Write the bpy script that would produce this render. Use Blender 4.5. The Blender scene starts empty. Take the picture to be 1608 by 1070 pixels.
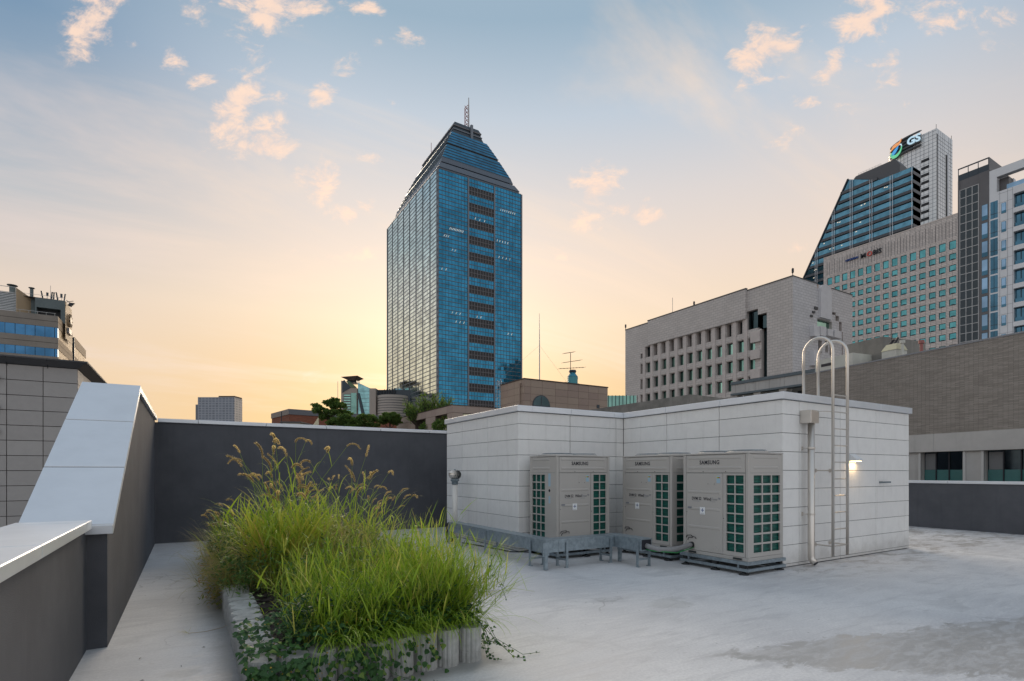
import bpy, bmesh, math, random
from mathutils import Vector, Matrix, noise
R = math.radians
rnd = random.Random(7)
S = bpy.context.scene
C = bpy.context.collection

# ------------------------------------------------------------------ camera
HEAD = R(31.2)                      # camera heading, clockwise from +Y
cam_d = bpy.data.cameras.new('camera')
cam = bpy.data.objects.new('camera', cam_d); C.objects.link(cam)
cam.location = (0, 0, 1.6); cam.rotation_euler = (R(90), 0, -HEAD)
cam_d.sensor_width = 36; cam_d.lens = 18.8; cam_d.shift_y = 0.1281
cam_d.clip_start = 0.05; cam_d.clip_end = 6000
S.camera = cam
S.view_settings.view_transform = 'Standard'; S.view_settings.look = 'None'
S.view_settings.exposure = 0.2; S.view_settings.gamma = 1.0
S.view_settings.use_curve_mapping = False
S.cycles.max_bounces = 6; S.cycles.diffuse_bounces = 4; S.cycles.glossy_bounces = 4
S.cycles.transparent_max_bounces = 8
S.cycles.use_denoising = True

# ------------------------------------------------------------------ sky
SUN_AZ = HEAD - R(7.7); SUN_EL = R(13.0)
sun_dir = Vector((math.sin(SUN_AZ)*math.cos(SUN_EL), math.cos(SUN_AZ)*math.cos(SUN_EL), math.sin(SUN_EL)))
world = bpy.data.worlds.new('World'); S.world = world; world.use_nodes = True
wt = world.node_tree; wt.nodes.clear()
class NT:
    """tiny node-tree writer"""
    def __init__(s, t): s.t = t
    def n(s, ty, **k):
        o = s.t.nodes.new(ty)
        for a, b in k.items(): setattr(o, a, b)
        return o
    def put(s, sock, val):
        if isinstance(val, bpy.types.NodeSocket): s.t.links.new(val, sock)
        elif val is not None:
            if isinstance(val, (tuple, list)) and len(val) == 3 and sock.type == 'RGBA': val = (*val, 1)
            sock.default_value = val
    def m(s, op, a, b=None, c=None, clamp=False):
        o = s.n('ShaderNodeMath', operation=op, use_clamp=clamp)
        for i, x in enumerate((a, b, c)):
            if x is not None: s.put(o.inputs[i], x)
        return o.outputs[0]
    def vm(s, op, a, b=None, sc=None):
        o = s.n('ShaderNodeVectorMath', operation=op)
        s.put(o.inputs[0], a)
        if b is not None: s.put(o.inputs[1], b)
        if sc is not None: s.put(o.inputs['Scale'], sc)
        return o.outputs['Value'] if op in ('DOT_PRODUCT', 'LENGTH', 'DISTANCE') else o.outputs[0]
    def mix(s, f, a, b, blend='MIX'):
        o = s.n('ShaderNodeMix', data_type='RGBA', blend_type=blend)
        s.put(o.inputs[0], f); s.put(o.inputs[6], a); s.put(o.inputs[7], b)
        return o.outputs[2]
    def ramp(s, f, stops, interp='LINEAR'):
        o = s.n('ShaderNodeValToRGB'); cr = o.color_ramp; cr.interpolation = interp
        while len(cr.elements) < len(stops): cr.elements.new(0.5)
        for e, (p, c) in zip(cr.elements, stops):
            e.position = p; e.color = (*c, 1) if len(c) == 3 else c
        s.put(o.inputs[0], f)
        return o.outputs[0]
    def mr(s, v, a, b, c=0.0, d=1.0, smooth=True):
        o = s.n('ShaderNodeMapRange', interpolation_type='SMOOTHSTEP' if smooth else 'LINEAR')
        for i, x in enumerate((v, a, b, c, d)): s.put(o.inputs[i], x)
        return o.outputs[0]
    def noise(s, vec, scale, detail=3, rough=0.55, dist=0.0):
        o = s.n('ShaderNodeTexNoise')
        if vec is not None: s.put(o.inputs['Vector'], vec)
        for k, x in (('Scale', scale), ('Detail', detail), ('Roughness', rough), ('Distortion', dist)): s.put(o.inputs[k], x)
        return o.outputs[0]
    def mapv(s, vec, loc=(0, 0, 0), rot=(0, 0, 0), scale=(1, 1, 1)):
        o = s.n('ShaderNodeMapping')
        s.put(o.inputs[0], vec); o.inputs[1].default_value = loc; o.inputs[2].default_value = rot; o.inputs[3].default_value = scale
        return o.outputs[0]
w = NT(wt)
tc = w.n('ShaderNodeTexCoord').outputs['Generated']
wdir = w.vm('NORMALIZE', tc)
zz = w.vm('DOT_PRODUCT', wdir, (0, 0, 1))
zc = w.m('MAXIMUM', zz, 0.0)
flat = w.vm('NORMALIZE', w.vm('MULTIPLY', wdir, (1, 1, 0)))
sund = w.vm('DOT_PRODUCT', flat, (math.sin(SUN_AZ), math.cos(SUN_AZ), 0))
warm = w.ramp(zc, [(0.0, (.68, .42, .18)), (.125, (.74, .49, .235)), (.19, (.78, .555, .33)), (.263, (.83, .645, .46)),
                   (.36, (.76, .63, .535)), (.447, (.655, .60, .575)), (.55, (.47, .535, .61)), (.644, (.285, .395, .495)), (1.0, (.38, .45, .53))])
cool = w.ramp(zc, [(0.0, (.74, .54, .36)), (.15, (.76, .58, .41)), (.256, (.69, .57, .475)), (.362, (.46, .475, .495)),
                   (.461, (.285, .365, .455)), (.547, (.16, .265, .39)), (.70, (.19, .29, .40)), (1.0, (.38, .45, .53))])
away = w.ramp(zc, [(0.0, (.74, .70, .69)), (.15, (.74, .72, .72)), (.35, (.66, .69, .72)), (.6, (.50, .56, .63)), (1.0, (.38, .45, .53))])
WAZ = HEAD+R(8)
sund = w.vm('DOT_PRODUCT', flat, (math.sin(WAZ), math.cos(WAZ), 0))
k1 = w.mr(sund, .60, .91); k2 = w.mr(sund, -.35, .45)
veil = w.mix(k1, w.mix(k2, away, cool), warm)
# streaky cirrus veil
pl = w.vm('DIVIDE', wdir, w.n('ShaderNodeCombineXYZ').outputs[0])
comb = pl.node.inputs[1].links[0].from_node
zden = w.m('ADD', zc, 0.12)
for i in range(3): w.put(comb.inputs[i], zden)
cir = w.noise(w.mapv(pl, rot=(0, 0, R(-35)), scale=(.55, 1.5, 0)), 1.1, 6, .62, .8)
cirf = w.m('MULTIPLY', w.mr(cir, .44, .76), .68)
cirm = w.mr(zc, .02, .22)
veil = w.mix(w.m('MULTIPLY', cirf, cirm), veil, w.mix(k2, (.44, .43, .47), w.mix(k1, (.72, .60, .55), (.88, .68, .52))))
# small pink puffs: patches in direction space, (right, up) of the heading, half sizes, tilt
cr_ = w.vm('DOT_PRODUCT', wdir, (math.cos(HEAD), -math.sin(HEAD), 0))
cf_ = w.vm('DOT_PRODUCT', wdir, (math.sin(HEAD), math.cos(HEAD), 0))
cfs = w.m('MAXIMUM', cf_, 0.05)
gx = w.m('DIVIDE', cr_, cfs); gy = w.m('DIVIDE', zz, cfs)
gp = w.n('ShaderNodeCombineXYZ'); w.put(gp.inputs[0], gx); w.put(gp.inputs[1], gy)
wn = w.n('ShaderNodeTexNoise'); w.put(wn.inputs['Vector'], gp.outputs[0]); wn.inputs['Scale'].default_value = 9; wn.inputs['Detail'].default_value = 4
gpw = w.vm('ADD', gp.outputs[0], w.vm('SCALE', w.vm('SUBTRACT', wn.outputs['Color'], (.5, .5, .5)), sc=.085))
PUFFS = [(-.785, .835, .045, .075, .45, .85), (-.60, .88, .05, .03, .2, .6), (-.44, .88, .085, .055, -.3, .95), (-.50, .80, .05, .04, -.6, .5),
         (-.635, .765, .03, .025, .2, .75), (-.52, .685, .085, .035, -.75, .9), (-.475, .62, .055, .04, .3, 1.0), (-.41, .695, .05, .02, .1, .4),
         (-.345, .70, .025, .03, .8, .9), (-.305, .75, .025, .035, .7, .55), (-.265, .82, .03, .02, .6, .5), (-.38, .87, .04, .02, .1, .6), (-.27, .875, .05, .02, .2, .6),
         (-.36, .535, .04, .045, -.6, .85), (-.30, .495, .045, .018, -.1, .8), (-.31, .40, .08, .03, .1, .45), (-.36, .19, .07, .012, .1, .35),
         (.155, .53, .045, .035, -.4, .9), (.24, .49, .06, .018, -.1, .75), (.13, .48, .05, .03, -.2, .5), (.075, .405, .04, .012, 0, .5),
         (.475, .775, .075, .05, -.55, .95), (.61, .76, .05, .03, -.6, .7), (.66, .845, .06, .05, -.7, .9), (.70, .755, .03, .03, -.3, .6),
         (.80, .86, .05, .035, -.4, .7), (.88, .855, .07, .03, .2, .6), (.63, .67, .04, .025, -.4, .45), (.515, .63, .045, .025, -.4, .4),
         (.56, .41, .05, .012, .1, .3), (-.70, .80, .025, .015, .4, .5), (-.57, .72, .03, .02, -.6, .6), (-.24, .70, .03, .012, .3, .5), (-.46, .76, .03, .015, -.4, .5), (-.20, .80, .03, .02, .5, .5), (.36, .80, .03, .02, -.5, .5), (.42, .72, .03, .018, -.4, .5), (.74, .70, .03, .015, -.3, .5), (.19, .56, .03, .012, -.3, .5), (-.26, .58, .03, .012, .2, .4), (.55, .69, .04, .012, -.2, .5), (.92, .79, .05, .02, .1, .4)]
acc = None
for (px, py, sx, sy, rot, amp) in PUFFS:
    q = w.mapv(w.vm('SUBTRACT', gpw, (px, py, 0)), rot=(0, 0, -rot if False else rot), scale=(1, 1, 1))
    q = w.vm('MULTIPLY', q, (1/(sx*1.85), 1/(sy*1.85), 0))
    b = w.m('MULTIPLY', w.mr(w.vm('LENGTH', q), 0.0, 1.0, 1.0, 0.0), amp)
    acc = b if acc is None else w.m('MAXIMUM', acc, b)
cn = w.noise(w.mapv(gp.outputs[0], rot=(0, 0, R(20)), scale=(1, 1.5, 1)), 14, 9, .66, .3)
cd = w.m('ADD', w.m('MULTIPLY', acc, .60), w.m('MULTIPLY', w.m('SUBTRACT', cn, .5), 2.1))
front = w.mr(cf_, .05, .25)
puff = w.m('MULTIPLY', w.m('MULTIPLY', w.mr(cd, .16, .66), front), w.mr(acc, .02, .35))
# the same broken cloud, thinly, over the rest of the sky
cn2 = w.noise(w.mapv(pl, scale=(1, 1, 0)), 2.6, 7, .6, .3)
cov = w.noise(w.mapv(pl, scale=(1, 1, 0)), .8, 2, .5)
rest = w.m('MULTIPLY', w.m('MULTIPLY', w.mr(cn2, .56, .74), w.mr(cov, .45, .6)), w.m('SUBTRACT', 1.0, w.mr(cf_, -.1, .2)))
puff = w.m('MAXIMUM', puff, w.m('MULTIPLY', rest, w.mr(zc, .05, .2)))
lit = w.mix(w.mr(cn, .35, .7), (.80, .62, .53), (.97, .70, .53))
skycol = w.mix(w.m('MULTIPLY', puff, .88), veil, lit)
nis = w.n('ShaderNodeTexSky', sky_type='NISHITA')
nis.sun_disc = False; nis.sun_elevation = SUN_EL; nis.sun_rotation = SUN_AZ; nis.air_density = 1.0; nis.dust_density = 2.0; nis.altitude = 60
bg1 = w.n('ShaderNodeBackground'); w.put(bg1.inputs[0], nis.outputs[0]); bg1.inputs[1].default_value = 0.05
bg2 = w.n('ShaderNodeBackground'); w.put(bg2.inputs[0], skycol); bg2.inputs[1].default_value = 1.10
add = w.n('ShaderNodeMixShader'); add.inputs[0].default_value = .85      # thin veil of cloud in front of the clear sky
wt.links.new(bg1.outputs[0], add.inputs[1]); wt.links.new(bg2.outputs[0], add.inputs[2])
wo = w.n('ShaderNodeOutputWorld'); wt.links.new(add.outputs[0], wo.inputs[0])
world.cycles.sampling_method = 'MANUAL'; world.cycles.sample_map_resolution = 1024

# ------------------------------------------------------------------ sun (low, behind the glass tower)
sl = bpy.data.lights.new('sun', 'SUN'); sl.energy = 4.2; sl.angle = R(50.0); sl.color = (1.0, .82, .62)
so = bpy.data.objects.new('sun', sl); C.objects.link(so)
so.rotation_euler = sun_dir.to_track_quat('Z', 'Y').to_euler(); so.location = (60, 140, 60)

# ------------------------------------------------------------------ materials
MATS = {}
def mat(name, col, rough=.6, metal=0.0, var=0.0, vscale=3.0, bump=0.0, bscale=40.0, spec=.5, emit=None, estr=0.0, streak=0.0, col2=None):
    if name in MATS: return MATS[name]
    m = bpy.data.materials.new(name); m.use_nodes = True
    t = NT(m.node_tree); b = m.node_tree.nodes['Principled BSDF']
    b.inputs['Roughness'].default_value = rough; b.inputs['Metallic'].default_value = metal
    b.inputs['Specular IOR Level'].default_value = spec
    pos = t.n('ShaderNodeNewGeometry').outputs['Position']
    base = (*col, 1)
    if var or col2:
        c2 = col2 or tuple(max(0, c*(1-var)) for c in col); c1 = col if col2 else tuple(c*(1+var*.6) for c in col)
        f = t.mr(t.noise(pos, vscale, 6, .65), .30, .70)
        base = t.mix(f, c1, c2)
    if streak:
        f = t.mr(t.noise(t.mapv(pos, scale=(3, 3, .22)), 1.6, 5, .6), .52, .8)
        base = t.mix(t.m('MULTIPLY', f, streak), base, tuple(c*.55 for c in col))
    t.put(b.inputs['Base Color'], base)
    if bump:
        bn = t.n('ShaderNodeBump'); bn.inputs['Strength'].default_value = bump; bn.inputs['Distance'].default_value = .01
        t.put(bn.inputs['Height'], t.noise(pos, bscale, 4, .6)); t.put(b.inputs['Normal'], bn.outputs[0])
    if emit:
        t.put(b.inputs['Emission Color'], (*emit, 1)); b.inputs['Emission Strength'].default_value = estr
    MATS[name] = m; return m
def objvar(name, col, amt, rough, metal=0.0, hue=.02, bump=0.0, bscale=50, grime=False, spec=.5):
    """each object (tile, panel, pane) gets its own slight tone"""
    m = bpy.data.materials.new(name); m.use_nodes = True
    t = NT(m.node_tree); b = m.node_tree.nodes['Principled BSDF']
    r = t.n('ShaderNodeObjectInfo').outputs['Random']
    pos = t.n('ShaderNodeNewGeometry').outputs['Position']
    hs = t.n('ShaderNodeHueSaturation'); t.put(hs.inputs['Color'], (*col, 1))
    t.put(hs.inputs['Value'], t.m('ADD', t.m('MULTIPLY', r, amt*2), 1-amt))
    t.put(hs.inputs['Hue'], t.m('ADD', t.m('MULTIPLY', r, hue), .5-hue/2))
    f = t.mr(t.noise(pos, 5, 6, .7), .3, .75)
    t.put(b.inputs['Base Color'], t.mix(t.m('MULTIPLY', f, .16), hs.outputs[0], tuple(c*.6 for c in col)))
    if grime:
        c0 = b.inputs['Base Color'].links[0].from_socket
        stn = t.mr(t.noise(t.mapv(pos, scale=(5, 5, .35)), 2.0, 6, .65), .5, .78)
        c0 = t.mix(t.m('MULTIPLY', stn, .17), c0, (.36, .34, .31))
        sx = t.n('ShaderNodeSeparateXYZ'); t.put(sx.inputs[0], pos)
        ft = t.m('MULTIPLY', t.mr(t.m('ADD', sx.outputs[2], t.m('MULTIPLY', t.m('SUBTRACT', t.noise(pos, 4, 6, .7), .5), .7)), .0, .38, 1, 0), .38)
        c0 = t.mix(ft, c0, (.33, .30, .27)); t.put(b.inputs['Base Color'], c0)
    b.inputs['Roughness'].default_value = rough; b.inputs['Metallic'].default_value = metal; b.inputs['Specular IOR Level'].default_value = spec
    if bump:
        bn = t.n('ShaderNodeBump'); bn.inputs['Strength'].default_value = bump; bn.inputs['Distance'].default_value = .005
        t.put(bn.inputs['Height'], t.noise(pos, bscale, 4, .6)); t.put(b.inputs['Normal'], bn.outputs[0])
    MATS[name] = m; return m
def coursed(name, col, mortar, axis, bw, bh, ms, offset=.5, rough=.75, var=.12, bump=.4, metal=0.0, ang=0.0, streak=.25):
    """stone or brick too fine to pick apart: axis is the horizontal direction the courses run along"""
    m = bpy.data.materials.new(name); m.use_nodes = True
    t = NT(m.node_tree); b = m.node_tree.nodes['Principled BSDF']
    pos = t.n('ShaderNodeNewGeometry').outputs['Position']
    sp = t.n('ShaderNodeSeparateXYZ'); t.put(sp.inputs[0], t.mapv(pos, rot=(0, 0, ang)) if ang else pos)
    cb = t.n('ShaderNodeCombineXYZ'); t.put(cb.inputs[0], sp.outputs[axis]); t.put(cb.inputs[1], sp.outputs[2])
    br = t.n('ShaderNodeTexBrick'); t.put(br.inputs['Vector'], cb.outputs[0]); br.offset = offset
    t.put(br.inputs['Color1'], (*[c*(1+var) for c in col], 1)); t.put(br.inputs['Color2'], (*[c*(1-var) for c in col], 1)); t.put(br.inputs['Mortar'], (*mortar, 1))
    for k, x in (('Scale', 1.0), ('Mortar Size', ms), ('Mortar Smooth', .1), ('Bias', 0.0), ('Brick Width', bw), ('Row Height', bh)): br.inputs[k].default_value = x
    f = t.mr(t.noise(pos, .35, 6, .65), .35, .7)
    c = t.mix(t.m('MULTIPLY', f, .22), br.outputs['Color'], tuple(x*.62 for x in col))
    st = t.mr(t.noise(t.mapv(pos, scale=(2, 2, .12)), 1.2, 4, .6), .55, .8)
    c = t.mix(t.m('MULTIPLY', st, streak), c, tuple(x*.5 for x in col))
    t.put(b.inputs['Base Color'], c); b.inputs['Roughness'].default_value = rough; b.inputs['Metallic'].default_value = metal
    bn = t.n('ShaderNodeBump'); bn.inputs['Strength'].default_value = bump; bn.inputs['Distance'].default_value = .02; bn.invert = True
    t.put(bn.inputs['Height'], br.outputs['Fac']); t.put(b.inputs['Normal'], bn.outputs[0])
    MATS[name] = m; return m
def glass(name, tint, rough=.06, wav=.02, metal=1.0):
    """mirror-coated curtain-wall glass"""
    m = bpy.data.materials.new(name); m.use_nodes = True
    t = NT(m.node_tree); b = m.node_tree.nodes['Principled BSDF']
    pos = t.n('ShaderNodeNewGeometry').outputs['Position']
    f = t.noise(pos, .25, 3, .6)
    t.put(b.inputs['Base Color'], t.mix(t.mr(f, .35, .65), tuple(c*.78 for c in tint), tuple(c*1.15 for c in tint)))
    b.inputs['Metallic'].default_value = metal; b.inputs['Roughness'].default_value = rough
    bn = t.n('ShaderNodeBump'); bn.inputs['Strength'].default_value = wav*8; bn.inputs['Distance'].default_value = .05
    t.put(bn.inputs['Height'], t.noise(pos, 1.2, 2, .5)); t.put(b.inputs['Normal'], bn.outputs[0])
    MATS[name] = m; return m
def leafmat(name, stops, rough=.5, trans=.35):
    """leaves: tone per blade from the 'tint' attribute"""
    m = bpy.data.materials.new(name); m.use_nodes = True
    t = NT(m.node_tree); b = m.node_tree.nodes['Principled BSDF']
    a = t.n('ShaderNodeAttribute', attribute_name='tint')
    c = t.ramp(a.outputs['Fac'], stops)
    t.put(b.inputs['Base Color'], c); b.inputs['Roughness'].default_value = rough; b.inputs['Specular IOR Level'].default_value = .35
    tr = t.n('ShaderNodeBsdfTranslucent'); t.put(tr.inputs[0], t.mix(.5, c, t.mix(1.0, c, (1.5, 1.45, .7), 'MULTIPLY')))
    mx = t.n('ShaderNodeMixShader'); mx.inputs[0].default_value = trans
    t.t.links.new(b.outputs[0], mx.inputs[1]); t.t.links.new(tr.outputs[0], mx.inputs[2])
    t.t.links.new(mx.outputs[0], t.t.nodes['Material Output'].inputs[0])
    MATS[name] = m; return m

# ------------------------------------------------------------------ geometry helpers
class Fr:
    """a vertical face: origin and outward normal; a runs to the viewer's right, d outward"""
    def __init__(s, ox, oy, nx, ny):
        l = math.hypot(nx, ny); s.n = (nx/l, ny/l); s.a = (-ny/l, nx/l); s.o = (ox, oy)
    def __call__(s, a, z, d=0.0):
        return (s.o[0]+a*s.a[0]+d*s.n[0], s.o[1]+a*s.a[1]+d*s.n[1], z)
WF = Fr(0, 0, 0, -1)     # world axes: a = x, d = -y
class MB:
    def __init__(s): s.v = []; s.f = []; s.mi = []; s.t = []
    def face(s, pts, m=0, tint=None):
        i = len(s.v); s.v += [tuple(p) for p in pts]; s.f.append(tuple(range(i, i+len(pts)))); s.mi.append(m)
        if tint is not None: s.t += [tint]*len(pts)
    def convex(s, pts, faces, m=0):
        i = len(s.v); s.v += [tuple(p) for p in pts]
        c = [sum(p[k] for p in pts)/len(pts) for k in range(3)]
        for f in faces:
            q = [pts[j] for j in f]; a, b, d = q[0], q[1], q[2]
            u = (b[0]-a[0], b[1]-a[1], b[2]-a[2]); v = (d[0]-a[0], d[1]-a[1], d[2]-a[2])
            n = (u[1]*v[2]-u[2]*v[1], u[2]*v[0]-u[0]*v[2], u[0]*v[1]-u[1]*v[0])
            if n[0]*(a[0]-c[0])+n[1]*(a[1]-c[1])+n[2]*(a[2]-c[2]) < 0: f = f[::-1]
            s.f.append(tuple(j+i for j in f)); s.mi.append(m)
    def box(s, fr, a0, a1, z0, z1, d0, d1, m=0):
        p = [fr(a0, z0, d0), fr(a1, z0, d0), fr(a1, z0, d1), fr(a0, z0, d1), fr(a0, z1, d0), fr(a1, z1, d0), fr(a1, z1, d1), fr(a0, z1, d1)]
        s.convex(p, [(0, 1, 2, 3), (4, 5, 6, 7), (0, 1, 5, 4), (1, 2, 6, 5), (2, 3, 7, 6), (3, 0, 4, 7)], m)
    def wbox(s, x0, x1, y0, y1, z0, z1, m=0): s.box(WF, x0, x1, z0, z1, -y1, -y0, m)
    def cbox(s, fr, a0, a1, z0, z1, d0, d1, c=.005, m=0):
        lo = (a0, z0, min(d0, d1)); hi = (a1, z1, max(d0, d1)); pts = []; ix = {}
        for i in range(8):
            sg = [(i >> k) & 1 for k in range(3)]
            for ax in range(3):
                q = []
                for k in range(3):
                    b = hi[k] if sg[k] else lo[k]
                    if k != ax: b += -c if sg[k] else c
                    q.append(b)
                ix[(i, ax)] = len(pts); pts.append(fr(*q))
        F = []
        for ax in range(3):
            k1, k2 = [k for k in range(3) if k != ax]
            for sd in (0, 1):
                b = sd << ax
                F.append([ix[(b, ax)], ix[(b | 1 << k1, ax)], ix[(b | 1 << k1 | 1 << k2, ax)], ix[(b | 1 << k2, ax)]])
            for s1 in (0, 1):
                for s2 in (0, 1):
                    i0 = (s1 << k1) | (s2 << k2); i1 = i0 | 1 << ax
                    F.append([ix[(i0, k1)], ix[(i1, k1)], ix[(i1, k2)], ix[(i0, k2)]])
        for i in range(8): F.append([ix[(i, 0)], ix[(i, 1)], ix[(i, 2)]])
        s.convex(pts, F, m)
    def prism(s, pts2, z0, z1, m=0):
        """vertical prism on a ground outline"""
        n = len(pts2); i = len(s.v)
        ar = sum(pts2[k][0]*pts2[(k+1) % n][1]-pts2[(k+1) % n][0]*pts2[k][1] for k in range(n))
        if ar < 0: pts2 = pts2[::-1]
        s.v += [(x, y, z0) for x, y in pts2]+[(x, y, z1) for x, y in pts2]
        s.f.append(tuple(range(i+n-1, i-1, -1))); s.mi.append(m)
        s.f.append(tuple(range(i+n, i+2*n))); s.mi.append(m)
        for k in range(n): s.f.append((i+k, i+(k+1) % n, i+n+(k+1) % n, i+n+k)); s.mi.append(m)
    def fprism(s, fr, pts2, d0, d1, m=0):
        """outline drawn on a face (a, z), pushed from d0 to d1"""
        n = len(pts2); i = len(s.v)
        ar = sum(pts2[k][0]*pts2[(k+1) % n][1]-pts2[(k+1) % n][0]*pts2[k][1] for k in range(n))
        if ar < 0: pts2 = pts2[::-1]
        lo, hi = min(d0, d1), max(d0, d1)
        s.v += [fr(a, z, lo) for a, z in pts2]+[fr(a, z, hi) for a, z in pts2]
        s.f.append(tuple(range(i+n-1, i-1, -1))); s.mi.append(m)
        s.f.append(tuple(range(i+n, i+2*n))); s.mi.append(m)
        for k in range(n): s.f.append((i+k, i+(k+1) % n, i+n+(k+1) % n, i+n+k)); s.mi.append(m)
    def tube(s, pts, r, n=8, m=0, caps=True, tint=None):
        pts = [Vector(p) for p in pts]; rs = r if isinstance(r, (list, tuple)) else [r]*len(pts)
        i0 = len(s.v); ref = None
        for k, p in enumerate(pts):
            d = (pts[min(k+1, len(pts)-1)]-pts[max(k-1, 0)]).normalized()
            if ref is None: ref = d.orthogonal().normalized()
            else: ref = (ref-d*ref.dot(d)).normalized()
            b = d.cross(ref)
            for j in range(n):
                t = 2*math.pi*j/n
                s.v.append(tuple(p+(ref*math.cos(t)+b*math.sin(t))*rs[k]))
                if tint is not None: s.t.append(tint)
        for k in range(len(pts)-1):
            for j in range(n):
                a = i0+k*n+j; b = i0+k*n+(j+1) % n
                s.f.append((a, b, b+n, a+n)); s.mi.append(m)
        if caps:
            s.f.append(tuple(range(i0+n-1, i0-1, -1))); s.mi.append(m)
            e = i0+(len(pts)-1)*n; s.f.append(tuple(range(e, e+n))); s.mi.append(m)
    def lathe(s, c, prof, n=20, m=0):
        """prof: (radius, z) from bottom to top"""
        i0 = len(s.v)
        for r, z in prof:
            for j in range(n):
                t = 2*math.pi*j/n; s.v.append((c[0]+r*math.cos(t), c[1]+r*math.sin(t), c[2]+z))
        for k in range(len(prof)-1):
            for j in range(n):
                a = i0+k*n+j; b = i0+k*n+(j+1) % n
                s.f.append((a, b, b+n, a+n)); s.mi.append(m)
        s.f.append(tuple(range(i0+n-1, i0-1, -1))); s.mi.append(m)
        e = i0+(len(prof)-1)*n; s.f.append(tuple(range(e, e+n))); s.mi.append(m)
    def holes(s, fr, a0, a1, z0, z1, rects, depth, m=0, mr=None):
        """wall face with rectangular openings and their reveals"""
        mr = m if mr is None else mr
        As = sorted({a0, a1, *[x for r in rects for x in r[:2]]}); Zs = sorted({z0, z1, *[x for r in rects for x in r[2:4]]})
        As = [x for x in As if a0 <= x <= a1]; Zs = [x for x in Zs if z0 <= x <= z1]
        for j in range(len(Zs)-1):
            zm = (Zs[j]+Zs[j+1])/2; run = None
            for i in range(len(As)-1):
                am = (As[i]+As[i+1])/2
                hole = any(r[0] < am < r[1] and r[2] < zm < r[3] for r in rects)
                if not hole and run is None: run = As[i]
                if run is not None and (hole or i == len(As)-2):
                    e = As[i] if hole else As[i+1]
                    s.face([fr(run, Zs[j]), fr(e, Zs[j]), fr(e, Zs[j+1]), fr(run, Zs[j+1])], m); run = None
        for r in rects:
            b0, b1, c0, c1 = r[:4]
            s.face([fr(b0, c0), fr(b1, c0), fr(b1, c0, -depth), fr(b0, c0, -depth)][::-1], mr)
            s.face([fr(b0, c1), fr(b1, c1), fr(b1, c1, -depth), fr(b0, c1, -depth)], mr)
            s.face([fr(b0, c0), fr(b0, c1), fr(b0, c1, -depth), fr(b0, c0, -depth)], mr)
            s.face([fr(b1, c0), fr(b1, c1), fr(b1, c1, -depth), fr(b1, c0, -depth)][::-1], mr)
    def mesh(s, name, mats, smooth=False):
        me = bpy.data.meshes.new(name); me.from_pydata(s.v, [], s.f)
        for m in (mats if isinstance(mats, (list, tuple)) else [mats]): me.materials.append(MATS[m] if isinstance(m, str) else m)
        if any(s.mi): me.polygons.foreach_set('material_index', s.mi)
        if smooth: me.polygons.foreach_set('use_smooth', [True]*len(s.f))
        if s.t and len(s.t) == len(s.v):
            at = me.attributes.new('tint', 'FLOAT', 'POINT'); at.data.foreach_set('value', s.t)
        me.update(); return me
    def build(s, name, mats, parent=None, smooth=False, kind=None, label=None):
        return link(name, s.mesh(name, mats, smooth), parent, kind, label)
WORLD0 = {}
def link(name, me, parent=None, kind=None, label=None, loc=None):
    o = bpy.data.objects.new(name, me); C.objects.link(o)
    if parent is not None:
        o.parent = parent
        if loc is None:
            p = parent; off = Vector((0, 0, 0))
            while p is not None: off += p.location; p = p.parent
            o.location = -off
        else: o.location = loc
    elif loc is not None: o.location = loc
    if kind: o['kind'] = kind
    if label: o['label'] = label
    return o
def tag(o, label, cat, group=None, kind=None):
    o['label'] = label; o['category'] = cat
    if group: o['group'] = group
    if kind: o['kind'] = kind
    return o
def thing(name, label, cat, loc=(0, 0, 0), group=None):
    o = bpy.data.objects.new(name, None); C.objects.link(o); o.location = loc; o.empty_display_size = .2
    return tag(o, label, cat, group)
def struct(name, mb, mats, label=None):
    o = mb.build(name, mats); o['kind'] = 'structure'
    if label: o['label'] = label
    return o
def box1(name, m, parent, fr, *a, c=0, **k):
    b = MB()
    if c: b.cbox(fr, *a, c=c)
    else: b.box(fr, *a)
    return b.build(name, m, parent, **k)
def kids(o): return [c for c in o.children]
def copy_tree(o, parent=None):
    c = o.copy(); C.objects.link(c); c.parent = parent
    for ch in kids(o): copy_tree(ch, c)
    return c
def text(name, body, size, fr, a, z, d, m, parent, bold=0.0, extrude=.002, align='LEFT', shear=0.0, sx=1.0, spacing=1.0, label=None):
    cu = bpy.data.curves.new(name, 'FONT'); cu.body = body; cu.size = size; cu.extrude = extrude; cu.offset = bold
    cu.align_x = align; cu.shear = shear; cu.space_character = spacing; cu.resolution_u = 3
    tmp = bpy.data.objects.new('tmp', cu); C.objects.link(tmp)
    dg = bpy.context.evaluated_depsgraph_get(); me = bpy.data.meshes.new_from_object(tmp.evaluated_get(dg))
    bpy.data.objects.remove(tmp); bpy.data.curves.remove(cu)
    me.materials.clear(); me.materials.append(MATS[m])
    for v in me.vertices:
        x, y, q = v.co; v.co = fr(a+x*sx, z+y, d+q)
    me.name = name
    return link(name, me, parent, label=label)
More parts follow.
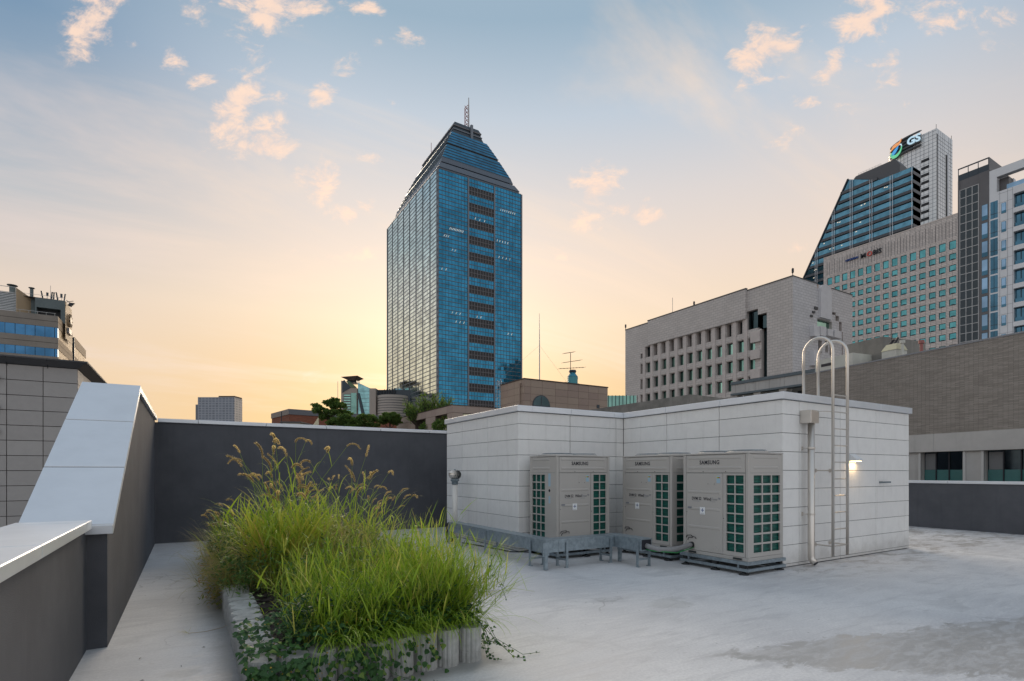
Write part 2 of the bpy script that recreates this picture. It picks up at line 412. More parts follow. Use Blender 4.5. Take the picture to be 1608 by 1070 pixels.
# ------------------------------------------------------------------ palette
mat('dark_stucco', (.103, .107, .120), .85, var=.14, vscale=1.2, bump=.5, bscale=160, spec=.25, streak=.35)
mat('coping_metal', (.74, .77, .81), .40, .40, var=.05, vscale=1.5)
objvar('white_panel', (.84, .83, .81), .03, .55, bump=.06, bscale=220, spec=.35, grime=True)
mat('joint', (.03, .035, .05), .8)
mat('galvanized', (.30, .36, .40), .42, .55, var=.22, vscale=14)
mat('galv_dark', (.20, .25, .28), .5, .5, var=.2, vscale=9)
mat('stainless', (.68, .64, .59), .36, 1.0)
mat('black_rubber', (.015, .016, .018), .6)
mat('pvc', (.74, .72, .68), .4, var=.05)
mat('ac_shell', (.47, .445, .415), .42, .0, var=.03, vscale=2)
mat('ac_dark', (.03, .035, .035), .6)
mat('ink', (.012, .014, .022), .5)
mat('ink_grey', (.22, .23, .25), .5)
mat('ink_blue', (.01, .05, .22), .5)
mat('sticker', (.82, .83, .84), .4)
mat('sticker_blue', (.35, .50, .60), .4)
mat('eco_green', (.10, .42, .06), .4)
mat('eco_yellow', (.75, .50, .03), .4)
mat('eco_red', (.6, .06, .04), .4)
mat('foam_pipe', (.25, .25, .255), .6, var=.1, vscale=20, bump=.2, bscale=90)
mat('wire_green', (.02, .22, .06), .4)
mat('lamp_body', (.70, .72, .74), .4)
mat('lamp_glow', (1, .8, .5), .4, emit=(1.0, .72, .36), estr=4.5)
# finned heat exchanger
def coil_mat():
    m = bpy.data.materials.new('coil'); m.use_nodes = True; t = NT(m.node_tree); b = m.node_tree.nodes['Principled BSDF']
    pos = t.n('ShaderNodeNewGeometry').outputs['Position']
    wv = t.n('ShaderNodeTexWave', wave_type='BANDS', bands_direction='Z'); t.put(wv.inputs['Vector'], pos)
    wv.inputs['Scale'].default_value = 14; wv.inputs['Distortion'].default_value = 1.2; wv.inputs['Detail'].default_value = 3
    n = t.noise(t.mapv(pos, scale=(4, 4, 30)), 2, 4)
    t.put(b.inputs['Base Color'], t.mix(t.m('MULTIPLY', wv.outputs['Fac'], t.mr(n, .3, .7)), (.002, .055, .045), (.012, .19, .145)))
    b.inputs['Roughness'].default_value = .35; MATS['coil'] = m
coil_mat()
# roof floor: pale trowelled screed coat with stains, a damp patch and hairline cracks
def floor_mat():
    m = bpy.data.materials.new('screed'); m.use_nodes = True; t = NT(m.node_tree); b = m.node_tree.nodes['Principled BSDF']
    pos = t.n('ShaderNodeNewGeometry').outputs['Position']
    big = t.mr(t.noise(pos, .55, 5, .6), .3, .7)
    c = t.mix(big, (.60, .60, .61), (.76, .755, .755))
    st = t.noise(t.mapv(pos, rot=(0, 0, R(38)), scale=(.6, 3.2, 1)), 1.6, 7, .68, 1.2)
    c = t.mix(t.m('MULTIPLY', t.mr(st, .46, .70), .55), c, (.46, .46, .475))
    st2 = t.noise(t.mapv(pos, rot=(0, 0, R(-25)), scale=(.5, 2.4, 1)), 2.3, 7, .7, 1.6)
    c = t.mix(t.m('MULTIPLY', t.mr(st2, .50, .68), .55), c, (.76, .755, .75))
    bl = t.noise(pos, 1.1, 4, .6, .6)
    c = t.mix(t.m('MULTIPLY', t.mr(bl, .56, .70), .40), c, (.42, .42, .425))
    fine = t.noise(pos, 38, 4, .7)
    c = t.mix(t.m('MULTIPLY', t.mr(fine, .35, .65), .26), c, (.36, .36, .37))
    sp = t.n('ShaderNodeTexVoronoi'); t.put(sp.inputs['Vector'], pos); sp.inputs['Scale'].default_value = 5.5
    spn = t.noise(pos, 2.2, 2)
    c = t.mix(t.m('MULTIPLY', t.m('MULTIPLY', t.mr(sp.outputs['Distance'], .03, .075, 1, 0), t.mr(spn, .5, .56)), .65), c, (.12, .115, .11))
    # hairline cracks
    wp = t.vm('ADD', pos, t.vm('SCALE', t.vm('SUBTRACT', t.n('ShaderNodeTexNoise').outputs['Color'], (.5, .5, .5)), sc=0.0))
    v = t.n('ShaderNodeTexVoronoi', feature='DISTANCE_TO_EDGE'); v.inputs['Scale'].default_value = .32
    nz = t.n('ShaderNodeTexNoise'); t.put(nz.inputs['Vector'], pos); nz.inputs['Scale'].default_value = 1.3; nz.inputs['Detail'].default_value = 5
    t.put(v.inputs['Vector'], t.vm('ADD', pos, t.vm('SCALE', t.vm('SUBTRACT', nz.outputs['Color'], (.5, .5, .5)), sc=1.3)))
    cm = t.m('MULTIPLY', t.mr(v.outputs['Distance'], .0, .007, 1, 0), t.mr(t.noise(pos, .4, 2), .47, .55))
    c = t.mix(t.m('MULTIPLY', cm, .40), c, (.18, .175, .17))
    # brown dirt washed up along the foot of the panelled building
    sx = t.n('ShaderNodeSeparateXYZ'); t.put(sx.inputs[0], pos)
    near = t.m('MULTIPLY', t.mr(sx.outputs[1], 3.7, 5.2), t.mr(sx.outputs[0], 7.6, 9.4))
    dn = t.noise(t.mapv(pos, scale=(.7, 1.6, 1)), 2.4, 8, .72, .5)
    c = t.mix(t.m('MULTIPLY', t.m('MULTIPLY', near, t.mr(dn, .44, .66)), .70), c, (.20, .165, .13))
    # damp patch
    L = t.vm('SUBTRACT', pos, (3.85, 3.08, 0))
    px = t.vm('DOT_PRODUCT', L, (.80, -.60, 0)); py = t.vm('DOT_PRODUCT', L, (.60, .80, 0))
    n1 = t.noise(t.mapv(pos, rot=(0, 0, R(35)), scale=(1.0, 2.4, 1)), 2.4, 9, .68, .9)
    wob = t.m('MULTIPLY', t.m('SUBTRACT', n1, .5), 1.5)
    half = t.m('MULTIPLY', t.m('POWER', t.m('MAXIMUM', px, 0.0), .8), .34)
    e = t.m('SUBTRACT', t.m('ADD', t.m('ABSOLUTE', t.m('SUBTRACT', py, t.m('MULTIPLY', px, .17))), t.m('MULTIPLY', wob, .62)), half)
    wet = t.m('MULTIPLY', t.mr(e, -.035, .03, 1, 0), t.mr(px, -.2, .3))
    wn_ = t.mr(t.noise(t.mapv(pos, rot=(0, 0, R(30)), scale=(1, 3, 1)), 3.2, 9, .74, .8), .42, .56)
    wet = t.m('MULTIPLY', wet, t.m('ADD', .52, t.m('MULTIPLY', wn_, .46)))
    drops = t.n('ShaderNodeTexVoronoi'); t.put(drops.inputs['Vector'], t.mapv(pos, rot=(0, 0, R(35)), scale=(1, 2, 1))); drops.inputs['Scale'].default_value = 7
    dr = t.m('MULTIPLY', t.mr(drops.outputs['Distance'], .12, .22, 1, 0), t.mr(e, .02, .35, 1, 0))
    dr = t.m('MULTIPLY', t.m('MULTIPLY', dr, t.mr(t.noise(pos, 3, 3), .48, .6)), .6)
    wet = t.m('MAXIMUM', wet, dr)
    damp = t.m('MULTIPLY', t.mr(e, -.02, .5, 1, 0), .12)
    c = t.mix(damp, c, (.42, .42, .43)); c = t.mix(t.m('MULTIPLY', wet, .78), c, (.37, .355, .335))
    # two small old stains
    for (x, y, r, a_) in ((3.35, 6.2, .38, .55), (5.0, 4.55, .36, .28), (-.05, 5.0, .2, .3)):
        dd = t.vm('DISTANCE', t.vm('MULTIPLY', pos, (1, 1.3, 0)), (x, y*1.3, 0))
        f = t.mr(t.m('ADD', dd, t.m('MULTIPLY', wob, .4)), r*.6, r, 1, 0)
        c = t.mix(t.m('MULTIPLY', f, a_), c, (.34, .335, .31))
    # floor darkened close around the planter blocks
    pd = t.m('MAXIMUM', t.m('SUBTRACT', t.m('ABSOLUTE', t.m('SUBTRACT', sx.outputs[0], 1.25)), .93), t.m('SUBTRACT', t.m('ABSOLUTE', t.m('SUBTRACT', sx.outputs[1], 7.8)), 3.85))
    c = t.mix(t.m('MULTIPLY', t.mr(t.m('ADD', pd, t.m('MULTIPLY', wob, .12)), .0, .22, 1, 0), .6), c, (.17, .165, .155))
    t.put(b.inputs['Base Color'], c)
    t.put(b.inputs['Roughness'], t.mix(wet, t.mix(t.mr(st, .4, .7), (.62, .62, .62), (.5, .5, .5)), (.30, .30, .30)))
    b.inputs['Specular IOR Level'].default_value = .35
    bn = t.n('ShaderNodeBump'); bn.inputs['Strength'].default_value = .35; bn.inputs['Distance'].default_value = .012
    t.put(bn.inputs['Height'], t.m('ADD', t.m('MULTIPLY', st, .7), t.m('MULTIPLY', fine, .25))); t.put(b.inputs['Normal'], bn.outputs[0])
    MATS['screed'] = m
floor_mat()

# ------------------------------------------------------------------ the roof we stand on
b = MB(); b.wbox(-1.35, 18.9, -6.5, 14.75, -.3, 0.0); struct('roof_floor', b, 'screed', 'pale trowelled screed floor of the roof terrace')
mat('city_ground', (.24, .235, .23), .9, var=.3, vscale=.05)
b = MB(); b.face([(-3000, -3000, -25), (3000, -3000, -25), (3000, 3000, -25), (-3000, 3000, -25)]); struct('ground', b, 'city_ground', 'distant city ground far below the roof')
mat('own_facade', (.35, .35, .36), .7, var=.1)
b = MB(); b.wbox(-1.3, 18.8, -6.4, 14.7, -25, -.3)
tag(b.build('own_building', 'own_facade'), 'grey building body below the roof terrace', 'building')

# parapet walls ------------------------------------------------------
def coping(parent, fr, cuts, z0, z1, d0, d1, lip=.05, name='coping'):
    for a0, a1 in zip(cuts, cuts[1:]):
        m = MB(); m.cbox(fr, a0+.005, a1-.005, z0, z1, d0, d1, c=.006)
        m.build(name, 'coping_metal', parent)
# back wall: inner face y = 14.24
t = thing('parapet_wall', 'long dark stucco parapet wall behind the planted bed', 'wall', (2.5, 14.45, 0))
f = Fr(0, 14.24, 0, -1)
box1('wall', 'dark_stucco', t, f, -.63, 18.9, 0, 2.70, -.42, 0)
coping(t, f, [-.58, .2, 1.62, 3.03, 4.45, 5.87, 7.3, 8.7, 10.1, 11.5, 12.9, 14.3, 15.7, 17.1, 18.9], 2.70, 2.785, -.47, .045)
# tall left wall with the sloping metal flashing
t = thing('parapet_wall', 'tall dark left wall whose front end slopes under pale metal sheets', 'wall', (-.9, 10, 0))
f = Fr(-.63, 0, 1, 0)        # faces +x, a = y
m = MB(); m.fprism(f, [(6.08, 0), (14.24, 0), (14.24, 2.735), (9.36, 2.735), (6.08, 1.06)], -.56, 0); m.build('wall', 'dark_stucco', t)
coping(t, f, [9.315, 11.2, 12.8, 14.19], 2.736, 2.825, -.60, .045)
sl_ = [(6.02, 1.125), (7.03, 1.650), (8.13, 2.222), (9.31, 2.836)]
for (y0, z0), (y1, z1) in zip(sl_, sl_[1:]):
    m = MB(); k = .011
    m.convex([f(y0+k, z0+k/2, -.61), f(y1-k, z1-k/2, -.61), f(y1-k, z1-k/2, .05), f(y0+k, z0+k/2, .05),
              f(y0+k, z0-.075, -.61), f(y1-k, z1-.075, -.61), f(y1-k, z1-.075, .05), f(y0+k, z0-.075, .05)],
             [(0, 1, 2, 3), (4, 5, 6, 7), (0, 1, 5, 4), (1, 2, 6, 5), (2, 3, 7, 6), (3, 0, 4, 7)])
    m.build('flashing_sheet', 'coping_metal', t)
for (y0, z0) in sl_[1:3]:
    m = MB(); m.convex([f(y, z0+(y-y0)*.52+dz, d) for d in (-.607, .047) for y, dz in ((y0-.0105, -.06), (y0+.0105, -.06), (y0+.0105, -.006), (y0-.0105, -.006))], [(0, 1, 2, 3), (4, 5, 6, 7), (0, 1, 5, 4), (1, 2, 6, 5), (2, 3, 7, 6), (3, 0, 4, 7)]); m.build('seam', 'joint', t)
m = MB(); m.cbox(f, 5.995, 6.022, 1.04, 1.121, -.61, .05, c=.004); m.build('flashing_lip', 'coping_metal', t)
# low left wall
t = thing('parapet_wall', 'low dark wall in the left corner with a wide pale metal coping', 'wall', (-1, 2, 0))
f = Fr(-.78, 0, 1, 0)
box1('wall', 'dark_stucco', t, f, -6.5, 6.078, 0, 1.09, -.42, 0)
coping(t, f, [-6.5, -2.8, .9, 2.6, 4.1, 5.72, 5.99], 1.09, 1.172, -.46, .05)
# right wall
t = thing('parapet_wall', 'low dark parapet wall under the grey neighbour windows', 'wall', (18.2, 3, 0))
f = Fr(18.1, 0, -1, 0)
box1('wall', 'dark_stucco', t, f, -14.24, 6.5, 0, 1.27, -.42, 0)
coping(t, f, [-14.24, -11, -9.2, -7.6, -6.45, -4.2, -2.4, -.6, 1.2, 3, 6.5], 1.27, 1.345, -.46, .045)

# panelled building --------------------------------------------------
bt = thing('rooftop_building', 'white panel clad rooftop building with metal coping and wall ladder', 'building', (9.3, 8.8, 0))
XB, YA, XC, YD, XE, YF = 5.63, 9.05, 8.43, 5.255, 12.87, 12.5
core = [(XB+.03, YA+.03), (XC+.03, YA+.03), (XC+.03, YD+.03), (XE-.03, YD+.03), (XE-.03, YF-.03), (XB+.03, YF-.03)]
m = MB(); m.prism(core, 0, 2.805); m.build('core', 'joint', bt)
faces = [(Fr(XB, 0, -1, 0), [-YF, -11.6, -10.33, -YA]), (Fr(0, YA, 0, -1), [XB, 6.92, 8.21, XC]),
         (Fr(XC, 0, -1, 0), [-YA, -7.77, -6.5, -YD]), (Fr(0, YD, 0, -1), [XC, 8.90, 10.20, 11.50, XE]),
         (Fr(XE, 0, 1, 0), [YD, 6.5, 7.8, 9.1, 10.4, YF])]
rows = [.012, .06]+[.06+.3125*k for k in range(1, 9)]+[2.80]
for f, cuts in faces:
    for a0, a1 in zip(cuts, cuts[1:]):
        for z0, z1 in zip(rows, rows[1:]):
            m = MB(); j = rnd.uniform(-.0008, .0008)
            m.cbox(f, a0+.006, a1-.006, z0+.004, z1-.004, -.022, j, c=.003)
            m.build('panel', 'white_panel', bt)
def mitred(parent, outer, w0, z0, z1, cutsets):
    pass
# coping follows the outline, standing 4 cm proud
o_, i_ = .045, .30
def cop(f, cuts, ext0, ext1):
    for k, (a0, a1) in enumerate(zip(cuts, cuts[1:])):
        e0 = a0-(ext0 if k == 0 else -.003); e1 = a1+(ext1 if k == len(cuts)-2 else -.003)
        m = MB(); m.cbox(f, e0, e1, 2.806, 2.925, -i_, o_, c=.006); m.build('coping', 'coping_metal', bt)
cop(faces[0][0], [-YF, -11.75, -10.5, -YA], o_, o_)
cop(faces[1][0], [XB+i_+.001, 6.92, 8.12, XC-o_-.002], 0, 0)
cop(faces[2][0], [-YA-i_, -YA-.02, -7.77, -6.45, -YD], -.002, o_)
cop(faces[3][0], [XC+i_+.001, 8.90, 10.2, 11.6, XE], 0, o_)
cop(faces[4][0], [YD+i_+.001, 8, 10.4, YF], 0, o_)
cop(Fr(0, YF, 0, 1), [-XE+i_+.001, -10, -8, -XB-i_-.001], 0, 0)
m = MB(); m.prism([(x, y) for x, y in core], 2.806, 2.83); m.build('roof', 'screed', bt)
f = faces[3][0]
m = MB(); m.box(f, 11.62, 11.655, 1.375, 1.41, .0015, .05); m.cbox(f, 11.62, 11.97, 1.378, 1.408, .045, .06, c=.004)
m.build('door_handle', 'galv_dark', bt)

# downspout and scupper
t = thing('downspout', 'stainless rainwater pipe with square outlet box on the panelled wall', 'pipe', (9.04, 5.1, 0))
m = MB(); m.cbox(f, 8.91, 9.15, 2.42, 2.64, .004, .20, c=.006); m.build('outlet_box', 'stainless', t)
m = MB(); m.box(Fr(9.15, 0, 1, 0), 5.075, 5.235, 2.435, 2.625, .001, .004)
for k in range(5): m.box(Fr(9.15, 0, 1, 0), 5.08, 5.23, 2.445+k*.036, 2.46+k*.036, .004, .012)
m.build('grille', 'galv_dark', t)
m = MB(); m.tube([(9.04, 5.13, 2.42), (9.04, 5.13, .17), (9.04, 5.12, .11), (9.045, 5.06, .055)], .054, 16); m.build('pipe', 'stainless', t, smooth=True)
m = MB(); m.tube([(9.0454, 5.0555, .052), (9.0458, 5.05, .047)], .046, 16); m.build('pipe_mouth', 'ink', t)
for z in (2.0, .88):
    m = MB(); m.tube([(9.04, 5.13, z-.012), (9.04, 5.13, z+.012)], .061, 16); m.box(f, 8.96, 8.985, z-.03, z+.03, .002, .02); m.box(f, 8.965, 9.03, z-.006, z+.006, .02, .1)
    m.build('bracket', 'stainless', t)

# ladder
t = thing('wall_ladder', 'stainless roof ladder with looped handrails over the coping', 'ladder', (9.6, 4.95, 0))
for x in (9.377, 9.84):
    pts = [(x, 4.95, .15), (x, 4.95, 3.66)]
    for k in range(1, 13):
        th = math.pi*k/12; pts.append((x, 5.203-.253*math.cos(th), 3.66+.27*math.sin(th)))
    pts.append((x, 5.456, 2.931))
    m = MB(); m.tube(pts, .0235, 14); m.build('rail', 'stainless', t, smooth=True)
    for z in (.33, 1.62):
        m = MB(); m.tube([(x, 4.95, z), (x, 5.25, z)], .012, 8); m.tube([(x, 5.238, z), (x, 5.252, z)], .035, 12); m.build('wall_bracket', 'stainless', t)
m = MB(); m.tube([(9.0, 5.12, 2.62), (9.2, 4.98, 2.62), (9.377, 4.95, 2.62)], .008, 6); m.build('stay', 'stainless', t)
for k in range(10):
    z = .33+.2865*k
    m = MB(); m.tube([(9.377, 4.95, z), (9.84, 4.95, z)], .011, 8); m.build('rung', 'stainless', t)

# wall lamp
t = thing('wall_lamp', 'small white wedge wall light glowing warm beside the ladder', 'lamp', (10.6, 5.2, 1.87))
m = MB(); g = Fr(0, YD, 0, -1)
m.convex([g(10.50, 1.80, .003), g(10.72, 1.80, .003), g(10.72, 1.80, .13), g(10.50, 1.80, .13), g(10.50, 1.935, .003), g(10.72, 1.935, .003), g(10.72, 1.835, .13), g(10.50, 1.835, .13)],
         [(0, 1, 2, 3), (4, 5, 6, 7), (0, 1, 5, 4), (1, 2, 6, 5), (2, 3, 7, 6), (3, 0, 4, 7)])
m.build('housing', 'lamp_body', t)
m = MB(); m.box(g, 10.515, 10.705, 1.788, 1.799, .02, .122); m.build('diffuser', 'lamp_glow', t)
ld = bpy.data.lights.new('lamp_light', 'AREA'); ld.shape = 'RECTANGLE'; ld.size = .18; ld.size_y = .09; ld.energy = 2.4; ld.color = (1, .68, .34)
lo = bpy.data.objects.new('lamp_light', ld); C.objects.link(lo); lo.parent = t
lo.location = (10.61-10.6, YD-.075-5.2, 1.783-1.87); lo.rotation_euler = (R(-20), 0, 0)

# vent pipe with turbine
t = thing('vent_pipe', 'white vent pipe with round turbine head by the panelled wall', 'pipe', (5.29, 11.29, 0))
m = MB(); m.lathe((5.29, 11.29, 0), [(.062, 0), (.062, 1.36)], 20); m.build('pipe', 'pvc', t, smooth=True)
m = MB(); m.lathe((5.29, 11.29, 1.30), [(.07, 0), (.075, .02), (.075, .07), (.10, .09), (.10, .12)], 20); m.build('collar', 'galv_dark', t, smooth=True)
hd = None
m = MB(); m.lathe((5.29, 11.29, 1.425), [(.085, 0), (.10, .05), (.095, .15), (.03, .205)], 16); hd = m.build('turbine_head', 'galv_dark', t, smooth=True)
for k in range(18):
    a = 2*math.pi*k/18; m = MB(); P = []
    for j in range(7):
        th = math.pi*(j/6)*.9+.1; r = .05+.098*math.sin(th); z = 1.425+.105-.105*math.cos(th); tw = a+.5*j/6
        P.append([(5.29+r*math.cos(tw), 11.29+r*math.sin(tw), z), (5.29+(r-.02)*math.cos(tw+.30), 11.29+(r-.02)*math.sin(tw+.30), z)])
    for j in range(6): m.face([P[j][0], P[j][1], P[j+1][1], P[j+1][0]])
    m.build('vane', 'stainless', hd)
m = MB(); m.lathe((5.29, 11.29, 1.63), [(.04, 0), (.02, .012), (.008, .03)], 12); m.build('cap', 'galv_dark', hd)

# cable tray --------------------------------------------------------
t = thing('cable_tray', 'grey galvanized pipe trunking on short legs zigzagging past the outdoor units', 'cable tray', (5.2, 8, 0))
H0, H1 = .275, .475
def seg(p, q, wd=.13):
    fr = Fr(p[0], p[1], -(q[1]-p[1]), q[0]-p[0]) if False else None
    dx, dy = q[0]-p[0], q[1]-p[1]; L = math.hypot(dx, dy); g = Fr(p[0], p[1], dy/L, -dx/L)
    return g, L
def duct(p, q, e0=0, e1=0, wd=.125):
    g, L = seg(p, q)
    m = MB(); m.box(g, -e0, L+e1, H0, H1-.003, -wd, wd); m.build('trunking', 'galvanized', t)
    m = MB(); m.box(g, -e0-.004, L+e1+.004, H1-.002, H1+.006, -wd-.006, wd+.006); m.box(g, -e0-.004, L+e1+.004, H1-.03, H1-.002, wd+.001, wd+.006); m.box(g, -e0-.004, L+e1+.004, H1-.03, H1-.002, -wd-.006, -wd-.001); m.build('cover', 'galvanized', t)
    return g, L
tr_ = [(5.1, 10.95), (5.1, 7.28), (6.57, 7.28), (6.57, 6.50)]
g1, L1 = duct(tr_[0], tr_[1], 0, -.13); duct((5.1, 7.41), (5.1, 7.15), 0, 0, .128)
g2, L2 = duct((5.235, 7.28), (6.44, 7.28)); duct((6.57, 7.41), (6.57, 7.15), 0, 0, .128)
g3, L3 = duct((6.57, 7.145), (6.57, 6.50))
for g, a in ((g1, .05), (g1, 1.75), (g1, 3.35), (g2, .16), (g2, 1.12), (g3, .58)):
    for d in (-.12, .12):
        m = MB(); m.box(g, a-.022, a+.022, .012, H1-.05 if d > 0 else H0-.002, d+(.011 if d > 0 else -.02), d+(.03 if d > 0 else .0)); m.box(g, a-.03, a+.03, 0, .012, d-.02, d+.03); m.build('leg', 'galvanized', t)
    m = MB(); m.box(g, a-.016, a+.016, .115, .145, -.119, .129); m.build('leg_brace', 'galvanized', t)
    for z in (H1-.07, H0+.03):
        m = MB(); m.tube([g(a, z, .1295), g(a, z, .137)], .009, 6); m.build('bolt', 'galv_dark', t)
for x, y in ((5.1-.135, 7.28-.14), (6.57-.0, 7.28-.14)):
    m = MB(); m.wbox(x-.028, x+.028, y-.02, y+.028, 0.01, H0+.06); m.wbox(x-.06, x+.06, y-.012, y+.0, H0-.05, H1-.03); m.build('corner_leg', 'galvanized', t)
m = MB(); m.box(g3, L3-.001, L3+.002, H0+.02, H1-.015, -.11, .11); m.build('open_end', 'ink', t)
# insulated pipes from the trunking into the third unit, black pipes at the other end
t = thing('refrigerant_pipe', 'grey wrapped pipe running from trunking end into the nearest outdoor unit', 'pipe', (6.9, 6.3, 0))
m = MB(); m.tube([(6.57, 6.56, .37), (6.58, 6.43, .345), (6.66, 6.31, .315), (6.86, 6.25, .30), (7.10, 6.24, .315), (7.30, 6.24, .345), (7.395, 6.24, .355)], .043, 14); m.build('insulation', 'foam_pipe', t, smooth=True)
m = MB(); m.tube([(7.35, 6.24, .350), (7.398, 6.24, .355)], .05, 14); m.build('sleeve', 'black_rubber', t)
m = MB(); m.tube([(6.55, 6.52, .30), (6.60, 6.36, .285), (6.75, 6.22, .275), (6.95, 6.19, .25), (7.2, 6.19, .285), (7.39, 6.2, .31)], .009, 6); m.build('earth_wire', 'wire_green', t, smooth=True)
t = thing('refrigerant_pipe', 'black foam pipes turning down into the roof beside the vent pipe', 'pipe', (5.1, 11.1, 0))
for dx, z in ((-.05, .43), (.05, .35)):
    m = MB(); m.tube([(5.1+dx, 10.93, z), (5.1+dx, 11.08, z), (5.1+dx, 11.14, z-.04), (5.1+dx, 11.16, z-.12), (5.1+dx, 11.16, 0)], .042, 12); m.build('pipe', 'black_rubber', t, smooth=True)
t = thing('cable', 'thin black cables lying along the foot of the white wall', 'cable', (5.5, 10, 0))
for k, dx in enumerate((.0, .05)):
    m = MB(); m.tube([(5.25-dx*.3, 10.8, .012), (5.38-dx, 10.2, .012), (5.46-dx, 9.6, .012), (5.5-dx, 9.1, .012), (5.75, 8.9-dx, .012)], .009, 6); m.build('cord', 'ink', t)

# outdoor units ------------------------------------------------------
W, D, HU = 1.27, .90, 1.695
def grille(mb, fr, a0, a1, z0, z1, nc, nr, d, bar=.017, depth=.014):
    cw = (a1-a0-bar*(nc-1))/nc; ch = (z1-z0-bar*1.25*(nr-1))/nr
    for i in range(1, nc): mb.box(fr, a0+i*cw+(i-1)*bar, a0+i*(cw+bar), z0, z1, d-depth, d)
    for j in range(1, nr):
        zb = z0+j*ch+(j-1)*bar*1.25
        for i in range(nc):
            mb.box(fr, a0+i*(cw+bar), a0+i*(cw+bar)+cw, zb, zb+bar*1.25, d-depth, d-.0015)
def rib(mb, fr, a0, a1, z, d):
    # pressed stiffening rib: flat raised strip with sloping lips
    h = .045; k = .010
    mb.convex([fr(a0, z, d), fr(a1, z, d), fr(a1, z+h, d), fr(a0, z+h, d), fr(a0+.02, z+k, d+.007), fr(a1-.02, z+k, d+.007), fr(a1-.02, z+h-k, d+.007), fr(a0+.02, z+h-k, d+.007)],
              [(4, 5, 6, 7), (0, 1, 5, 4), (1, 2, 6, 5), (2, 3, 7, 6), (3, 0, 4, 7), (0, 1, 2, 3)])
def make_unit():
    u = thing('outdoor_unit', '', 'air conditioner', (0, 0, 0), 'outdoor air conditioning units')
    F0, FL, FR_, FBk = Fr(0, 0, 0, -1), Fr(0, 0, -1, 0), Fr(W, 0, 1, 0), Fr(0, D, 0, 1)
    # inner body and coil
    m = MB(); m.wbox(.045, W-.045, .045, D-.03, .03, 1.62); m.build('coil', 'coil', u)
    m = MB(); m.wbox(.006, W-.006, .006, D-.006, -.001, .055); m.build('base_pan', 'ac_shell', u)
    for x in (.12, W-.27):
        m = MB(); m.box(F0, x, x+.16, .012, .042, .0065, .0085); m.build('lifting_slot', 'ac_dark', u)
    # posts
    for x0, x1, y0, y1 in ((0, .055, 0, .05), (W-.055, W, 0, .05), (0, .05, D-.05, D), (W-.05, W, D-.05, D)):
        m = MB(); m.cbox(WF, x0, x1, .05, 1.675, -y1, -y0, c=.006); m.build('corner_post', 'ac_shell', u)
    # front
    m = MB(); m.cbox(F0, .062, W-.062, 1.375, 1.668, -.03, -.004, c=.004); fp = m.build('front_panel', 'ac_shell', u, label='upper front panel with the maker name')
    m = MB(); rib(m, F0, .10, W-.12, 1.60, -.004); rib(m, F0, .10, W-.12, 1.435, -.004); m.build('rib', 'ac_shell', fp)
    text('lettering', 'SAMSUNG', .092, F0, .345, 1.516, -.0035, 'ink', fp, bold=.0022, spacing=1.10, sx=.88)
    m = MB(); m.cbox(F0, .062, .80, .06, 1.368, -.03, -.003, c=.004); sp_ = m.build('service_panel', 'ac_shell', u)
    m = MB()
    for z in (1.03, .745, .44): rib(m, F0, .10, .76, z, -.003)
    m.build('rib', 'ac_shell', sp_)
    text('lettering', 'DVM S2', .074, F0, .185, .915, -.0025, 'ink', sp_, bold=.0008, sx=.80)
    text('lettering', 'Wind', .074, F0, .425, .915, -.0025, 'ink', sp_, bold=.0012, sx=.92)
    text('lettering', 'Free\u2122', .074, F0, .588, .915, -.0025, 'ink_grey', sp_, sx=.85)
    m = MB(); m.box(F0, .20, .345, .893, .899, -.0028, -.0022); m.box(F0, .555, .66, .893, .899, -.0028, -.0022); m.build('underline', 'ink_grey', sp_)
    m = MB(); m.box(F0, .105, .185, .765, .795, -.0028, .0048); m.build('rating_plate', 'ink_grey', sp_)
    m = MB(); m.box(F0, .36, .465, .675, .80, .0042, .0055); st = m.build('sticker', 'sticker', sp_)
    m = MB(); c0 = .4125; z0 = .7475
    for q in range(4):
        ca, sa = math.cos(q*math.pi/2), math.sin(q*math.pi/2)
        pts = [(0, 0), (.012, .008), (.040, 0), (.012, -.008)]
        m.face([F0(c0+x*ca-y*sa, z0+x*sa+y*ca, .0058) for x, y in pts])
    m.build('emblem', 'ink_blue', st)
    m = MB(); m.box(F0, .375, .45, .684, .690, .0056, .006); m.build('small_print', 'ink_grey', st)
    m = MB(); m.box(F0, .50, .665, 1.17, 1.325, -.0029, -.0012)
    m.build('cover_plate', 'ac_shell', sp_)
    m = MB()
    for a_ in (.52, .645):
        m.tube([F0(a_, 1.19, -.002), F0(a_, 1.19, .003)], .006, 6)
    m.build('screw', 'ac_dark', sp_)
    m = MB(); m.box(F0, .685, .755, 1.205, 1.325, -.0028, -.0018); en = m.build('energy_label', 'sticker_blue', sp_)
    for a_, n_ in ((.70, 'eco_yellow'), (.72, 'eco_green'), (.742, 'eco_red')):
        m = MB(); m.tube([F0(a_, 1.296, -.0018), F0(a_, 1.296, -.001)], .013, 10); m.build('mark', n_, en)
    m = MB(); m.box(F0, .56, .75, .075, .235, -.0026, -.001)
    m.build('knockout_plate', 'ac_shell', sp_)
    m = MB()
    for a_, z_ in ((.60, .11), (.655, .15), (.70, .11)): m.lathe((0, 0, 0), [(.0, .0), (.0, .0)], 3) if False else m.tube([F0(a_, z_, -.001), F0(a_, z_, .002)], .026, 12)
    m.build('knockout', 'ac_shell', sp_)
    m = MB(); m.tube([F0(.075, .26, .004), F0(.10, .30, .02), F0(.20, .31, .025), F0(.21, .27, .01), F0(.13, .265, .006), F0(.10, .22, .004)], .006, 6); m.tube([F0(.20, .29, .01), F0(.27, .285, .02), F0(.28, .25, .003)], .005, 6)
    m.build('valve_wire', 'ink', sp_)
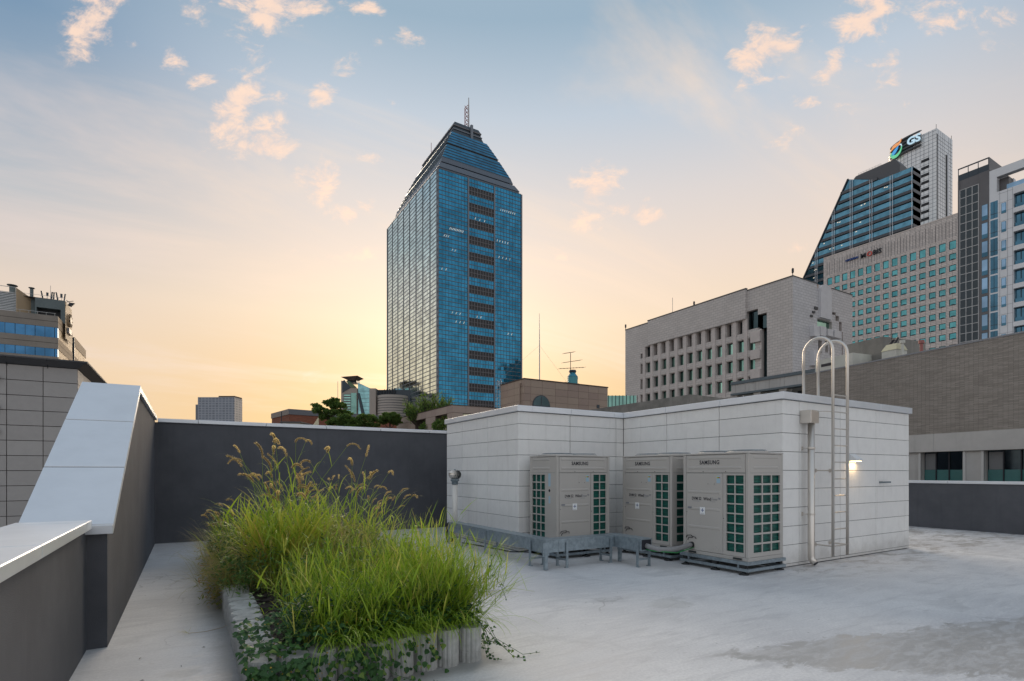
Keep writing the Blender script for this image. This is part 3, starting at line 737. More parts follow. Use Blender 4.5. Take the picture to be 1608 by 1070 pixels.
    for a_, z_ in ((.42, 1.395), (.86, 1.395), (.08, .70), (.82, .64)):
        m = MB(); m.tube([F0(a_, z_, -.004), F0(a_, z_, .002)], .007, 6); m.build('screw', 'ac_dark', u)
    # front grille
    g0, g1 = .868, W-.088
    m = MB(); m.box(F0, .808, g0, .06, 1.368, -.03, -.004); m.box(F0, g1, W-.062, .06, 1.368, -.03, -.004); m.box(F0, g0, g1, .06, .125, -.03, -.0045); m.box(F0, g0, g1, 1.335, 1.368, -.03, -.0045)
    grille(m, F0, g0, g1, .125, 1.335, 2, 8, -.006); m.build('front_grille', 'ac_shell', u)
    # right side
    m = MB(); m.box(FR_, .05, D-.05, 1.375, 1.668, -.03, -.004); rib(m, FR_, .12, D-.12, 1.60, -.004); rib(m, FR_, .12, D-.12, 1.435, -.004); m.build('side_panel', 'ac_shell', u)
    m = MB(); m.box(FR_, .05, .135, .06, 1.372, -.03, -.004); m.box(FR_, D-.075, D-.05, .06, 1.372, -.03, -.004); m.box(FR_, .135, D-.075, .06, .125, -.03, -.0045); m.box(FR_, .135, D-.075, 1.335, 1.372, -.03, -.0045)
    grille(m, FR_, .135, D-.075, .125, 1.335, 3, 8, -.006, bar=.024); m.build('side_grille', 'ac_shell', u)
    # left side: grille over the rear, plain panel in front
    m = MB(); m.box(FL, -D+.05, -.05, 1.375, 1.668, -.03, -.004); rib(m, FL, -D+.10, -.22, 1.60, -.004); rib(m, FL, -D+.10, -.22, 1.435, -.004); m.build('side_panel', 'ac_shell', u)
    m = MB(); m.box(FL, -.34, -.05, .06, 1.372, -.03, -.004); pl_ = m.build('side_cover', 'ac_shell', u)
    m = MB(); m.box(FL, -.27, -.20, 1.12, 1.36, -.0035, -.0025); m.build('label', 'sticker_blue', pl_)
    m = MB(); m.box(FL, -.26, -.21, .80, .94, -.0035, -.0025); m.build('label', 'sticker_blue', pl_)
    m = MB(); m.tube([FL(-.235, 1.04, -.004), FL(-.235, 1.04, -.002)], .028, 12); m.build('mark', 'ink', pl_)
    m = MB(); m.box(FL, -D+.05, -D+.075, .06, 1.372, -.03, -.004); m.box(FL, -.385, -.343, .06, 1.372, -.03, -.004); m.box(FL, -D+.075, -.385, .06, .125, -.03, -.0045); m.box(FL, -D+.075, -.385, 1.335, 1.372, -.03, -.0045)
    grille(m, FL, -D+.075, -.385, .125, 1.335, 3, 8, -.006, bar=.018); m.build('side_grille', 'ac_shell', u)
    m = MB(); m.box(FBk, -W+.05, -.05, .06, 1.668, -.03, -.004); m.build('rear_panel', 'ac_shell', u)
    # top with two fan rings and wire guards
    m = MB(); m.cbox(WF, -.004, W+.004, 1.676, 1.698, -D-.004, .004, c=.004); m.build('top_panel', 'ac_shell', u)
    for cx in (W*.27, W*.73):
        m = MB(); m.lathe((cx, D/2, 1.698), [(.33, 0), (.30, .03), (.292, .03), (.29, .002)], 28); fg = m.build('fan_ring', 'ac_shell', u, smooth=True)
        m = MB()
        for r in (.06, .12, .18, .235, .285): m.tube([(cx+r*math.cos(2*math.pi*k/24), D/2+r*math.sin(2*math.pi*k/24), 1.742) for k in range(25)], .004, 4, caps=False)
        for k in range(12):
            a = 2*math.pi*k/12; m.tube([(cx+.05*math.cos(a), D/2+.05*math.sin(a), 1.742), (cx+.285*math.cos(a), D/2+.285*math.sin(a), 1.742), (cx+.312*math.cos(a), D/2+.312*math.sin(a), 1.715)], .004, 4)
        m.build('fan_guard', 'galvanized', fg)
        m = MB(); m.lathe((cx, D/2, 1.70), [(.288, 0), (.288, .004)], 24); m.build('fan_well', 'ac_dark', fg)
    return u
def make_stand():
    s_ = thing('steel_stand', '', 'stand', (0, 0, 0), 'steel stands under the outdoor units')
    x0, x1, y0, y1 = -.03, W+.03, -.05, D+.03
    for z0, z1 in ((.155, .205), (.055, .10)):
        for q in ((x0, x1, y0, y0+.05), (x0, x1, y1-.05, y1), (x0, x0+.05, y0+.051, y1-.051), (x1-.05, x1, y0+.051, y1-.051)):
            m = MB(); m.wbox(q[0], q[1], q[2], q[3], z0, z1); m.build('rail', 'galvanized', s_)
    for x in (x0+.06, (x0+x1)/2, x1-.14):
        for y in (y0+.002, y1-.07):
            if abs(x-(x0+x1)/2) < .05 and y < .1: pass
            m = MB(); m.lathe((x+.04, y+.035, 0), [(.075, 0), (.078, .012), (.03, .03), (.02, .054)], 14); m.build('foot', 'black_rubber', s_, smooth=True)
            m = MB(); m.wbox(x, x+.08, y+.003, y+.07, .101, .154); m.build('damper', 'black_rubber', s_)
    for x in (x0+.16, x1-.20):
        m = MB(); m.wbox(x, x+.03, y0+.012, y0+.042, .1005, .1545); m.build('post', 'galvanized', s_)
    return s_
u1 = make_unit(); s1 = make_stand()
spots = [((5.757, 7.93, .207), 0, 'beige outdoor unit whose left side grille faces the vent pipe, between white wall and trunking', 'steel stand half hidden behind trunking under the leftmost outdoor unit'),
         ((7.42, 7.99, .207), -90, 'beige outdoor unit in the inner corner, partly hidden behind its neighbour', 'steel stand under the middle outdoor unit'),
         ((7.385, 6.43, .207), -90, 'nearest beige outdoor unit fed by the grey wrapped pipe, right grille exposed', 'steel stand on black feet under the nearest outdoor unit')]
for k, (p, rz, lab, lab2) in enumerate(spots):
    u = u1 if k == 0 else copy_tree(u1); s2 = s1 if k == 0 else copy_tree(s1)
    u['label'] = lab; s2['label'] = lab2
for (p, rz, lab, lab2) in spots:
    for o in C.objects:
        if o.get('label') == lab: o.location = p; o.rotation_euler = (0, 0, R(rz))
        if o.get('label') == lab2: o.location = (p[0], p[1], 0); o.rotation_euler = (0, 0, R(rz))
# ------------------------------------------------------------------ distant city
G = -25.0
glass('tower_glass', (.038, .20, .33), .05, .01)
glass('tower_glass_mid', (.34, .44, .46), .12, .006)  # crown's left slope: sky reflection put into the tint, toned down
glass('tower_glass_skylit', (.70, .82, .78), .08, .006)  # left face: same glass, bright sky reflection put into its tint
mat('tower_grey', (.17, .19, .22), .5, .2, var=.1, vscale=.3)
mat('tower_dark', (.035, .05, .065), .4, .2)
mat('spandrel', (.12, .115, .12), .5, var=.1, vscale=.2)
mat('eave_blue', (.105, .125, .155), .45, .2)
mat('louvre_dark', (.018, .018, .020), .5)
mat('bar_grey', (.135, .13, .14), .5)
mat('lit_office', (1, .9, .7), .5, emit=(1.0, .88, .66), estr=.5)
mat('mast_red', (.30, .10, .09), .5); mat('mast_white', (.45, .45, .45), .5)
# --- blue glass tower
T = thing('office_tower', 'tall blue glass tower with stepped pyramid crown and dark louvre column', 'tower', (119, 261, G))
X0, Y0, X1, Y1 = 96.93, 225.39, 142.43, 297.15; WX = X1-X0; LY = Y1-Y0
FR = Fr(X0, Y0, 0, -1); FL = Fr(X0, Y0, -1, 0)       # FL: a = Y0 - Y  (0 .. -72)
FE = Fr(X1, Y0, 1, 0)
ZT = 140.0; RH = 1.93
m = MB(); m.wbox(X0+.6, X1-.6, Y0+.6, Y1-.6, G, ZT); m.build('core', 'tower_dark', T)
nrow = int((ZT-G)/RH); z00 = ZT-nrow*RH
def panes(fr, a0, a1, n, zt, rows, skip=None, tilt=.007):
    mb = MB(); cw = (a1-a0)/n
    for r in range(rows):
        z1 = zt-r*RH; z0 = z1-RH
        for i in range(n):
            if skip and skip(r, i): continue
            b0 = a0+i*cw; t1, t2 = rnd.gauss(0, tilt), rnd.gauss(0, tilt)
            h = [-.05+(sx*t1*cw+sz*t2*RH)/2 for sx, sz in ((-1, -1), (1, -1), (1, 1), (-1, 1))]
            mb.face([fr(b0, z0, h[0]), fr(b0+cw, z0, h[1]), fr(b0+cw, z1, h[2]), fr(b0, z1, h[3])])
    return mb
NR = 64
for a0, a1, n in ((.7, 15.3, 9), (29.9, 44.8, 9)):
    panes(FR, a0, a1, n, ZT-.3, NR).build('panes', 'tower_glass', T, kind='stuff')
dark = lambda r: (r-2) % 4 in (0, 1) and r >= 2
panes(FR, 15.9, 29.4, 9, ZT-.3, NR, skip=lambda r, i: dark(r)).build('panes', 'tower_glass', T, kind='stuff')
k = 0
for r in range(2, NR, 4):
    zt = ZT-.3-r*RH
    m = MB(); m.box(FR, 15.9, 29.4, zt-2*RH, zt, -.3, -.12); lv = m.build('louvre_block', 'louvre_dark', T)
    m = MB()
    for i in range(10): x = 15.9+13.5*i/9; m.box(FR, x-.14, x+.14, zt-2*RH, zt, -.119, .05)
    m.box(FR, 15.9, 29.4, zt-RH-.16, zt-RH+.16, -.118, .045)
    m.build('bars', 'bar_grey', lv)
panes(FL, -LY+.6, -.8, 42, ZT-.3, NR).build('panes', 'tower_glass_skylit', T, kind='stuff')
m = MB(); mm = MB(); mv = MB()
for r in range(NR+1):
    z = ZT-.3-r*RH
    m.box(FR, .7, 44.8, z-.13, z+.13, -.11, .06)
    mm.box(FL, -LY+.5, -.8, z-.15, z+.15, -.11, .06)
m.build('spandrels', 'spandrel', T, kind='stuff'); mm.build('spandrels', 'tower_grey', T, kind='stuff')
for a in (.1, 15.6, 29.65, 45.1):
    box1('pilaster', 'tower_grey', T, FR, a-.35, a+.35, G, ZT-.5, -.12, .30)
for i in range(9):
    if i in (0, 8): continue
    y = LY*i/8; box1('mullion', 'tower_dark', T, FL, -y-.16, -y+.16, G, ZT-.4, -.12, .14)
for a in (-.5, -LY+.3): box1('pilaster', 'tower_grey', T, FL, a-.3, a+.3, G, ZT-.5, -.12, .30)
for i in range(37):
    mv.box(FR, -.28, -.06, ZT-2-i*3.86-1.2, ZT-2-i*3.86, .0, .45)
mv.build('corner_bracket', 'tower_dark', T, kind='stuff')
m = MB()
for i in range(1, 9):
    for a0, a1 in ((.7, 15.3), (15.9, 29.4), (29.9, 44.8)):
        x = a0+(a1-a0)*i/9; m.box(FR, x-.045, x+.045, ZT-.3-NR*RH, ZT-.3, -.06, .03)
m.build('fine_mullions', 'tower_dark', T, kind='stuff')
# lit ceilings behind the glass
m = MB()
def lights(fr, a0, a1, row, n, sl=.5):
    for i in range(n):
        x = a0+(a1-a0)*i/max(1, n-1); z = ZT-.3-row*RH
        m.face([fr(x, z-1.45, .02), fr(x+.16, z-1.45, .02), fr(x+.16+sl, z-.45, .02), fr(x+sl, z-.45, .02)])
lights(FR, 5.9, 12.5, 13, 10); lights(FR, 31, 37, 13, 5, .2); lights(FR, 3, 5, 15, 3, .7); lights(FR, 33, 41, 5, 8, .2)
lights(FR, 32, 38, 17, 4, .4); lights(FR, 2, 4, 23, 2, .3); lights(FR, 7, 11, 33, 3, .6); lights(FR, 9, 13, 35, 3, .5); lights(FR, 19, 24, 9, 3, .4); lights(FR, 37, 39, 36, 2, .6); lights(FR, 20, 22, 33, 2, .3); lights(FR, 7, 8.5, 18, 2, .6)
m.build('lit_ceilings', 'lit_office', T, kind='stuff')
# crown
def ring(mb, i0, z0, i1, z1, mi=0, cap=True):
    P = lambda i, z: [(X0+i, Y0+i, z), (X1-i, Y0+i, z), (X1-i, Y1-i, z), (X0+i, Y1-i, z)]
    mb.convex(P(i0, z0)+P(i1, z1), [(0, 1, 2, 3), (4, 5, 6, 7), (0, 1, 5, 4), (1, 2, 6, 5), (2, 3, 7, 6), (3, 0, 4, 7)], mi)
m = MB(); ring(m, 1.2, ZT, 1.2, 141.2); ring(m, .9, 141.21, 2.8, 144.6); m.build('lower_eave', 'eave_blue', T)
m = MB(); ring(m, 4.6, 144.61, 4.6, 145.4); ring(m, 3.3, 145.41, 4.2, 148.3); m.build('upper_eave', 'eave_blue', T)
def slope(name, i0, z0, i1, z1, rows):
    m = MB(); ring(m, i0+.3, z0, i1+.3, z1); body = m.build(name, 'tower_dark', T)
    pm = MB(); sm = MB()
    for side in range(2):
        L = WX if side == 0 else LY
        for r in range(rows):
            f0, f1 = r/rows, (r+1)/rows
            ia, ib = i0+(i1-i0)*f0, i0+(i1-i0)*f1; za, zb = z0+(z1-z0)*f0, z0+(z1-z0)*f1
            n = 26 if side == 0 else 40
            for c in range(n):
                q = []
                for ii, z, cc in ((ia, za, c), (ia, za, c+1), (ib, zb, c+1), (ib, zb, c)):
                    s_ = ii+(L-2*ii)*cc/n; q.append((X0+s_, Y0+ii, z) if side == 0 else (X0+ii, Y0+s_, z))
                pm.face(q, side)
            a, b_ = (ia, L-ia)
            if side == 0: sm.box(WF, X0+a, X0+b_, za-.16, za+.16, -Y0-ia-.02, -Y0-ia+.14)
            else: sm.box(FL, -b_, -a, za-.16, za+.16, -ia-.02, -ia+.14)
    pm.build('panes', ['tower_glass', 'tower_glass_mid'], body, kind='stuff'); sm.build('bars', 'tower_dark', body, kind='stuff')
slope('lower_slope', 4.25, 148.31, 8.3, 157.5, 5)
m = MB(); ring(m, 8.9, 157.51, 8.9, 158.6); m.build('gap_band', 'tower_dark', T)
slope('upper_slope', 8.7, 158.61, 13.0, 167.6, 5)
m = MB(); ring(m, 13.9, 167.61, 15.0, 170.6); ring(m, 14.7, 170.61, 14.7, 171.1, 1); ring(m, 15.1, 171.11, 15.4, 172.6); m.build('crown_recess', ['tower_dark', 'tower_grey'], T)
m = MB(); ring(m, 15.0, 172.61, 15.0, 173.2, 1); ring(m, 15.2, 173.21, 16.1, 175.2); m.build('crown_cap', ['tower_dark', 'bar_grey'], T)
m = MB(); m.wbox(X0+24.1, X0+25.3, Y0+14, Y0+15.2, 167.7, 175.3); m.build('crown_rib', 'tower_grey', T)
mx, my = X0+24.4, Y0+19
ms = MB(); ms.tube([(mx+.9, my, 175), (mx+.9, my, 184), (mx+.9, my, 192)], [.42, .36, .22], 8); mast = ms.build('mast', 'mast_white', T)
lat = MB()
for i in range(6):
    z = 175.2+i*2.0; lat.tube([(mx-1.3, my, z), (mx+.9, my, z+2)], .16, 5); lat.tube([(mx+.9, my, z), (mx-1.3, my, z+2)], .16, 5)
lat.tube([(mx-1.3, my, 175), (mx-1.3, my, 186.0)], .2, 5); lat.tube([(mx-1.3, my, 186), (mx+.9, my, 188.5)], .16, 5); lat.build('lattice', 'mast_red', T)
lr = MB(); lr.tube([(X0+16.5, Y0+47, 175), (X0+16.5, Y0+47, 181)], .15, 5); lr.build('lightning_rod', 'mast_red', T)

# --- granite office block
coursed('granite_y', (.55, .51, .485), (.30, .28, .265), 1, 1.15, .56, .03, streak=.14, var=.05)
coursed('granite_x', (.60, .585, .59), (.33, .32, .325), 0, 1.15, .56, .03, streak=.10, var=.05)  # same stone on the end wall, its brighter, bluer light put into the colour
mat('granite', (.54, .49, .465), .75, var=.1, vscale=.8, streak=.2)
glass('teal_glass', (.16, .30, .27), .08, .01); glass('teal_glass_pale', (.25, .45, .40), .1, .01); glass('amber_glass', (.55, .42, .28), .1, .01)
glass('dark_glass', (.05, .08, .09), .08, .01)
mat('black_recess', (.012, .013, .016), .6)
mat('roof_dark', (.10, .10, .10), .8)
Gr = thing('granite_building', 'grey granite office block with deep square windows and a stepped corner notch', 'building', (113, 85, G))
X0, Y0 = 101.54, 61.26; X1 = X0+22.3; Y1 = Y0+47.0
fl = Fr(X0, Y0, -1, 0); fr_ = Fr(X0, Y0, 0, -1)
m = MB(); m.prism([(X0+1.6, Y0+2.0), (X1-.2, Y0+2.0), (X1-.2, Y1-.2), (X0+1.6, Y1-.2)], G, 39.6); m.build('core', 'black_recess', Gr)
cols = [39.4-2.70*k for k in range(12)]           # window left edges (offset towards the far end)
wins = []
for r, (z0, z1) in enumerate([(27.2, 29.75), (23.15, 25.75), (19.15, 21.7), (15.1, 17.65), (11.0, 13.6)]):
    for k, c in enumerate(cols): wins.append((-c, -c+1.58, z0, z1, r, k))
    wins.append((-41.35, -40.55, z0, z1, r, 12))
rec = [(-c, -c+1.25, 31.15, 34.0) for c in cols[1:11]]
notch = [(-10.2, -7.5, 31.6, 35.6), (-7.5, -5.5, 31.2, 34.3), (-6.7, -5.45, 17.5, 31.2), (-39.5, -37.7, 31.2, 34.0), (-41.3, -39.6, 31.2, 32.5)]
m = MB(); m.holes(fl, -47.0, 0, G, 40.0, [x[:4] for x in wins]+rec+notch, 1.2, 0, 1)
m.build('wall', ['granite_y', 'granite'], Gr)
for q in rec: box1('dark_opening', 'black_recess', Gr, fl, q[0], q[1], q[2], q[3], -1.25, -1.1)
for q in notch: box1('pane', 'dark_glass', Gr, fl, q[0], q[1], q[2], q[3], -1.25, -.9)
for z in (31.2-2.0, 26.1, 22.1, 18.1): 
    m = MB(); m.box(fl, -8.9, -6.72, z-1.0 if z < 29 else z-.6, z+.8 if z < 29 else z+1.7, -.6, .55); m.build('corner_balcony', 'granite', Gr)
for (a0, a1, z0, z1, r, k) in wins:
    fm = MB()
    for q in ((a0, a0+.09, z0, z1), (a1-.09, a1, z0, z1), (a0+.09, a1-.09, z0, z0+.09), (a0+.09, a1-.09, z1-.09, z1)): fm.box(fl, q[0], q[1], q[2], q[3], -.85, -.72)
    wi = fm.build('window', 'black_recess', Gr)
    gm = 'teal_glass'
    if r == 0: gm = rnd.choice(['teal_glass_pale', 'teal_glass_pale', 'teal_glass'])
    if r == 3 and k in (5, 6): gm = 'amber_glass'
    if r == 2 and k in (2, 8): gm = 'teal_glass_pale'
    m = MB(); t1 = rnd.gauss(0, .008); m.convex([fl(a0+.09, z0+.09, -.80+t1), fl(a1-.09, z0+.09, -.80), fl(a1-.09, z1-.09, -.80-t1), fl(a0+.09, z1-.09, -.80),
        fl(a0+.09, z0+.09, -.86), fl(a1-.09, z0+.09, -.86), fl(a1-.09, z1-.09, -.86), fl(a0+.09, z1-.09, -.86)], [(0, 1, 2, 3), (4, 5, 6, 7), (0, 1, 5, 4), (1, 2, 6, 5), (2, 3, 7, 6), (3, 0, 4, 7)])
    m.build('pane', gm, wi)
# projecting upper wall of the middle bay, pilasters and sill bands
m = MB(); m.box(fl, -38.2, -10.0, 34.05, 40.25, .003, .55); m.build('upper_band', 'granite_y', Gr)
for k in range(12):
    a = -cols[k]-1.12 if k else -cols[k]-1.1
    m = MB(); m.box(fl, a+.15, a+.97, 6, 34.04, .004, .22); m.build('pilaster', 'granite', Gr)
for z in (29.95, 25.95, 21.9, 17.85, 13.8):
    m = MB(); m.box(fl, -41.5, -9.0, z, z+.9, .002, .10); m.build('sill_band', 'granite_y', Gr)
m = MB(); m.box(fl, -47.05, .05, 39.95, 40.2, -.3, .06); m.box(fl, -38.3, -9.9, 40.26, 40.5, .0, .62); m.build('parapet_cap', 'roof_dark', Gr)
# right end wall with an arched step-notch
m = MB()
m.holes(fr_, 0, 22.3, G, 40.0, [(8.6, 14.1, 31.4, 33.0), (9.0, 10.3, 26.0, 28.6), (11.6, 12.7, 26.4, 28.9), (13.2, 14.0, 25.9, 28.5), (11.0, 12.0, 22.0, 24.6), (13.2, 14.0, 22.0, 24.6), (8.55, 9.1, 39.2, 40.0), (13.2, 14.2, 35.2, 40.0), (14.2, 15.6, 34.6, 35.2), (15.5, 16.9, 33.5, 34.6), (16.9, 18.0, 31.5, 33.5), (18.0, 18.4, 26.0, 31.5)], .8, 0, 1)
m.build('wall', ['granite_x', 'granite'], Gr)
m = MB(); m.box(fr_, 8.6, 14.1, 31.4, 33.0, -.85, -.6); m.build('pane', 'teal_glass_pale', Gr)
for q in ((9.0, 10.3, 26.0, 28.6), (11.6, 12.7, 26.4, 28.9), (13.2, 14.0, 25.9, 28.5), (11.0, 12.0, 22.0, 24.6), (13.2, 14.0, 22.0, 24.6)):
    m = MB(); m.box(fr_, *q, -.85, -.6); m.build('pane', 'dark_glass', Gr)
mat('granite_pale', (.62, .615, .63), .7, var=.06, vscale=.8)
m = MB()
arc = [(9.1, 33.2), (9.1, 39.0)]+[(11.15-2.05*math.cos(math.pi*k/10), 39.0+1.2*math.sin(math.pi*k/10)) for k in range(1, 10)]+[(13.2, 39.0), (13.2, 33.2)]
m.fprism(fr_, arc, .002, .5); m.build('arched_panel', 'granite_pale', Gr)
for q in ((5.8, 7.9, 28.9, 31.0), (5.8, 7.9, 23.0, 26.0), (8.2, 10.3, 29.3, 31.2), (11.0, 12.9, 29.6, 31.0), (13.5, 16.2, 29.6, 31.1)):
    m = MB(); m.box(fr_, q[0], q[1], q[2], q[3], .003, .9); m.build('balcony', 'granite_pale', Gr)
for q in ((5.9, 6.7, 32.9, 33.3), (6.7, 7.5, 33.8, 34.2), (7.4, 8.5, 34.7, 35.2)):
    m = MB(); m.box(fr_, *q, .003, .25); m.build('step_stone', 'roof_dark', Gr)
m = MB(); m.box(fr_, -.05, 8.5, 40.0, 40.2, -.3, .06); m.box(fr_, 14.2, 22.35, 40.0, 40.2, -.3, .06); m.build('parapet_cap', 'roof_dark', Gr)
for a_, y_ in ((0, Y0-.0), (24, 0), (47, 0)):
    m = MB(); m.tube([(X0+.3, Y0+a_+.2, 40.2), (X0+.3, Y0+a_+.2, 41.7)], .09, 6); m.tube([(X0+.3, Y0+a_+.2, 40.8), (X0+.3, Y0+a_+.2, 41.6)], .24, 6); m.build('beacon', 'ink', Gr)
m = MB(); m.tube([(X0+.6, Y0+31, 40.2), (X0+.6, Y0+31, 44.5)], .05, 5); m.build('rod', 'ink_grey', Gr)

# --- pale office block with the lettered parapet
coursed('tile_stone', (.66, .59, .55), (.20, .18, .17), 1, 1.6, .55, .05, offset=0.0, rough=.6, bump=.3, streak=.15)
mat('tile_plain', (.64, .57, .53), .6, var=.06, vscale=.6)
glass('cyan_glass', (.10, .30, .32), .08, .006); glass('cyan_glass_deep', (.08, .27, .30), .08, .006)
Mo = thing('office_building', 'pale stone office block with rows of cyan windows and lettering on its parapet', 'building', (236, 100, G))
X0 = 228.07; f = Fr(X0, 0, -1, 0)      # a = -Y
YL, YR = 124.2, 60.0; pitch = 2.985
wl = [122.75-k*pitch for k in range(21)]
rz = [(79.15, 82.2)]+[(75.45-3.97*k, 77.75-3.97*k) for k in range(15)]
wins = [(-y, -y+2.05, z0, z1) for (z0, z1) in rz for y in wl]
m = MB(); m.holes(f, -YL, -YR, G, 91.0, wins, .5, 0, 1); m.build('wall', ['tile_stone', 'tile_plain'], Mo)
m = MB(); m.wbox(X0+.45, X0+18, YR, YL, G, 90.6); m.build('core', 'tile_plain', Mo)
m = MB(); m.box(f, -YL-.05, -YR, 91.0, 91.3, -.4, .08); m.build('parapet_cap', 'tile_plain', Mo)
for y in wl:
    m = MB(); m.box(f, -y-.0, -y+.10, 83.4, 89.3, .0, .07); m.box(f, -y+1.95, -y+2.05, 83.4, 89.3, .0, .07); m.box(f, -y+.95, -y+1.05, 83.4, 88.6, .0, .05); m.build('fluting', 'spandrel', Mo)
    m = MB(); m.box(f, -y+.1, -y+1.95, 83.5, 84.7, .0, .03); m.build('stone_block', 'granite', Mo)
nvis = 0
for i, (a0, a1, z0, z1) in enumerate(wins):
    nvis += 1
    gm = MB(); t1, t2 = rnd.gauss(0, .01), rnd.gauss(0, .01)
    gm.face([f(a0, z0, -.30+t1), f(a1, z0, -.30-t1), f(a1, z1, -.30-t2), f(a0, z1, -.30+t2)])
    if i < 231:
        fm = MB()
        fm.box(f, a0, a0+.14, z0, z1, -.295, -.18); fm.box(f, a1-.14, a1, z0, z1, -.295, -.18); fm.box(f, a0+.14, a1-.14, z1-.12, z1, -.295, -.18); fm.box(f, a0+.14, a1-.14, z0, z0+.25, -.295, -.16)
        if i >= 21: fm.box(f, a0+.5, a1-.5, z0+.30, z0+.42, -.29, .05)
        wi = fm.build('window', 'tower_dark', Mo)
        gm.build('pane', 'cyan_glass' if rnd.random() < .8 else 'cyan_glass_deep', wi)
text('lettering', 'HYUNDAI', 1.10, f, -115.3, 86.55, .35, 'ink_blue', Mo, bold=.06, extrude=.12, sx=.98)
text('lettering', 'M', 2.45, f, -109.6, 85.95, .35, 'ink', Mo, bold=.05, extrude=.12)
text('lettering', 'O', 2.45, f, -107.35, 85.95, .35, 'eco_red', Mo, bold=.06, extrude=.12, label='red round letter')
text('lettering', 'BIS', 2.45, f, -105.2, 85.95, .35, 'ink', Mo, bold=.05, extrude=.12)

# --- glass wedge and round core of the tower behind it
glass('wedge_glass', (.105, .24, .32), .06, .006)
mat('sun_louvre', (.085, .087, .095), .5); mat('white_mullion', (.66, .68, .72), .4)
mat('core_panel', (.74, .74, .74), .3, .25, var=.10, vscale=.25)
Gs = thing('office_tower', 'sloping glass wedge tower with a curved silver core carrying a round coloured emblem', 'tower', (300, 140, G))
X0 = 289.63; f = Fr(X0, 0, -1, 0); ysl = lambda z: 145.6+(151.8-z)/1.883; zsl = lambda y: 151.8-(y-145.6)*1.883
out = [(-116.88, G), (-116.88, 144.3), (-130.8, 144.6), (-145.6, 151.8), (-ysl(G), G)]
m = MB(); m.fprism(f, out, -8.35, -.4); m.build('glass_body', 'wedge_glass', Gs)
ztop = lambda y: 144.4 if y < 130.8 else (144.6+(y-130.8)*.486 if y < 145.6 else zsl(y))
for k in range(36):
    z0 = 141.0-4.13*k+.0; z1 = z0+1.3
    if k == 0: pass
    m = MB()
    y1 = ysl(z1); m.convex([f(-117.0, z0-.25, .35), f(-y1+.3, z0-.25, .35), f(-y1+.3, z1, -.38), f(-117.0, z1, -.38), f(-117.0, z0-.25, -.39), f(-y1+.3, z0-.25, -.39), f(-y1+.3, z0-.20, .36), f(-117.0, z0-.20, .36)],
             [(0, 1, 5, 4), (0, 1, 6, 7), (7, 6, 2, 3), (3, 2, 5, 4), (0, 7, 3, 4), (1, 6, 2, 5)])
    m.build('sunshade', 'sun_louvre', Gs)
    m = MB()
    for q in range(int((y1-117)/.62)): yq = 117.2+q*.62; m.convex([f(-yq, z0-.2, .37), f(-yq-.07, z0-.2, .37), f(-yq-.07, z1, -.36), f(-yq, z1, -.36), f(-yq, z0-.2, .45), f(-yq-.07, z0-.2, .45), f(-yq-.07, z1, -.30), f(-yq, z1, -.30)], [(0, 1, 2, 3), (4, 5, 6, 7), (0, 1, 5, 4), (1, 2, 6, 5), (2, 3, 7, 6), (3, 0, 4, 7)])
    if k < 16: m.build('louvre_ribs', 'spandrel', Gs, kind='stuff')
zt = 147.3
m = MB(); m.box(f, -ysl(145.4), -131.8, 145.1, 146.5, -.39, .2); m.build('sunshade', 'sun_louvre', Gs)
for y in (116.95, 125.0, 126.0, 134.0, 135.0, 143.2, 144.2, 152.1, 153.1, 161, 162, 170, 171, 179, 180, 188, 189):
    m = MB(); m.box(f, -y-.075, -y+.075, G, ztop(y)-.2, .2, .46); m.build('mullion', 'white_mullion', Gs)
m = MB(); P0 = f(-145.6, 151.8, 0); P1 = f(-ysl(G), G, 0); m.convex([f(-145.2, 151.9, -.41), f(-145.8, 151.9, -.41), f(-ysl(G)-.3, G, -.41), f(-ysl(G)+.3, G, -.41), f(-145.2, 151.9, .2), f(-145.8, 151.9, .2), f(-ysl(G)-.3, G, .2), f(-ysl(G)+.3, G, .2)], [(0, 1, 2, 3), (4, 5, 6, 7), (0, 1, 5, 4), (1, 2, 6, 5), (2, 3, 7, 6), (3, 0, 4, 7)]); m.build('edge_trim', 'tower_dark', Gs)
f2 = Fr(X0, 116.88, 0, -1)
m = MB(); m.box(f2, .41, 8.4, G, 144.5, -3, .0); m.build('side_glass', 'dark_glass', Gs)
m = MB()
for k in range(24): m.box(f2, .41, 8.4, 141.0-4.13*k, 142.5-4.13*k, .002, .2)
m.build('side_bands', 'sun_louvre', Gs)
m = MB(); m.fprism(f, [(-122.4, 144.6), (-122.4, 148.6), (-124.5, 151.9), (-134.5, 151.9), (-142.0, 151.95), (-143.2, 151.0), (-139.0, 148.9), (-131, 145.0)], -8.0, -1.0); m.build('penthouse', 'sun_louvre', Gs)
m = MB()
for q in range(9): yq = 131+q*1.3; m.tube([f(-yq, 151.9, -2), f(-yq, 153.2, -2)], .06, 4)
m.tube([f(-131, 153.2, -2), f(-141.5, 153.2, -2)], .06, 4); m.tube([f(-131, 152.6, -2), f(-141.5, 152.6, -2)], .05, 4); m.build('railing', 'mast_white', Gs)
# lit ceilings
m = MB()
for (y, z) in ((128, 139.5), (129, 139.7), (138, 135.6), (139.5, 135.5), (150, 131.2), (151, 131.4), (140, 127.2), (158, 123), (155, 119), (153, 118.9), (149, 118.8), (164, 114.6), (163, 110.4), (162.4, 110.6), (163.5, 106.4), (142, 123.2)):
    m.face([f(-y, z, -.37), f(-y+.7, z+.1, -.37), f(-y+.7, z+.45, -.37), f(-y, z+.35, -.37)])
m.build('lit_ceilings', 'lit_office', Gs, kind='stuff')
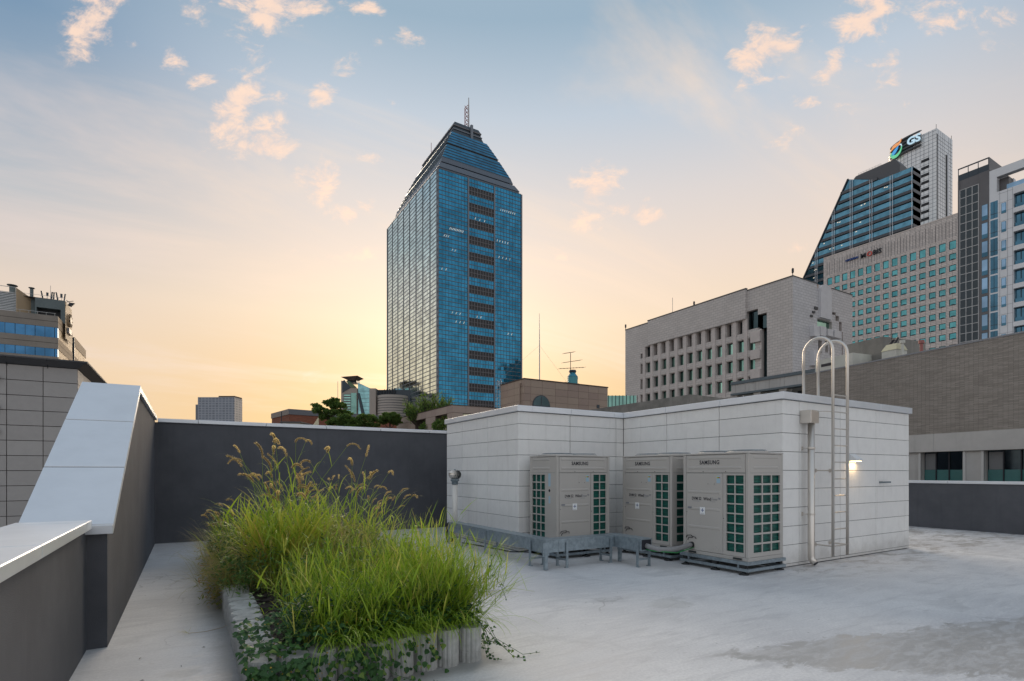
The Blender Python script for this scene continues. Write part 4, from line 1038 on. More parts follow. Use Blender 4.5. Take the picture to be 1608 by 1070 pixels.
# core
X1, Y1 = 347.2, 128.77
arcp = [(365-17.8*math.cos(math.pi/2*k/14), 140.5+17.8*math.sin(math.pi/2*k/14)) for k in range(15)]
m = MB(); m.prism([(X1+20, Y1), (X1, Y1)]+arcp+[(X1+20, 158.3)], G, 188.0); m.build('core', 'core_panel', Gs)
m = MB()
path = [(X1, Y1), (X1, 134.6)]+arcp
for k in range(44):
    z = 187.0-2.05*k
    for (p, q) in zip(path, path[1:]): 
        dx, dy = q[0]-p[0], q[1]-p[1]; L = math.hypot(dx, dy); g = Fr(p[0], p[1], -dy/L, dx/L); m.box(g, 0 if False else -L, 0, z-.05, z+.05, 0.0, .05) if False else m.convex([(p[0], p[1], z-.06), (q[0], q[1], z-.06), (q[0], q[1], z+.06), (p[0], p[1], z+.06), (p[0]-dy/L*.06, p[1]+dx/L*.06, z-.06) if False else (p[0]-abs(dy)/L*.07, p[1]+dx/L*.07, z-.06), (q[0]-abs(dy)/L*.07, q[1]+dx/L*.07, z-.06), (q[0]-abs(dy)/L*.07, q[1]+dx/L*.07, z+.06), (p[0]-abs(dy)/L*.07, p[1]+dx/L*.07, z+.06)], [(0, 1, 2, 3), (4, 5, 6, 7), (0, 1, 5, 4), (1, 2, 6, 5), (2, 3, 7, 6), (3, 0, 4, 7)])
for p in path[1:]:
    m.box(WF, p[0]-.1, p[0]+.05, 98, 188, -p[1]-.06, -p[1]+.06)
for y in (130.5, 132.4, 136.4, 138.4): m.box(WF, X1-.07, X1+.02, 98, 188, -y-.06, -y+.06)
fr2 = Fr(X1, Y1, 0, -1)
for k in range(44): z = 184.6-2.05*k; m.box(fr2, .2, 19.8, z-.06, z+.06, 0, .07)
for q in (2, 4.5, 7, 9.3, 15, 17.5): m.box(fr2, q-.06, q+.06, 98, 187.6, 0, .06)
m.build('panel_joints', 'tower_grey', Gs, kind='stuff')
m = MB(); m.box(fr2, .0, 1.0, 98, 185, .01, .12); m.box(fr2, 11.3, 13.0, 98, 177, .01, .14); m.build('dark_slot', 'black_recess', Gs)
m = MB(); m.box(fr2, 13.01, 14.2, 98, 178, .01, .3); m.build('slot_edge', 'white_mullion', Gs)
fc = Fr(X1, 0, -1, 0)
for k in range(19):
    z = 172.3-4.05*k; m = MB(); m.box(fc, -135.9, -132.2, z, z+1.5, .02, .12); m.build('slot_window', 'black_recess', Gs)
for (x, y) in ((X1+.3, Y1+.3), (X1+19.5, Y1+.3)):
    m = MB(); m.tube([(x, y, 188), (x, y, 190.3)], .12, 5); m.build('beacon', 'ink', Gs)
# sign: five dark fins, round emblem, two letters
def arcpt(s_, r):      # s_ metres along the curved face from its straight start
    if s_ < 0: return (365-r, 140.5+s_), (-1, 0)
    th = s_/17.8
    return (365-r*math.cos(th), 140.5+r*math.sin(th)), (-math.cos(th), math.sin(th))
for k, z in enumerate((190.1, 188.0, 186.2, 184.3, 182.4)):
    s0, s1 = (-5.2, 13.6); P = []
    for j in range(17): (x, y), _ = arcpt(s0+(s1-s0)*j/16, 18.6); P.append((x, y, z))
    m = MB(); m.tube(P, [.15]+[.55]*15+[.15], 8); m.build('sign_fin', 'sun_louvre', Gs, smooth=True)
for j in range(8):
    s0 = -.5+j*1.8; (xa, ya), _ = arcpt(s0, 18.3); (xb, yb), _ = arcpt(s0+1.8, 18.3)
    m = MB(); m.convex([(xa, ya, 182.4), (xb, yb, 182.4), (xb, yb, 190), (xa, ya, 190), (xa+.25, ya-.2, 182.4), (xb+.25, yb-.2, 182.4), (xb+.25, yb-.2, 190), (xa+.25, ya-.2, 190)], [(0, 1, 2, 3), (4, 5, 6, 7), (0, 1, 5, 4), (1, 2, 6, 5), (2, 3, 7, 6), (3, 0, 4, 7)]); m.build('sign_back', 'tower_dark', Gs)
mat('sign_orange', (.9, .36, .12), .4, emit=(.9, .36, .12), estr=.28); mat('sign_green', (.12, .65, .33), .4, emit=(.15, .75, .4), estr=.28)
mat('sign_blue', (.04, .38, .85), .4, emit=(.04, .38, .85), estr=.28); mat('sign_white', (.55, .78, .92), .4, emit=(.6, .82, .95), estr=.4)
(x, y), n = arcpt(7.2, 19.4); g = Fr(x, y, *n)
def blade(c0, pts, mname):
    m = MB(); m.fprism(g, [(c0[0]+a, c0[1]+z) for a, z in pts], 0, .25); m.build('emblem', mname, Gs)
E_ = (0, 185.6)
def cres(r0, r1, off, t0, t1, n=12):
    o = [(r0*math.cos(R(t0+(t1-t0)*k/n)), r0*math.sin(R(t0+(t1-t0)*k/n))) for k in range(n+1)]
    i = [(off[0]+r1*math.cos(R(t0+(t1-t0)*k/n)), off[1]+r1*math.sin(R(t0+(t1-t0)*k/n))) for k in range(n, -1, -1)]
    return o+i
blade(E_, cres(4.0, 3.2, (.35, .9), 188, 360), 'sign_green')
blade(E_, [(-3.8, 1.2), (-3.2, 2.6), (-1.6, 3.9), (.5, 4.0), (2.2, 3.8), (3.7, 4.9), (3.3, 3.2), (2.2, 2.2), (.5, 2.0), (-1.5, 2.0), (-2.8, 1.6)], 'sign_orange')
blade(E_, [(-3.3, -1.0), (-2.0, .6), (0, 1.5), (1.8, 1.9), (1.2, .4), (0, -1.0), (-1.6, -1.8), (-2.8, -1.7)], 'sign_blue')
blade(E_, [(1.9, 1.9), (2.8, 1.8), (3.4, .9), (3.6, -.6), (3.9, .3), (3.8, 1.5), (3.1, 2.2)], 'sign_white')
(x, y), n = arcpt(-1.6, 19.4); g3 = Fr(x, y, *n)
text('lettering', 'GS', 5.6, g3, -3.2, 184.7, .1, 'sign_white', Gs, bold=.18, extrude=.2, sx=.98)

# --- right-hand residential tower
mat('alu_panel', (.66, .67, .69), .35, .15, var=.05, vscale=.3); mat('alu_joint', (.2, .21, .23), .5)
mat('grey_clad', (.13, .125, .13), .5, .2, var=.1, vscale=.4)
mat('pane_mesh', (.035, .05, .06), .35, .2, var=.1, vscale=2); mat('white_grid', (.5, .5, .5), .5)
glass('sky_glass', (.22, .34, .47), .06, .004); glass('deep_glass', (.06, .14, .20), .07, .006)
Rt = thing('apartment_tower', 'grey and silver tower with white gridded dark panels and an open roof frame', 'building', (125, 36, G))
X0, Yr = 121.67, 37.38; f = Fr(X0, Yr, -1, 0)       # a = Yr - Y
m = MB(); m.wbox(X0+.05, X0+14, Yr+.05, Yr+4.42, G, 55.2); m.build('lift_tower', 'grey_clad', Rt)
m = MB(); m.wbox(X0+.9, X0+16, Yr-14, Yr+.045, G, 50.5); m.build('main_body', 'grey_clad', Rt)
for i in range(3):
    for j in range(18):
        a0 = -4.12+.90*i; z1 = 53.3-1.555*j
        m = MB(); m.box(f, a0+.05, a0+.85, z1-1.42, z1, -.045, .03); m.build('pane', 'pane_mesh', Rt)
m = MB()
for i in range(4): m.box(f, -4.14+.90*i-.045, -4.14+.90*i+.045, 24, 53.4, -.04, .09)
for j in range(20): m.box(f, -4.185, -1.395, 53.36-1.555*j-.05, 53.36-1.555*j+.05, -.04, .085)
m.build('white_grid', 'white_grid', Rt)
m = MB(); m.box(f, -4.46, -4.2, G, 55.2, -.04, .05); m.box(f, -1.38, .06, G, 55.2, -.045, .04); m.build('cladding', 'grey_clad', Rt)
for j in range(9):
    zt = 49.25-3.27*j
    m = MB(); m.box(f, -.96, -.14, zt-2.75, zt, -.03, .07); wi = m.build('window', 'deep_glass', Rt)
    m = MB(); m.box(f, -.93, -.17, zt-2.0, zt-.05, .071, .09); m.build('pane', 'sky_glass', wi)
    m = MB(); m.box(f, .22, 1.24, zt-2.95, zt+.05, -.03, .02); wi = m.build('window', 'deep_glass', Rt)
    m = MB(); m.box(f, .22, 1.24, zt-2.2, zt-2.12, .021, .05); m.box(f, .70, .76, zt-2.9, zt, .021, .05); m.build('bar', 'tower_dark', wi)
    m = MB(); m.box(f, 1.72, 2.36, zt-2.55, zt-.75, -.03, .06); wi = m.build('window', 'deep_glass', Rt)
    m = MB(); m.box(f, 1.78, 2.30, zt-2.1, zt-.8, .061, .075); m.build('pane', 'sky_glass', wi)
    z = zt-.15
wl_ = [(.21, 1.25, 49.25-3.27*j-2.97, 49.25-3.27*j+.07) for j in range(9)]
bal = [(3.32, 9.0, 49.5-3.27*j-2.45, 49.5-3.27*j) for j in range(9)]
m = MB(); m.holes(f, .065, 14, G, 50.75, bal, 1.0, 0); m.build('wall', 'alu_panel', Rt)
m = MB()
for a_ in (1.5, 2.55, 3.2, 10.2, 11.5): m.box(f, a_-.02, a_+.02, 20, 50.7, .0, .012)
for j in range(16): m.box(f, 1.3, 3.3, 50.3-1.635*j-.02, 50.3-1.635*j+.02, .0, .011)
m.build('panel_joints', 'alu_joint', Rt, kind='stuff')
for q in bal:
    m = MB(); m.box(f, q[0], q[1], q[2], q[3], -.98, -.8); bb = m.build('balcony', 'deep_glass', Rt)
    m = MB(); m.box(f, q[0]+.05, q[1]-.05, q[2], q[2]+.75, -.5, -.45); m.build('glass_guard', 'deep_glass', bb)
    m = MB()
    for a_ in (4.1, 5.2, 6.6): m.box(f, a_-.05, a_+.05, q[2], q[3], -.79, -.7)
    m.build('frame', 'tower_dark', bb)
# roof frame
m = MB(); m.box(f, .065, 1.1, 50.76, 54.9, -1.2, .0); m.box(f, 1.101, 14, 53.45, 54.9, -1.2, .0); m.box(f, 2.3, 2.5, 50.76, 53.44, -4, -3.0); m.build('roof_frame', 'alu_panel', Rt)
m = MB(); m.wbox(X0+1.3, X0+3.2, Yr-2.35, Yr-.2, 50.76, 53.4); m.build('roof_room', 'grey_clad', Rt)
m = MB(); m.box(f, 2.3, 14, 50.8, 51.7, -.5, -.46); m.build('roof_guard', 'sky_glass', Rt)
for a_, z0, z1 in ((-4.4, 55.2, 57.5), (-2.95, 55.2, 57.5), (-1.5, 55.2, 57.5), (-.05, 55.2, 57.5)):
    m = MB(); m.box(f, a_-.05, a_+.05, z0, z1, -.1, .0); m.build('post', 'tower_dark', Rt)
m = MB(); m.box(f, -4.46, .02, 57.3, 57.5, -.12, .02); m.box(f, -4.46, .02, 55.21, 56.3, -.08, -.03); m.build('rail', 'tower_dark', Rt)
m = MB(); m.wbox(X0, X0+9, Yr-.06, Yr-.01, 55.2, 57.5); m.build('screen', 'grey_clad', Rt)
m = MB(); m.wbox(X0+2, X0+9, Yr+.5, Yr+4.2, 55.21, 56.9); m.build('plant_room', 'grey_clad', Rt)
# --- long brick hall right behind our right parapet
BA = math.atan2(22.66-21.3, 13.1-5.73)
coursed('long_brick', (.315, .285, .255), (.15, .135, .12), 1, .26, .034, .004, rough=.9, var=.18, bump=1.0, ang=BA, streak=.35)
mat('brick_body', (.2, .18, .16), .9, var=.2)
mat('render_grey', (.46, .45, .435), .8, var=.12, vscale=.7, streak=.35)
mat('pale_slab', (.55, .55, .50), .8, var=.15, vscale=.8); mat('old_concrete', (.24, .23, .21), .9, var=.3, vscale=.6, streak=.5)
mat('cream', (.58, .55, .38), .6, var=.06); mat('frosted', (.05, .16, .155), .35, var=.08); mat('curtain_grey', (.16, .165, .17), .6)
mat('frame_white', (.5, .5, .49), .5)
glass('hall_glass', (.10, .13, .15), .06, .004)
Bk = thing('brick_hall', 'long low hall with thin brown brick upper wall and grey window band', 'building', (22, 9, G))
dx, dy = math.sin(BA), math.cos(BA); bx, by = 21.3-5.73*0, 5.73
f = Fr(21.3, 5.73, -dy, dx)                   # a runs to the viewer's right (towards -y)
f = Fr(21.3, 5.73, -dy, dx)
A0, A1 = -7.55, 9.0
m = MB(); m.box(f, A0, A1, 2.89, 5.74, -.35, 0); m.build('brick_wall', 'long_brick', Bk)
m = MB(); m.box(f, A0, A1, 5.741, 5.79, -.36, .02); m.build('wall_cap', 'ink_grey', Bk)
for a0 in (A0, -4.9, -2.4, .1, 2.6, 5.1, 7.1):
    a1 = {A0: -4.9, -4.9: -2.4, -2.4: .1, .1: 2.6, 2.6: 5.1, 5.1: 7.1, 7.1: A1}[a0]
    m = MB(); m.cbox(f, a0+.002, a1-.002, 2.27, 2.885, -.30, .10, c=.01); m.build('lintel_panel', 'render_grey', Bk)
m = MB(); m.box(f, A0, A1, 2.8855, 2.8895, -.2, .095); m.build('dirt_line', 'old_concrete', Bk)
wz = [(-2.86, -1.575), (-1.0, .42), (.95, 2.4), (2.9, 4.4)]
m = MB(); m.holes(f, A0, A1, G, 2.269, [(a0, a1, .75, 2.269) for a0, a1 in wz], .22, 0); m.build('wall', 'render_grey', Bk)
m = MB(); m.box(f, A0, A1, G, 5.7, -7, -.36); m.build('body', 'brick_body', Bk)
for a0, a1 in wz:
    m = MB(); m.box(f, a0-.07, a0, .75, 2.266, -.05, .035); m.box(f, a1, a1+.07, .75, 2.266, -.05, .035); m.box(f, a0, a1, .70, .75, -.05, .035); wi = m.build('window', 'frame_white', Bk)
    m = MB(); m.box(f, a0+.02, a1-.02, .76, 2.265, -.20, -.16); m.build('pane', 'hall_glass', wi)
    m = MB(); m.box(f, a0+.02, a1-.02, .76, 1.665, -.159, -.15); m.build('frosted_strip', 'frosted', wi)
    for q in (.31, .62): 
        m = MB(); m.box(f, a0+(a1-a0)*q-.015, a0+(a1-a0)*q+.015, .76, 2.265, -.1495, -.12); m.build('mullion', 'ink', wi)
    m = MB(); m.box(f, a0+.05, a0+(a1-a0)*.29, 1.67, 2.22, -.1585, -.15); m.build('blind', 'curtain_grey', wi)
# things on its roof
def P3(u_x, u_y): return (u_x, u_y)
m = MB(); m.box(f, -7.45, -5.74, 5.8, 6.38, -2.6, -.5); o = m.build('roof_box', 'pale_slab'); tag(o, 'pale low slab box on the brick hall roof behind the ladder loops', 'roof structure')
m = MB(); m.box(f, -7.15, -6.65, 6.05, 6.17, -.497, -.49); m.build('slot', 'ink', o)
m = MB(); m.box(f, -6.9, -5.3, 5.8, 7.03, -4.2, -1.6); t = m.build('roof_room', 'old_concrete'); tag(t, 'weathered dark concrete box room on the brick hall roof', 'roof structure')
t = thing('water_tank', 'small cream water tank with stepped lid on the brick hall roof', 'tank', (23.2, 10.1, 5.8))
m = MB(); m.box(f, -4.85, -4.30, 5.8, 6.25, -1.5, -.9); m.build('body', 'pale_slab', t)
m = MB(); m.convex([f(-4.87, 6.255, -1.52), f(-4.28, 6.255, -1.52), f(-4.28, 6.255, -.88), f(-4.87, 6.255, -.88), f(-4.75, 6.5, -1.4), f(-4.36, 6.5, -1.4), f(-4.36, 6.5, -1.0), f(-4.75, 6.5, -1.0)], [(0, 1, 2, 3), (4, 5, 6, 7), (0, 1, 5, 4), (1, 2, 6, 5), (2, 3, 7, 6), (3, 0, 4, 7)]); m.build('lid', 'cream', t)
t = thing('roof_antenna', 'thin dark mast with cross arms on the brick hall roof', 'antenna', (23.67, 10.28, 5.8))
m = MB(); m.tube([f(-4.91, 6.3, -1.55), f(-4.91, 7.62, -1.55)], .014, 6); m.build('mast', 'ink', t)
for z, L in ((7.5, .22), (7.25, .15), (7.0, .2)):
    m = MB(); m.tube([f(-4.91-L, z+.02, -1.55), f(-4.91+L, z-.02, -1.55)], .010, 5); m.build('arm', 'ink', t)
m = MB(); m.tube([f(-5.0, 6.6, -1.55), f(-4.85, 6.8, -1.6)], .04, 6); m.tube([f(-4.8, 6.6, -1.55), f(-4.7, 6.85, -1.6)], .04, 6); m.build('clamp', 'ink', t)
for a_, d_, z, mm, lab in ((-4.14, -1.0, 6.55, 'pale_slab', 'pale stub chimney pipe beside the cream water tank'), (-3.16, -.5, 6.28, 'mast_red', 'small reddish roof vent pipe on the brick hall edge')):
    m = MB(); x_, y_, _ = f(a_, 0, d_); m.lathe((x_, y_, 5.8), [(.05, 0), (.05, z-5.8-.12), (.09, z-5.8-.11), (.09, z-5.8)], 10); o = m.build('roof_vent', mm); tag(o, lab, 'vent')

# --- concrete gallery left of it
Ga = thing('concrete_building', 'grey concrete building edge with slate capping and chamfered arch openings', 'building', (30, 18, G))
mat('slate_cap', (.11, .14, .16), .6, var=.1)
X0 = 29.38; f = Fr(X0, 17.28, -1, 0)        # a = 17.28 - y
m = MB(); m.box(f, -4.47, 3.2, 7.06, 7.24, -.5, .06); m.build('capping', 'slate_cap', Ga)
cuts = [-4.47, -3.95, -2.85, -2.42, -1.2, -.93, .2, .6, 1.8, 2.2, 3.2]
cuts = [-4.47, -4.16, -3.48, -2.80, -2.55, -1.88, -1.20, -.95, -.20, .45, 1.2, 1.5, 2.3, 3.2]
for a0, a1 in zip(cuts, cuts[1:]):
    m = MB(); m.cbox(f, a0+.006, a1-.006, 6.52, 7.055, -.3, .0, c=.006); m.build('panel', 'render_grey', Ga)
m = MB(); m.box(f, -4.47, 3.2, 6.40, 6.515, -.45, .07); m.build('ledge', 'slate_cap', Ga)
m = MB(); m.wbox(X0+1.2, X0+9, 14.2, 21.7, G, 7.0); m.build('body', 'old_concrete', Ga)
for k, a in enumerate((-4.3, -2.70, -1.06, .58, 2.2)):
    m = MB(); m.box(f, a-.13, a+.13, G, 6.25, -.6, -.02); m.fprism(f, [(a-.13, 6.10), (a+.13, 6.10), (a+.26, 6.395), (a-.26, 6.395)], -.58, -.03); m.build('pier', 'render_grey', Ga)
    if k < 4:
        m = MB(); m.box(f, a+.3, a+1.35, 5.0, 6.3, -1.15, -1.0); wi = m.build('window', 'ink', Ga)
        m = MB(); m.box(f, a+.65, a+.98, 5.0, 6.22, -.999, -.97); m.box(f, a+1.0, a+1.33, 5.0, 6.22, -.999, -.97); m.build('pane', 'teal_glass_pale', wi)

# --- brown tiled roof house in the middle
objvar('brown_tile', (.31, .235, .19), .10, .55, hue=.02, bump=.05, bscale=30)
mat('brown_joint', (.07, .05, .042), .8)
Br = thing('brown_house', 'brown tiled roof house with half round window', 'building', (38, 53, G))
X0, Y0 = 32.24, 50.62; X1 = X0+12.31; Y1 = Y0+5.26
fR, fL = Fr(X0, Y0, 0, -1), Fr(X0, Y0, -1, 0)
m = MB(); m.wbox(X0+.03, X1, Y0+.03, Y1, G, 12.0); m.build('core', 'brown_joint', Br)
rows = [12.0-.80*k for k in range(11)]
for (z1, z0) in zip(rows, rows[1:]):
    for a0, a1 in zip([0, .9, 2.47, 4.32, 6.13, 7.73, 9.28, 10.78], [.9, 2.47, 4.32, 6.13, 7.73, 9.28, 10.78, 12.31]):
        m = MB(); m.box(fR, a0+.012, a1-.012, z0+.012, z1-.012, -.029, rnd.uniform(-.002, .002)); m.build('tile', 'brown_tile', Br)
    for a0, a1 in zip([-5.26, -3.6, -2.05, -.5], [-3.6, -2.05, -.5, 0]):
        m = MB(); m.box(fL, a0+.012, a1-.012, z0+.012, z1-.012, -.029, rnd.uniform(-.002, .002)); m.build('tile', 'brown_tile', Br)
m = MB(); m.wbox(X0-.06, X1+.06, Y0-.06, Y1+.06, 12.001, 12.12); m.build('roof_cap', 'brown_joint', Br)
c0 = 2.32; arc = [(c0-1.2, 8.0)]+[(c0-1.2*math.cos(math.pi*k/16), 9.15+1.2*math.sin(math.pi*k/16)) for k in range(17)]+[(c0+1.2, 8.0)]
m = MB(); m.fprism(fR, arc, .0, .07); wi = m.build('arched_window', 'tower_dark', Br)
ai = [(c0-1.1, 8.05)]+[(c0-1.1*math.cos(math.pi*k/16), 9.15+1.1*math.sin(math.pi*k/16)) for k in range(17)]+[(c0+1.1, 8.05)]
m = MB(); m.fprism(fR, ai, .0701, .085); m.build('pane', 'dark_glass', wi)
m = MB(); m.box(fR, c0-.05, c0+.05, 8.1, 10.2, .0855, .11); m.box(fR, c0-1.08, c0+1.08, 9.05, 9.15, .0855, .112); m.build('mullion', 'tower_dark', wi)
m = MB(); m.box(fR, 10.55, 10.95, 9.4, 9.8, .003, .05); m.build('wall_vent', 'tower_dark', Br)
m = MB(); m.tube([fL(-.75, 5, .1), fL(-.75, 11.5, .1)], .07, 8); m.box(fL, -.9, -.6, 11.3, 11.62, .01, .2); m.build('downpipe', 'brown_tile', Br)
t = thing('roof_ladder', 'small pale cage ladder on the left side of the brown house', 'ladder', (X0, Y1+.2, 8))
for a_ in (-5.7, -5.0):
    m = MB(); m.tube([fL(a_, 6, .25), fL(a_, 12.4, .25), fL(a_+.2, 12.65, .25), fL(a_+.4, 12.4, .25), fL(a_+.4, 12.0, .25)], .035, 6); m.build('rail', 'mast_white', t)
m = MB()
for k in range(18): m.tube([fL(-5.7, 6.3+.35*k, .25), fL(-5.0, 6.3+.35*k, .25)], .02, 4)
m.build('rungs', 'mast_white', t, kind='stuff')
o = MB(); px, py = X0+2.5, Y0+.6; o.tube([(px, py, 12.1), (px, py, 16), (px-.03, py, 19.9)], [.065, .055, .02], 8); o = o.build('antenna_pole', 'mast_white'); tag(o, 'tall thin whip pole on the brown house roof', 'antenna')
m = MB(); m.tube([(px, py, 16.2), (px-4.4, py+1.5, 12.1)], .008, 4); m.tube([(px, py, 16.2), (px+4.3, py+.2, 12.1)], .008, 4); m.build('guy_wire', 'ink_grey', o)
mat('vent_blue', (.03, .22, .32), .5, var=.15); mat('vent_teal', (.06, .28, .32), .45)
vx, vy = X0+7.6, Y0+1.0
t = thing('roof_ventilator', 'blue and teal turret ventilator on the brown house roof', 'ventilator', (vx, vy, 12.1))
m = MB(); m.lathe((vx, vy, 12.12), [(.62, 0), (.62, .95)], 8); m.build('body', 'vent_teal', t)
m = MB(); m.lathe((vx, vy, 13.08), [(.66, 0), (.36, .38), (.36, .5)], 8); m.build('hood', 'vent_blue', t)
m = MB(); m.lathe((vx, vy, 13.59), [(.40, 0), (.46, .15), (.42, .30), (.2, .34)], 12); m.build('cap', 'tower_dark', t)
m = MB(); m.wbox(vx-1.2, vx+.9, vy-.1, vy+1.0, 12.125, 12.35); m.build('curb', 'brown_joint', t)
m = MB(); m.lathe((vx+.75, vy+.3, 12.36), [(.16, 0), (.16, .5), (.24, .55), (.24, .8), (.1, .9)], 10); m.build('side_vent', 'tower_dark', t)
t = thing('tv_antenna', 'rooftop aerial with three tilted arms above the blue ventilator', 'antenna', (vx-.1, vy+.2, 13.9))
m = MB(); m.tube([(vx-.15, vy+.2, 13.94), (vx-.15, vy+.2, 16.0)], .04, 6); m.build('mast', 'ink', t)
for z, L, sl in ((15.95, .75, .32), (14.95, 1.35, .55), (14.15, 1.9, .50)):
    m = MB(); off = -.4 if z > 15.5 else .05
    m.tube([(vx-.15+off-L, vy, z-sl*.55), (vx-.15+off+L, vy, z+sl*.55)], .03, 5)
    for k in range(9):
        u_ = -1+k/4; m.tube([(vx-.15+off+L*u_, vy-.35, z+sl*.55*u_), (vx-.15+off+L*u_, vy+.35, z+sl*.55*u_)], .015, 4)
    m.build('arm', 'ink', t)

# --- brown pergola wall with two openings and its garden roof
Pg = thing('pergola_wall', 'brown tiled roof garden wall with square openings under the juniper', 'wall', (18, 44, G))
X0, Y0 = 17.74, 38.36; fL, fR = Fr(X0, Y0, -1, 0), Fr(X0, Y0, 0, -1)
objvar('pergola_tile', (.36, .28, .24), .07, .6, hue=.015)
def tiles(f, a0, a1, n, z0, z1):
    for k in range(n):
        m = MB(); m.box(f, a0+(a1-a0)*k/n+.008, a0+(a1-a0)*(k+1)/n-.008, z0+.008, z1-.008, -.03, 0); m.build('tile', 'pergola_tile', Pg)
tiles(fL, -13.1, 0, 12, 6.26, 6.84); tiles(fR, 0, 8.4, 7, 6.26, 6.84)
for a0, a1, n in ((-.95, 0, 1), (-5.49, -3.37, 2), (-13.1, -8.09, 5)):
    for k in range(5): tiles(fL, a0, a1, n, 6.25-.58*(k+1), 6.25-.58*k)
for a0, a1, n in ((0, .95, 1), (3.6, 4.6, 1), (7.4, 8.4, 1)):
    for k in range(5): tiles(fR, a0, a1, n, 6.25-.58*(k+1), 6.25-.58*k)
m = MB()
m.wbox(X0+.031, X0+.55, Y0+.031, Y0+13.1, 6.27, 6.83); m.wbox(X0+.56, X0+8.4, Y0+.031, Y0+.55, 6.27, 6.83)
for a0, a1 in ((0, .95), (3.37, 5.49), (8.09, 13.1)): m.wbox(X0+.032, X0+.549, Y0+max(a0, .032)+.01, Y0+a1-.01, 3, 6.269)
for a0, a1 in ((.97, 1.0), (3.6, 4.6), (7.4, 8.4)): m.wbox(X0+a0, X0+a1-.01, Y0+.032, Y0+.549, 3, 6.2695)
m.build('core', 'brown_joint', Pg)
m = MB(); m.wbox(X0-.04, X0+.60, Y0-.04, Y0+13.1, 6.845, 6.88); m.wbox(X0+.601, X0+8.4, Y0-.04, Y0+.6, 6.845, 6.879); m.build('capping', 'brown_joint', Pg)
mat('garden_soil', (.10, .075, .05), .95, var=.3)
m = MB(); m.wbox(-20, 17.5, 38.5, 66, G, 4.2); tag(m.build('low_building', 'brown_joint'), 'low building carrying the roof garden pines', 'building')
m = MB(); m.wbox(17.6, 32.0, 38.9, 66, G, 4.6); tag(m.build('low_building', 'pergola_tile'), 'low brown podium under the pergola wall', 'building')
m = MB(); m.wbox(24, 31.5, 55, 56, 4.61, 8.2); tag(m.build('garden_wall', 'cream'), 'cream wall glimpsed through the brown pergola openings', 'wall')

# --- left: granite tile building with slate eave
objvar('grey_tile', (.385, .37, .36), .06, .7, hue=.012, bump=.25, bscale=60)
mat('tile_joint', (.06, .052, .048), .9); mat('eave_slate', (.085, .09, .10), .6, var=.1)
Lb = thing('granite_house', 'near grey granite tiled building with dark projecting eave behind the left wall', 'building', (-6, 26, G))
X0, Y0 = -3.18, 22.97; fR, fE = Fr(X0, Y0, 0, -1), Fr(X0, Y0, 1, 0)
m = MB(); m.wbox(-14, X0-.03, Y0+.03, 34, G, 5.06); m.build('core', 'tile_joint', Lb)
hs = [5.05]+[4.555-.487*k for k in range(14)]
for z1, z0 in zip(hs, hs[1:]):
    for k in range(6):
        m = MB(); m.cbox(fR, -.89*(k+1)+.009, -.89*k-.009, z0+.009, z1-.009, -.029, rnd.uniform(-.002, .002), c=.004); m.build('tile', 'grey_tile', Lb)
    for k in range(8):
        m = MB(); m.box(fE, .05+1.2*k+.008, .05+1.2*(k+1)-.008, z0+.009, z1-.009, -.029, rnd.uniform(-.002, .002)); m.build('tile', 'grey_tile', Lb)
m = MB(); P = lambda o, z: [(-14, Y0-o, z), (X0+o, Y0-o, z), (X0+o, 34, z), (-14, 34, z)]
m.convex(P(.02, 5.061)+P(.27, 5.24), [(0, 1, 2, 3), (4, 5, 6, 7), (0, 1, 5, 4), (1, 2, 6, 5), (2, 3, 7, 6), (3, 0, 4, 7)])
m.convex(P(.29, 5.241)+P(.30, 5.285), [(0, 1, 2, 3), (4, 5, 6, 7), (0, 1, 5, 4), (1, 2, 6, 5), (2, 3, 7, 6), (3, 0, 4, 7)]); m.build('eave', 'eave_slate', Lb)
for x in (-3.95, -4.95): m = MB(); m.tube([(x, Y0-.02, 5.0), (x, Y0-.1, 5.16), (x+.02, Y0-.29, 5.25)], .012, 6); m.build('eave_bracket', 'ink', Lb)
for z in (4.58, 3.65, 2.9):
    m = MB(); m.convex([(-5.42, Y0-.02, z), (-5.1, Y0-.02, z), (-5.1, Y0-.20, z), (-5.42, Y0-.20, z), (-5.5, Y0-.02, z+.10), (-5.2, Y0-.02, z+.1), (-5.2, Y0-.02, z+.1), (-5.5, Y0-.02, z+.1)], [(0, 1, 2, 3), (0, 1, 5, 4), (1, 2, 5), (2, 3, 4, 5), (3, 0, 4)]); m.build('wall_bracket', 'ink', Lb)

# --- left: office block with blue ribbon windows and a side with low sunlight put into its colours
glass('ribbon_glass', (.055, .16, .30), .07, .006); mat('sunlit_glass', (.40, .28, .15), .6, spec=.2)  # side windows: golden sunlight painted into the glass colour
mat('band_stone', (.25, .22, .19), .75, var=.12, vscale=.25, streak=.2); mat('band_stone_sunlit', (.30, .225, .15), .85, var=.1, vscale=.3)  # second stone is the same band, warmed as if sunlit
Ub = thing('office_building', 'far left office block with blue ribbon windows and sunlit golden side', 'building', (-25, 130, G))
X0, Y0 = -18.72, 116.56; fR, fE = Fr(X0, Y0, 0, -1), Fr(X0, Y0, 1, 0)
m = MB(); m.wbox(X0-22, X0-.3, Y0+.3, Y0+13.2, G, 27.6); m.build('core', 'band_stone', Ub)
bands = [(27.75, 25.82), (24.10, 22.25), (20.90, 18.4), (16.6, 14.8), (13.0, 11)]
gls = [(25.82, 24.10), (22.25, 20.90), (18.4, 16.6), (14.8, 13.0)]
def band(f, a0, a1, z0, z1, mt, nm='stone_band'):
    m = MB(); m.box(f, a0, a1, z0, z1, -.3, 0); return m.build(nm, mt, Ub)
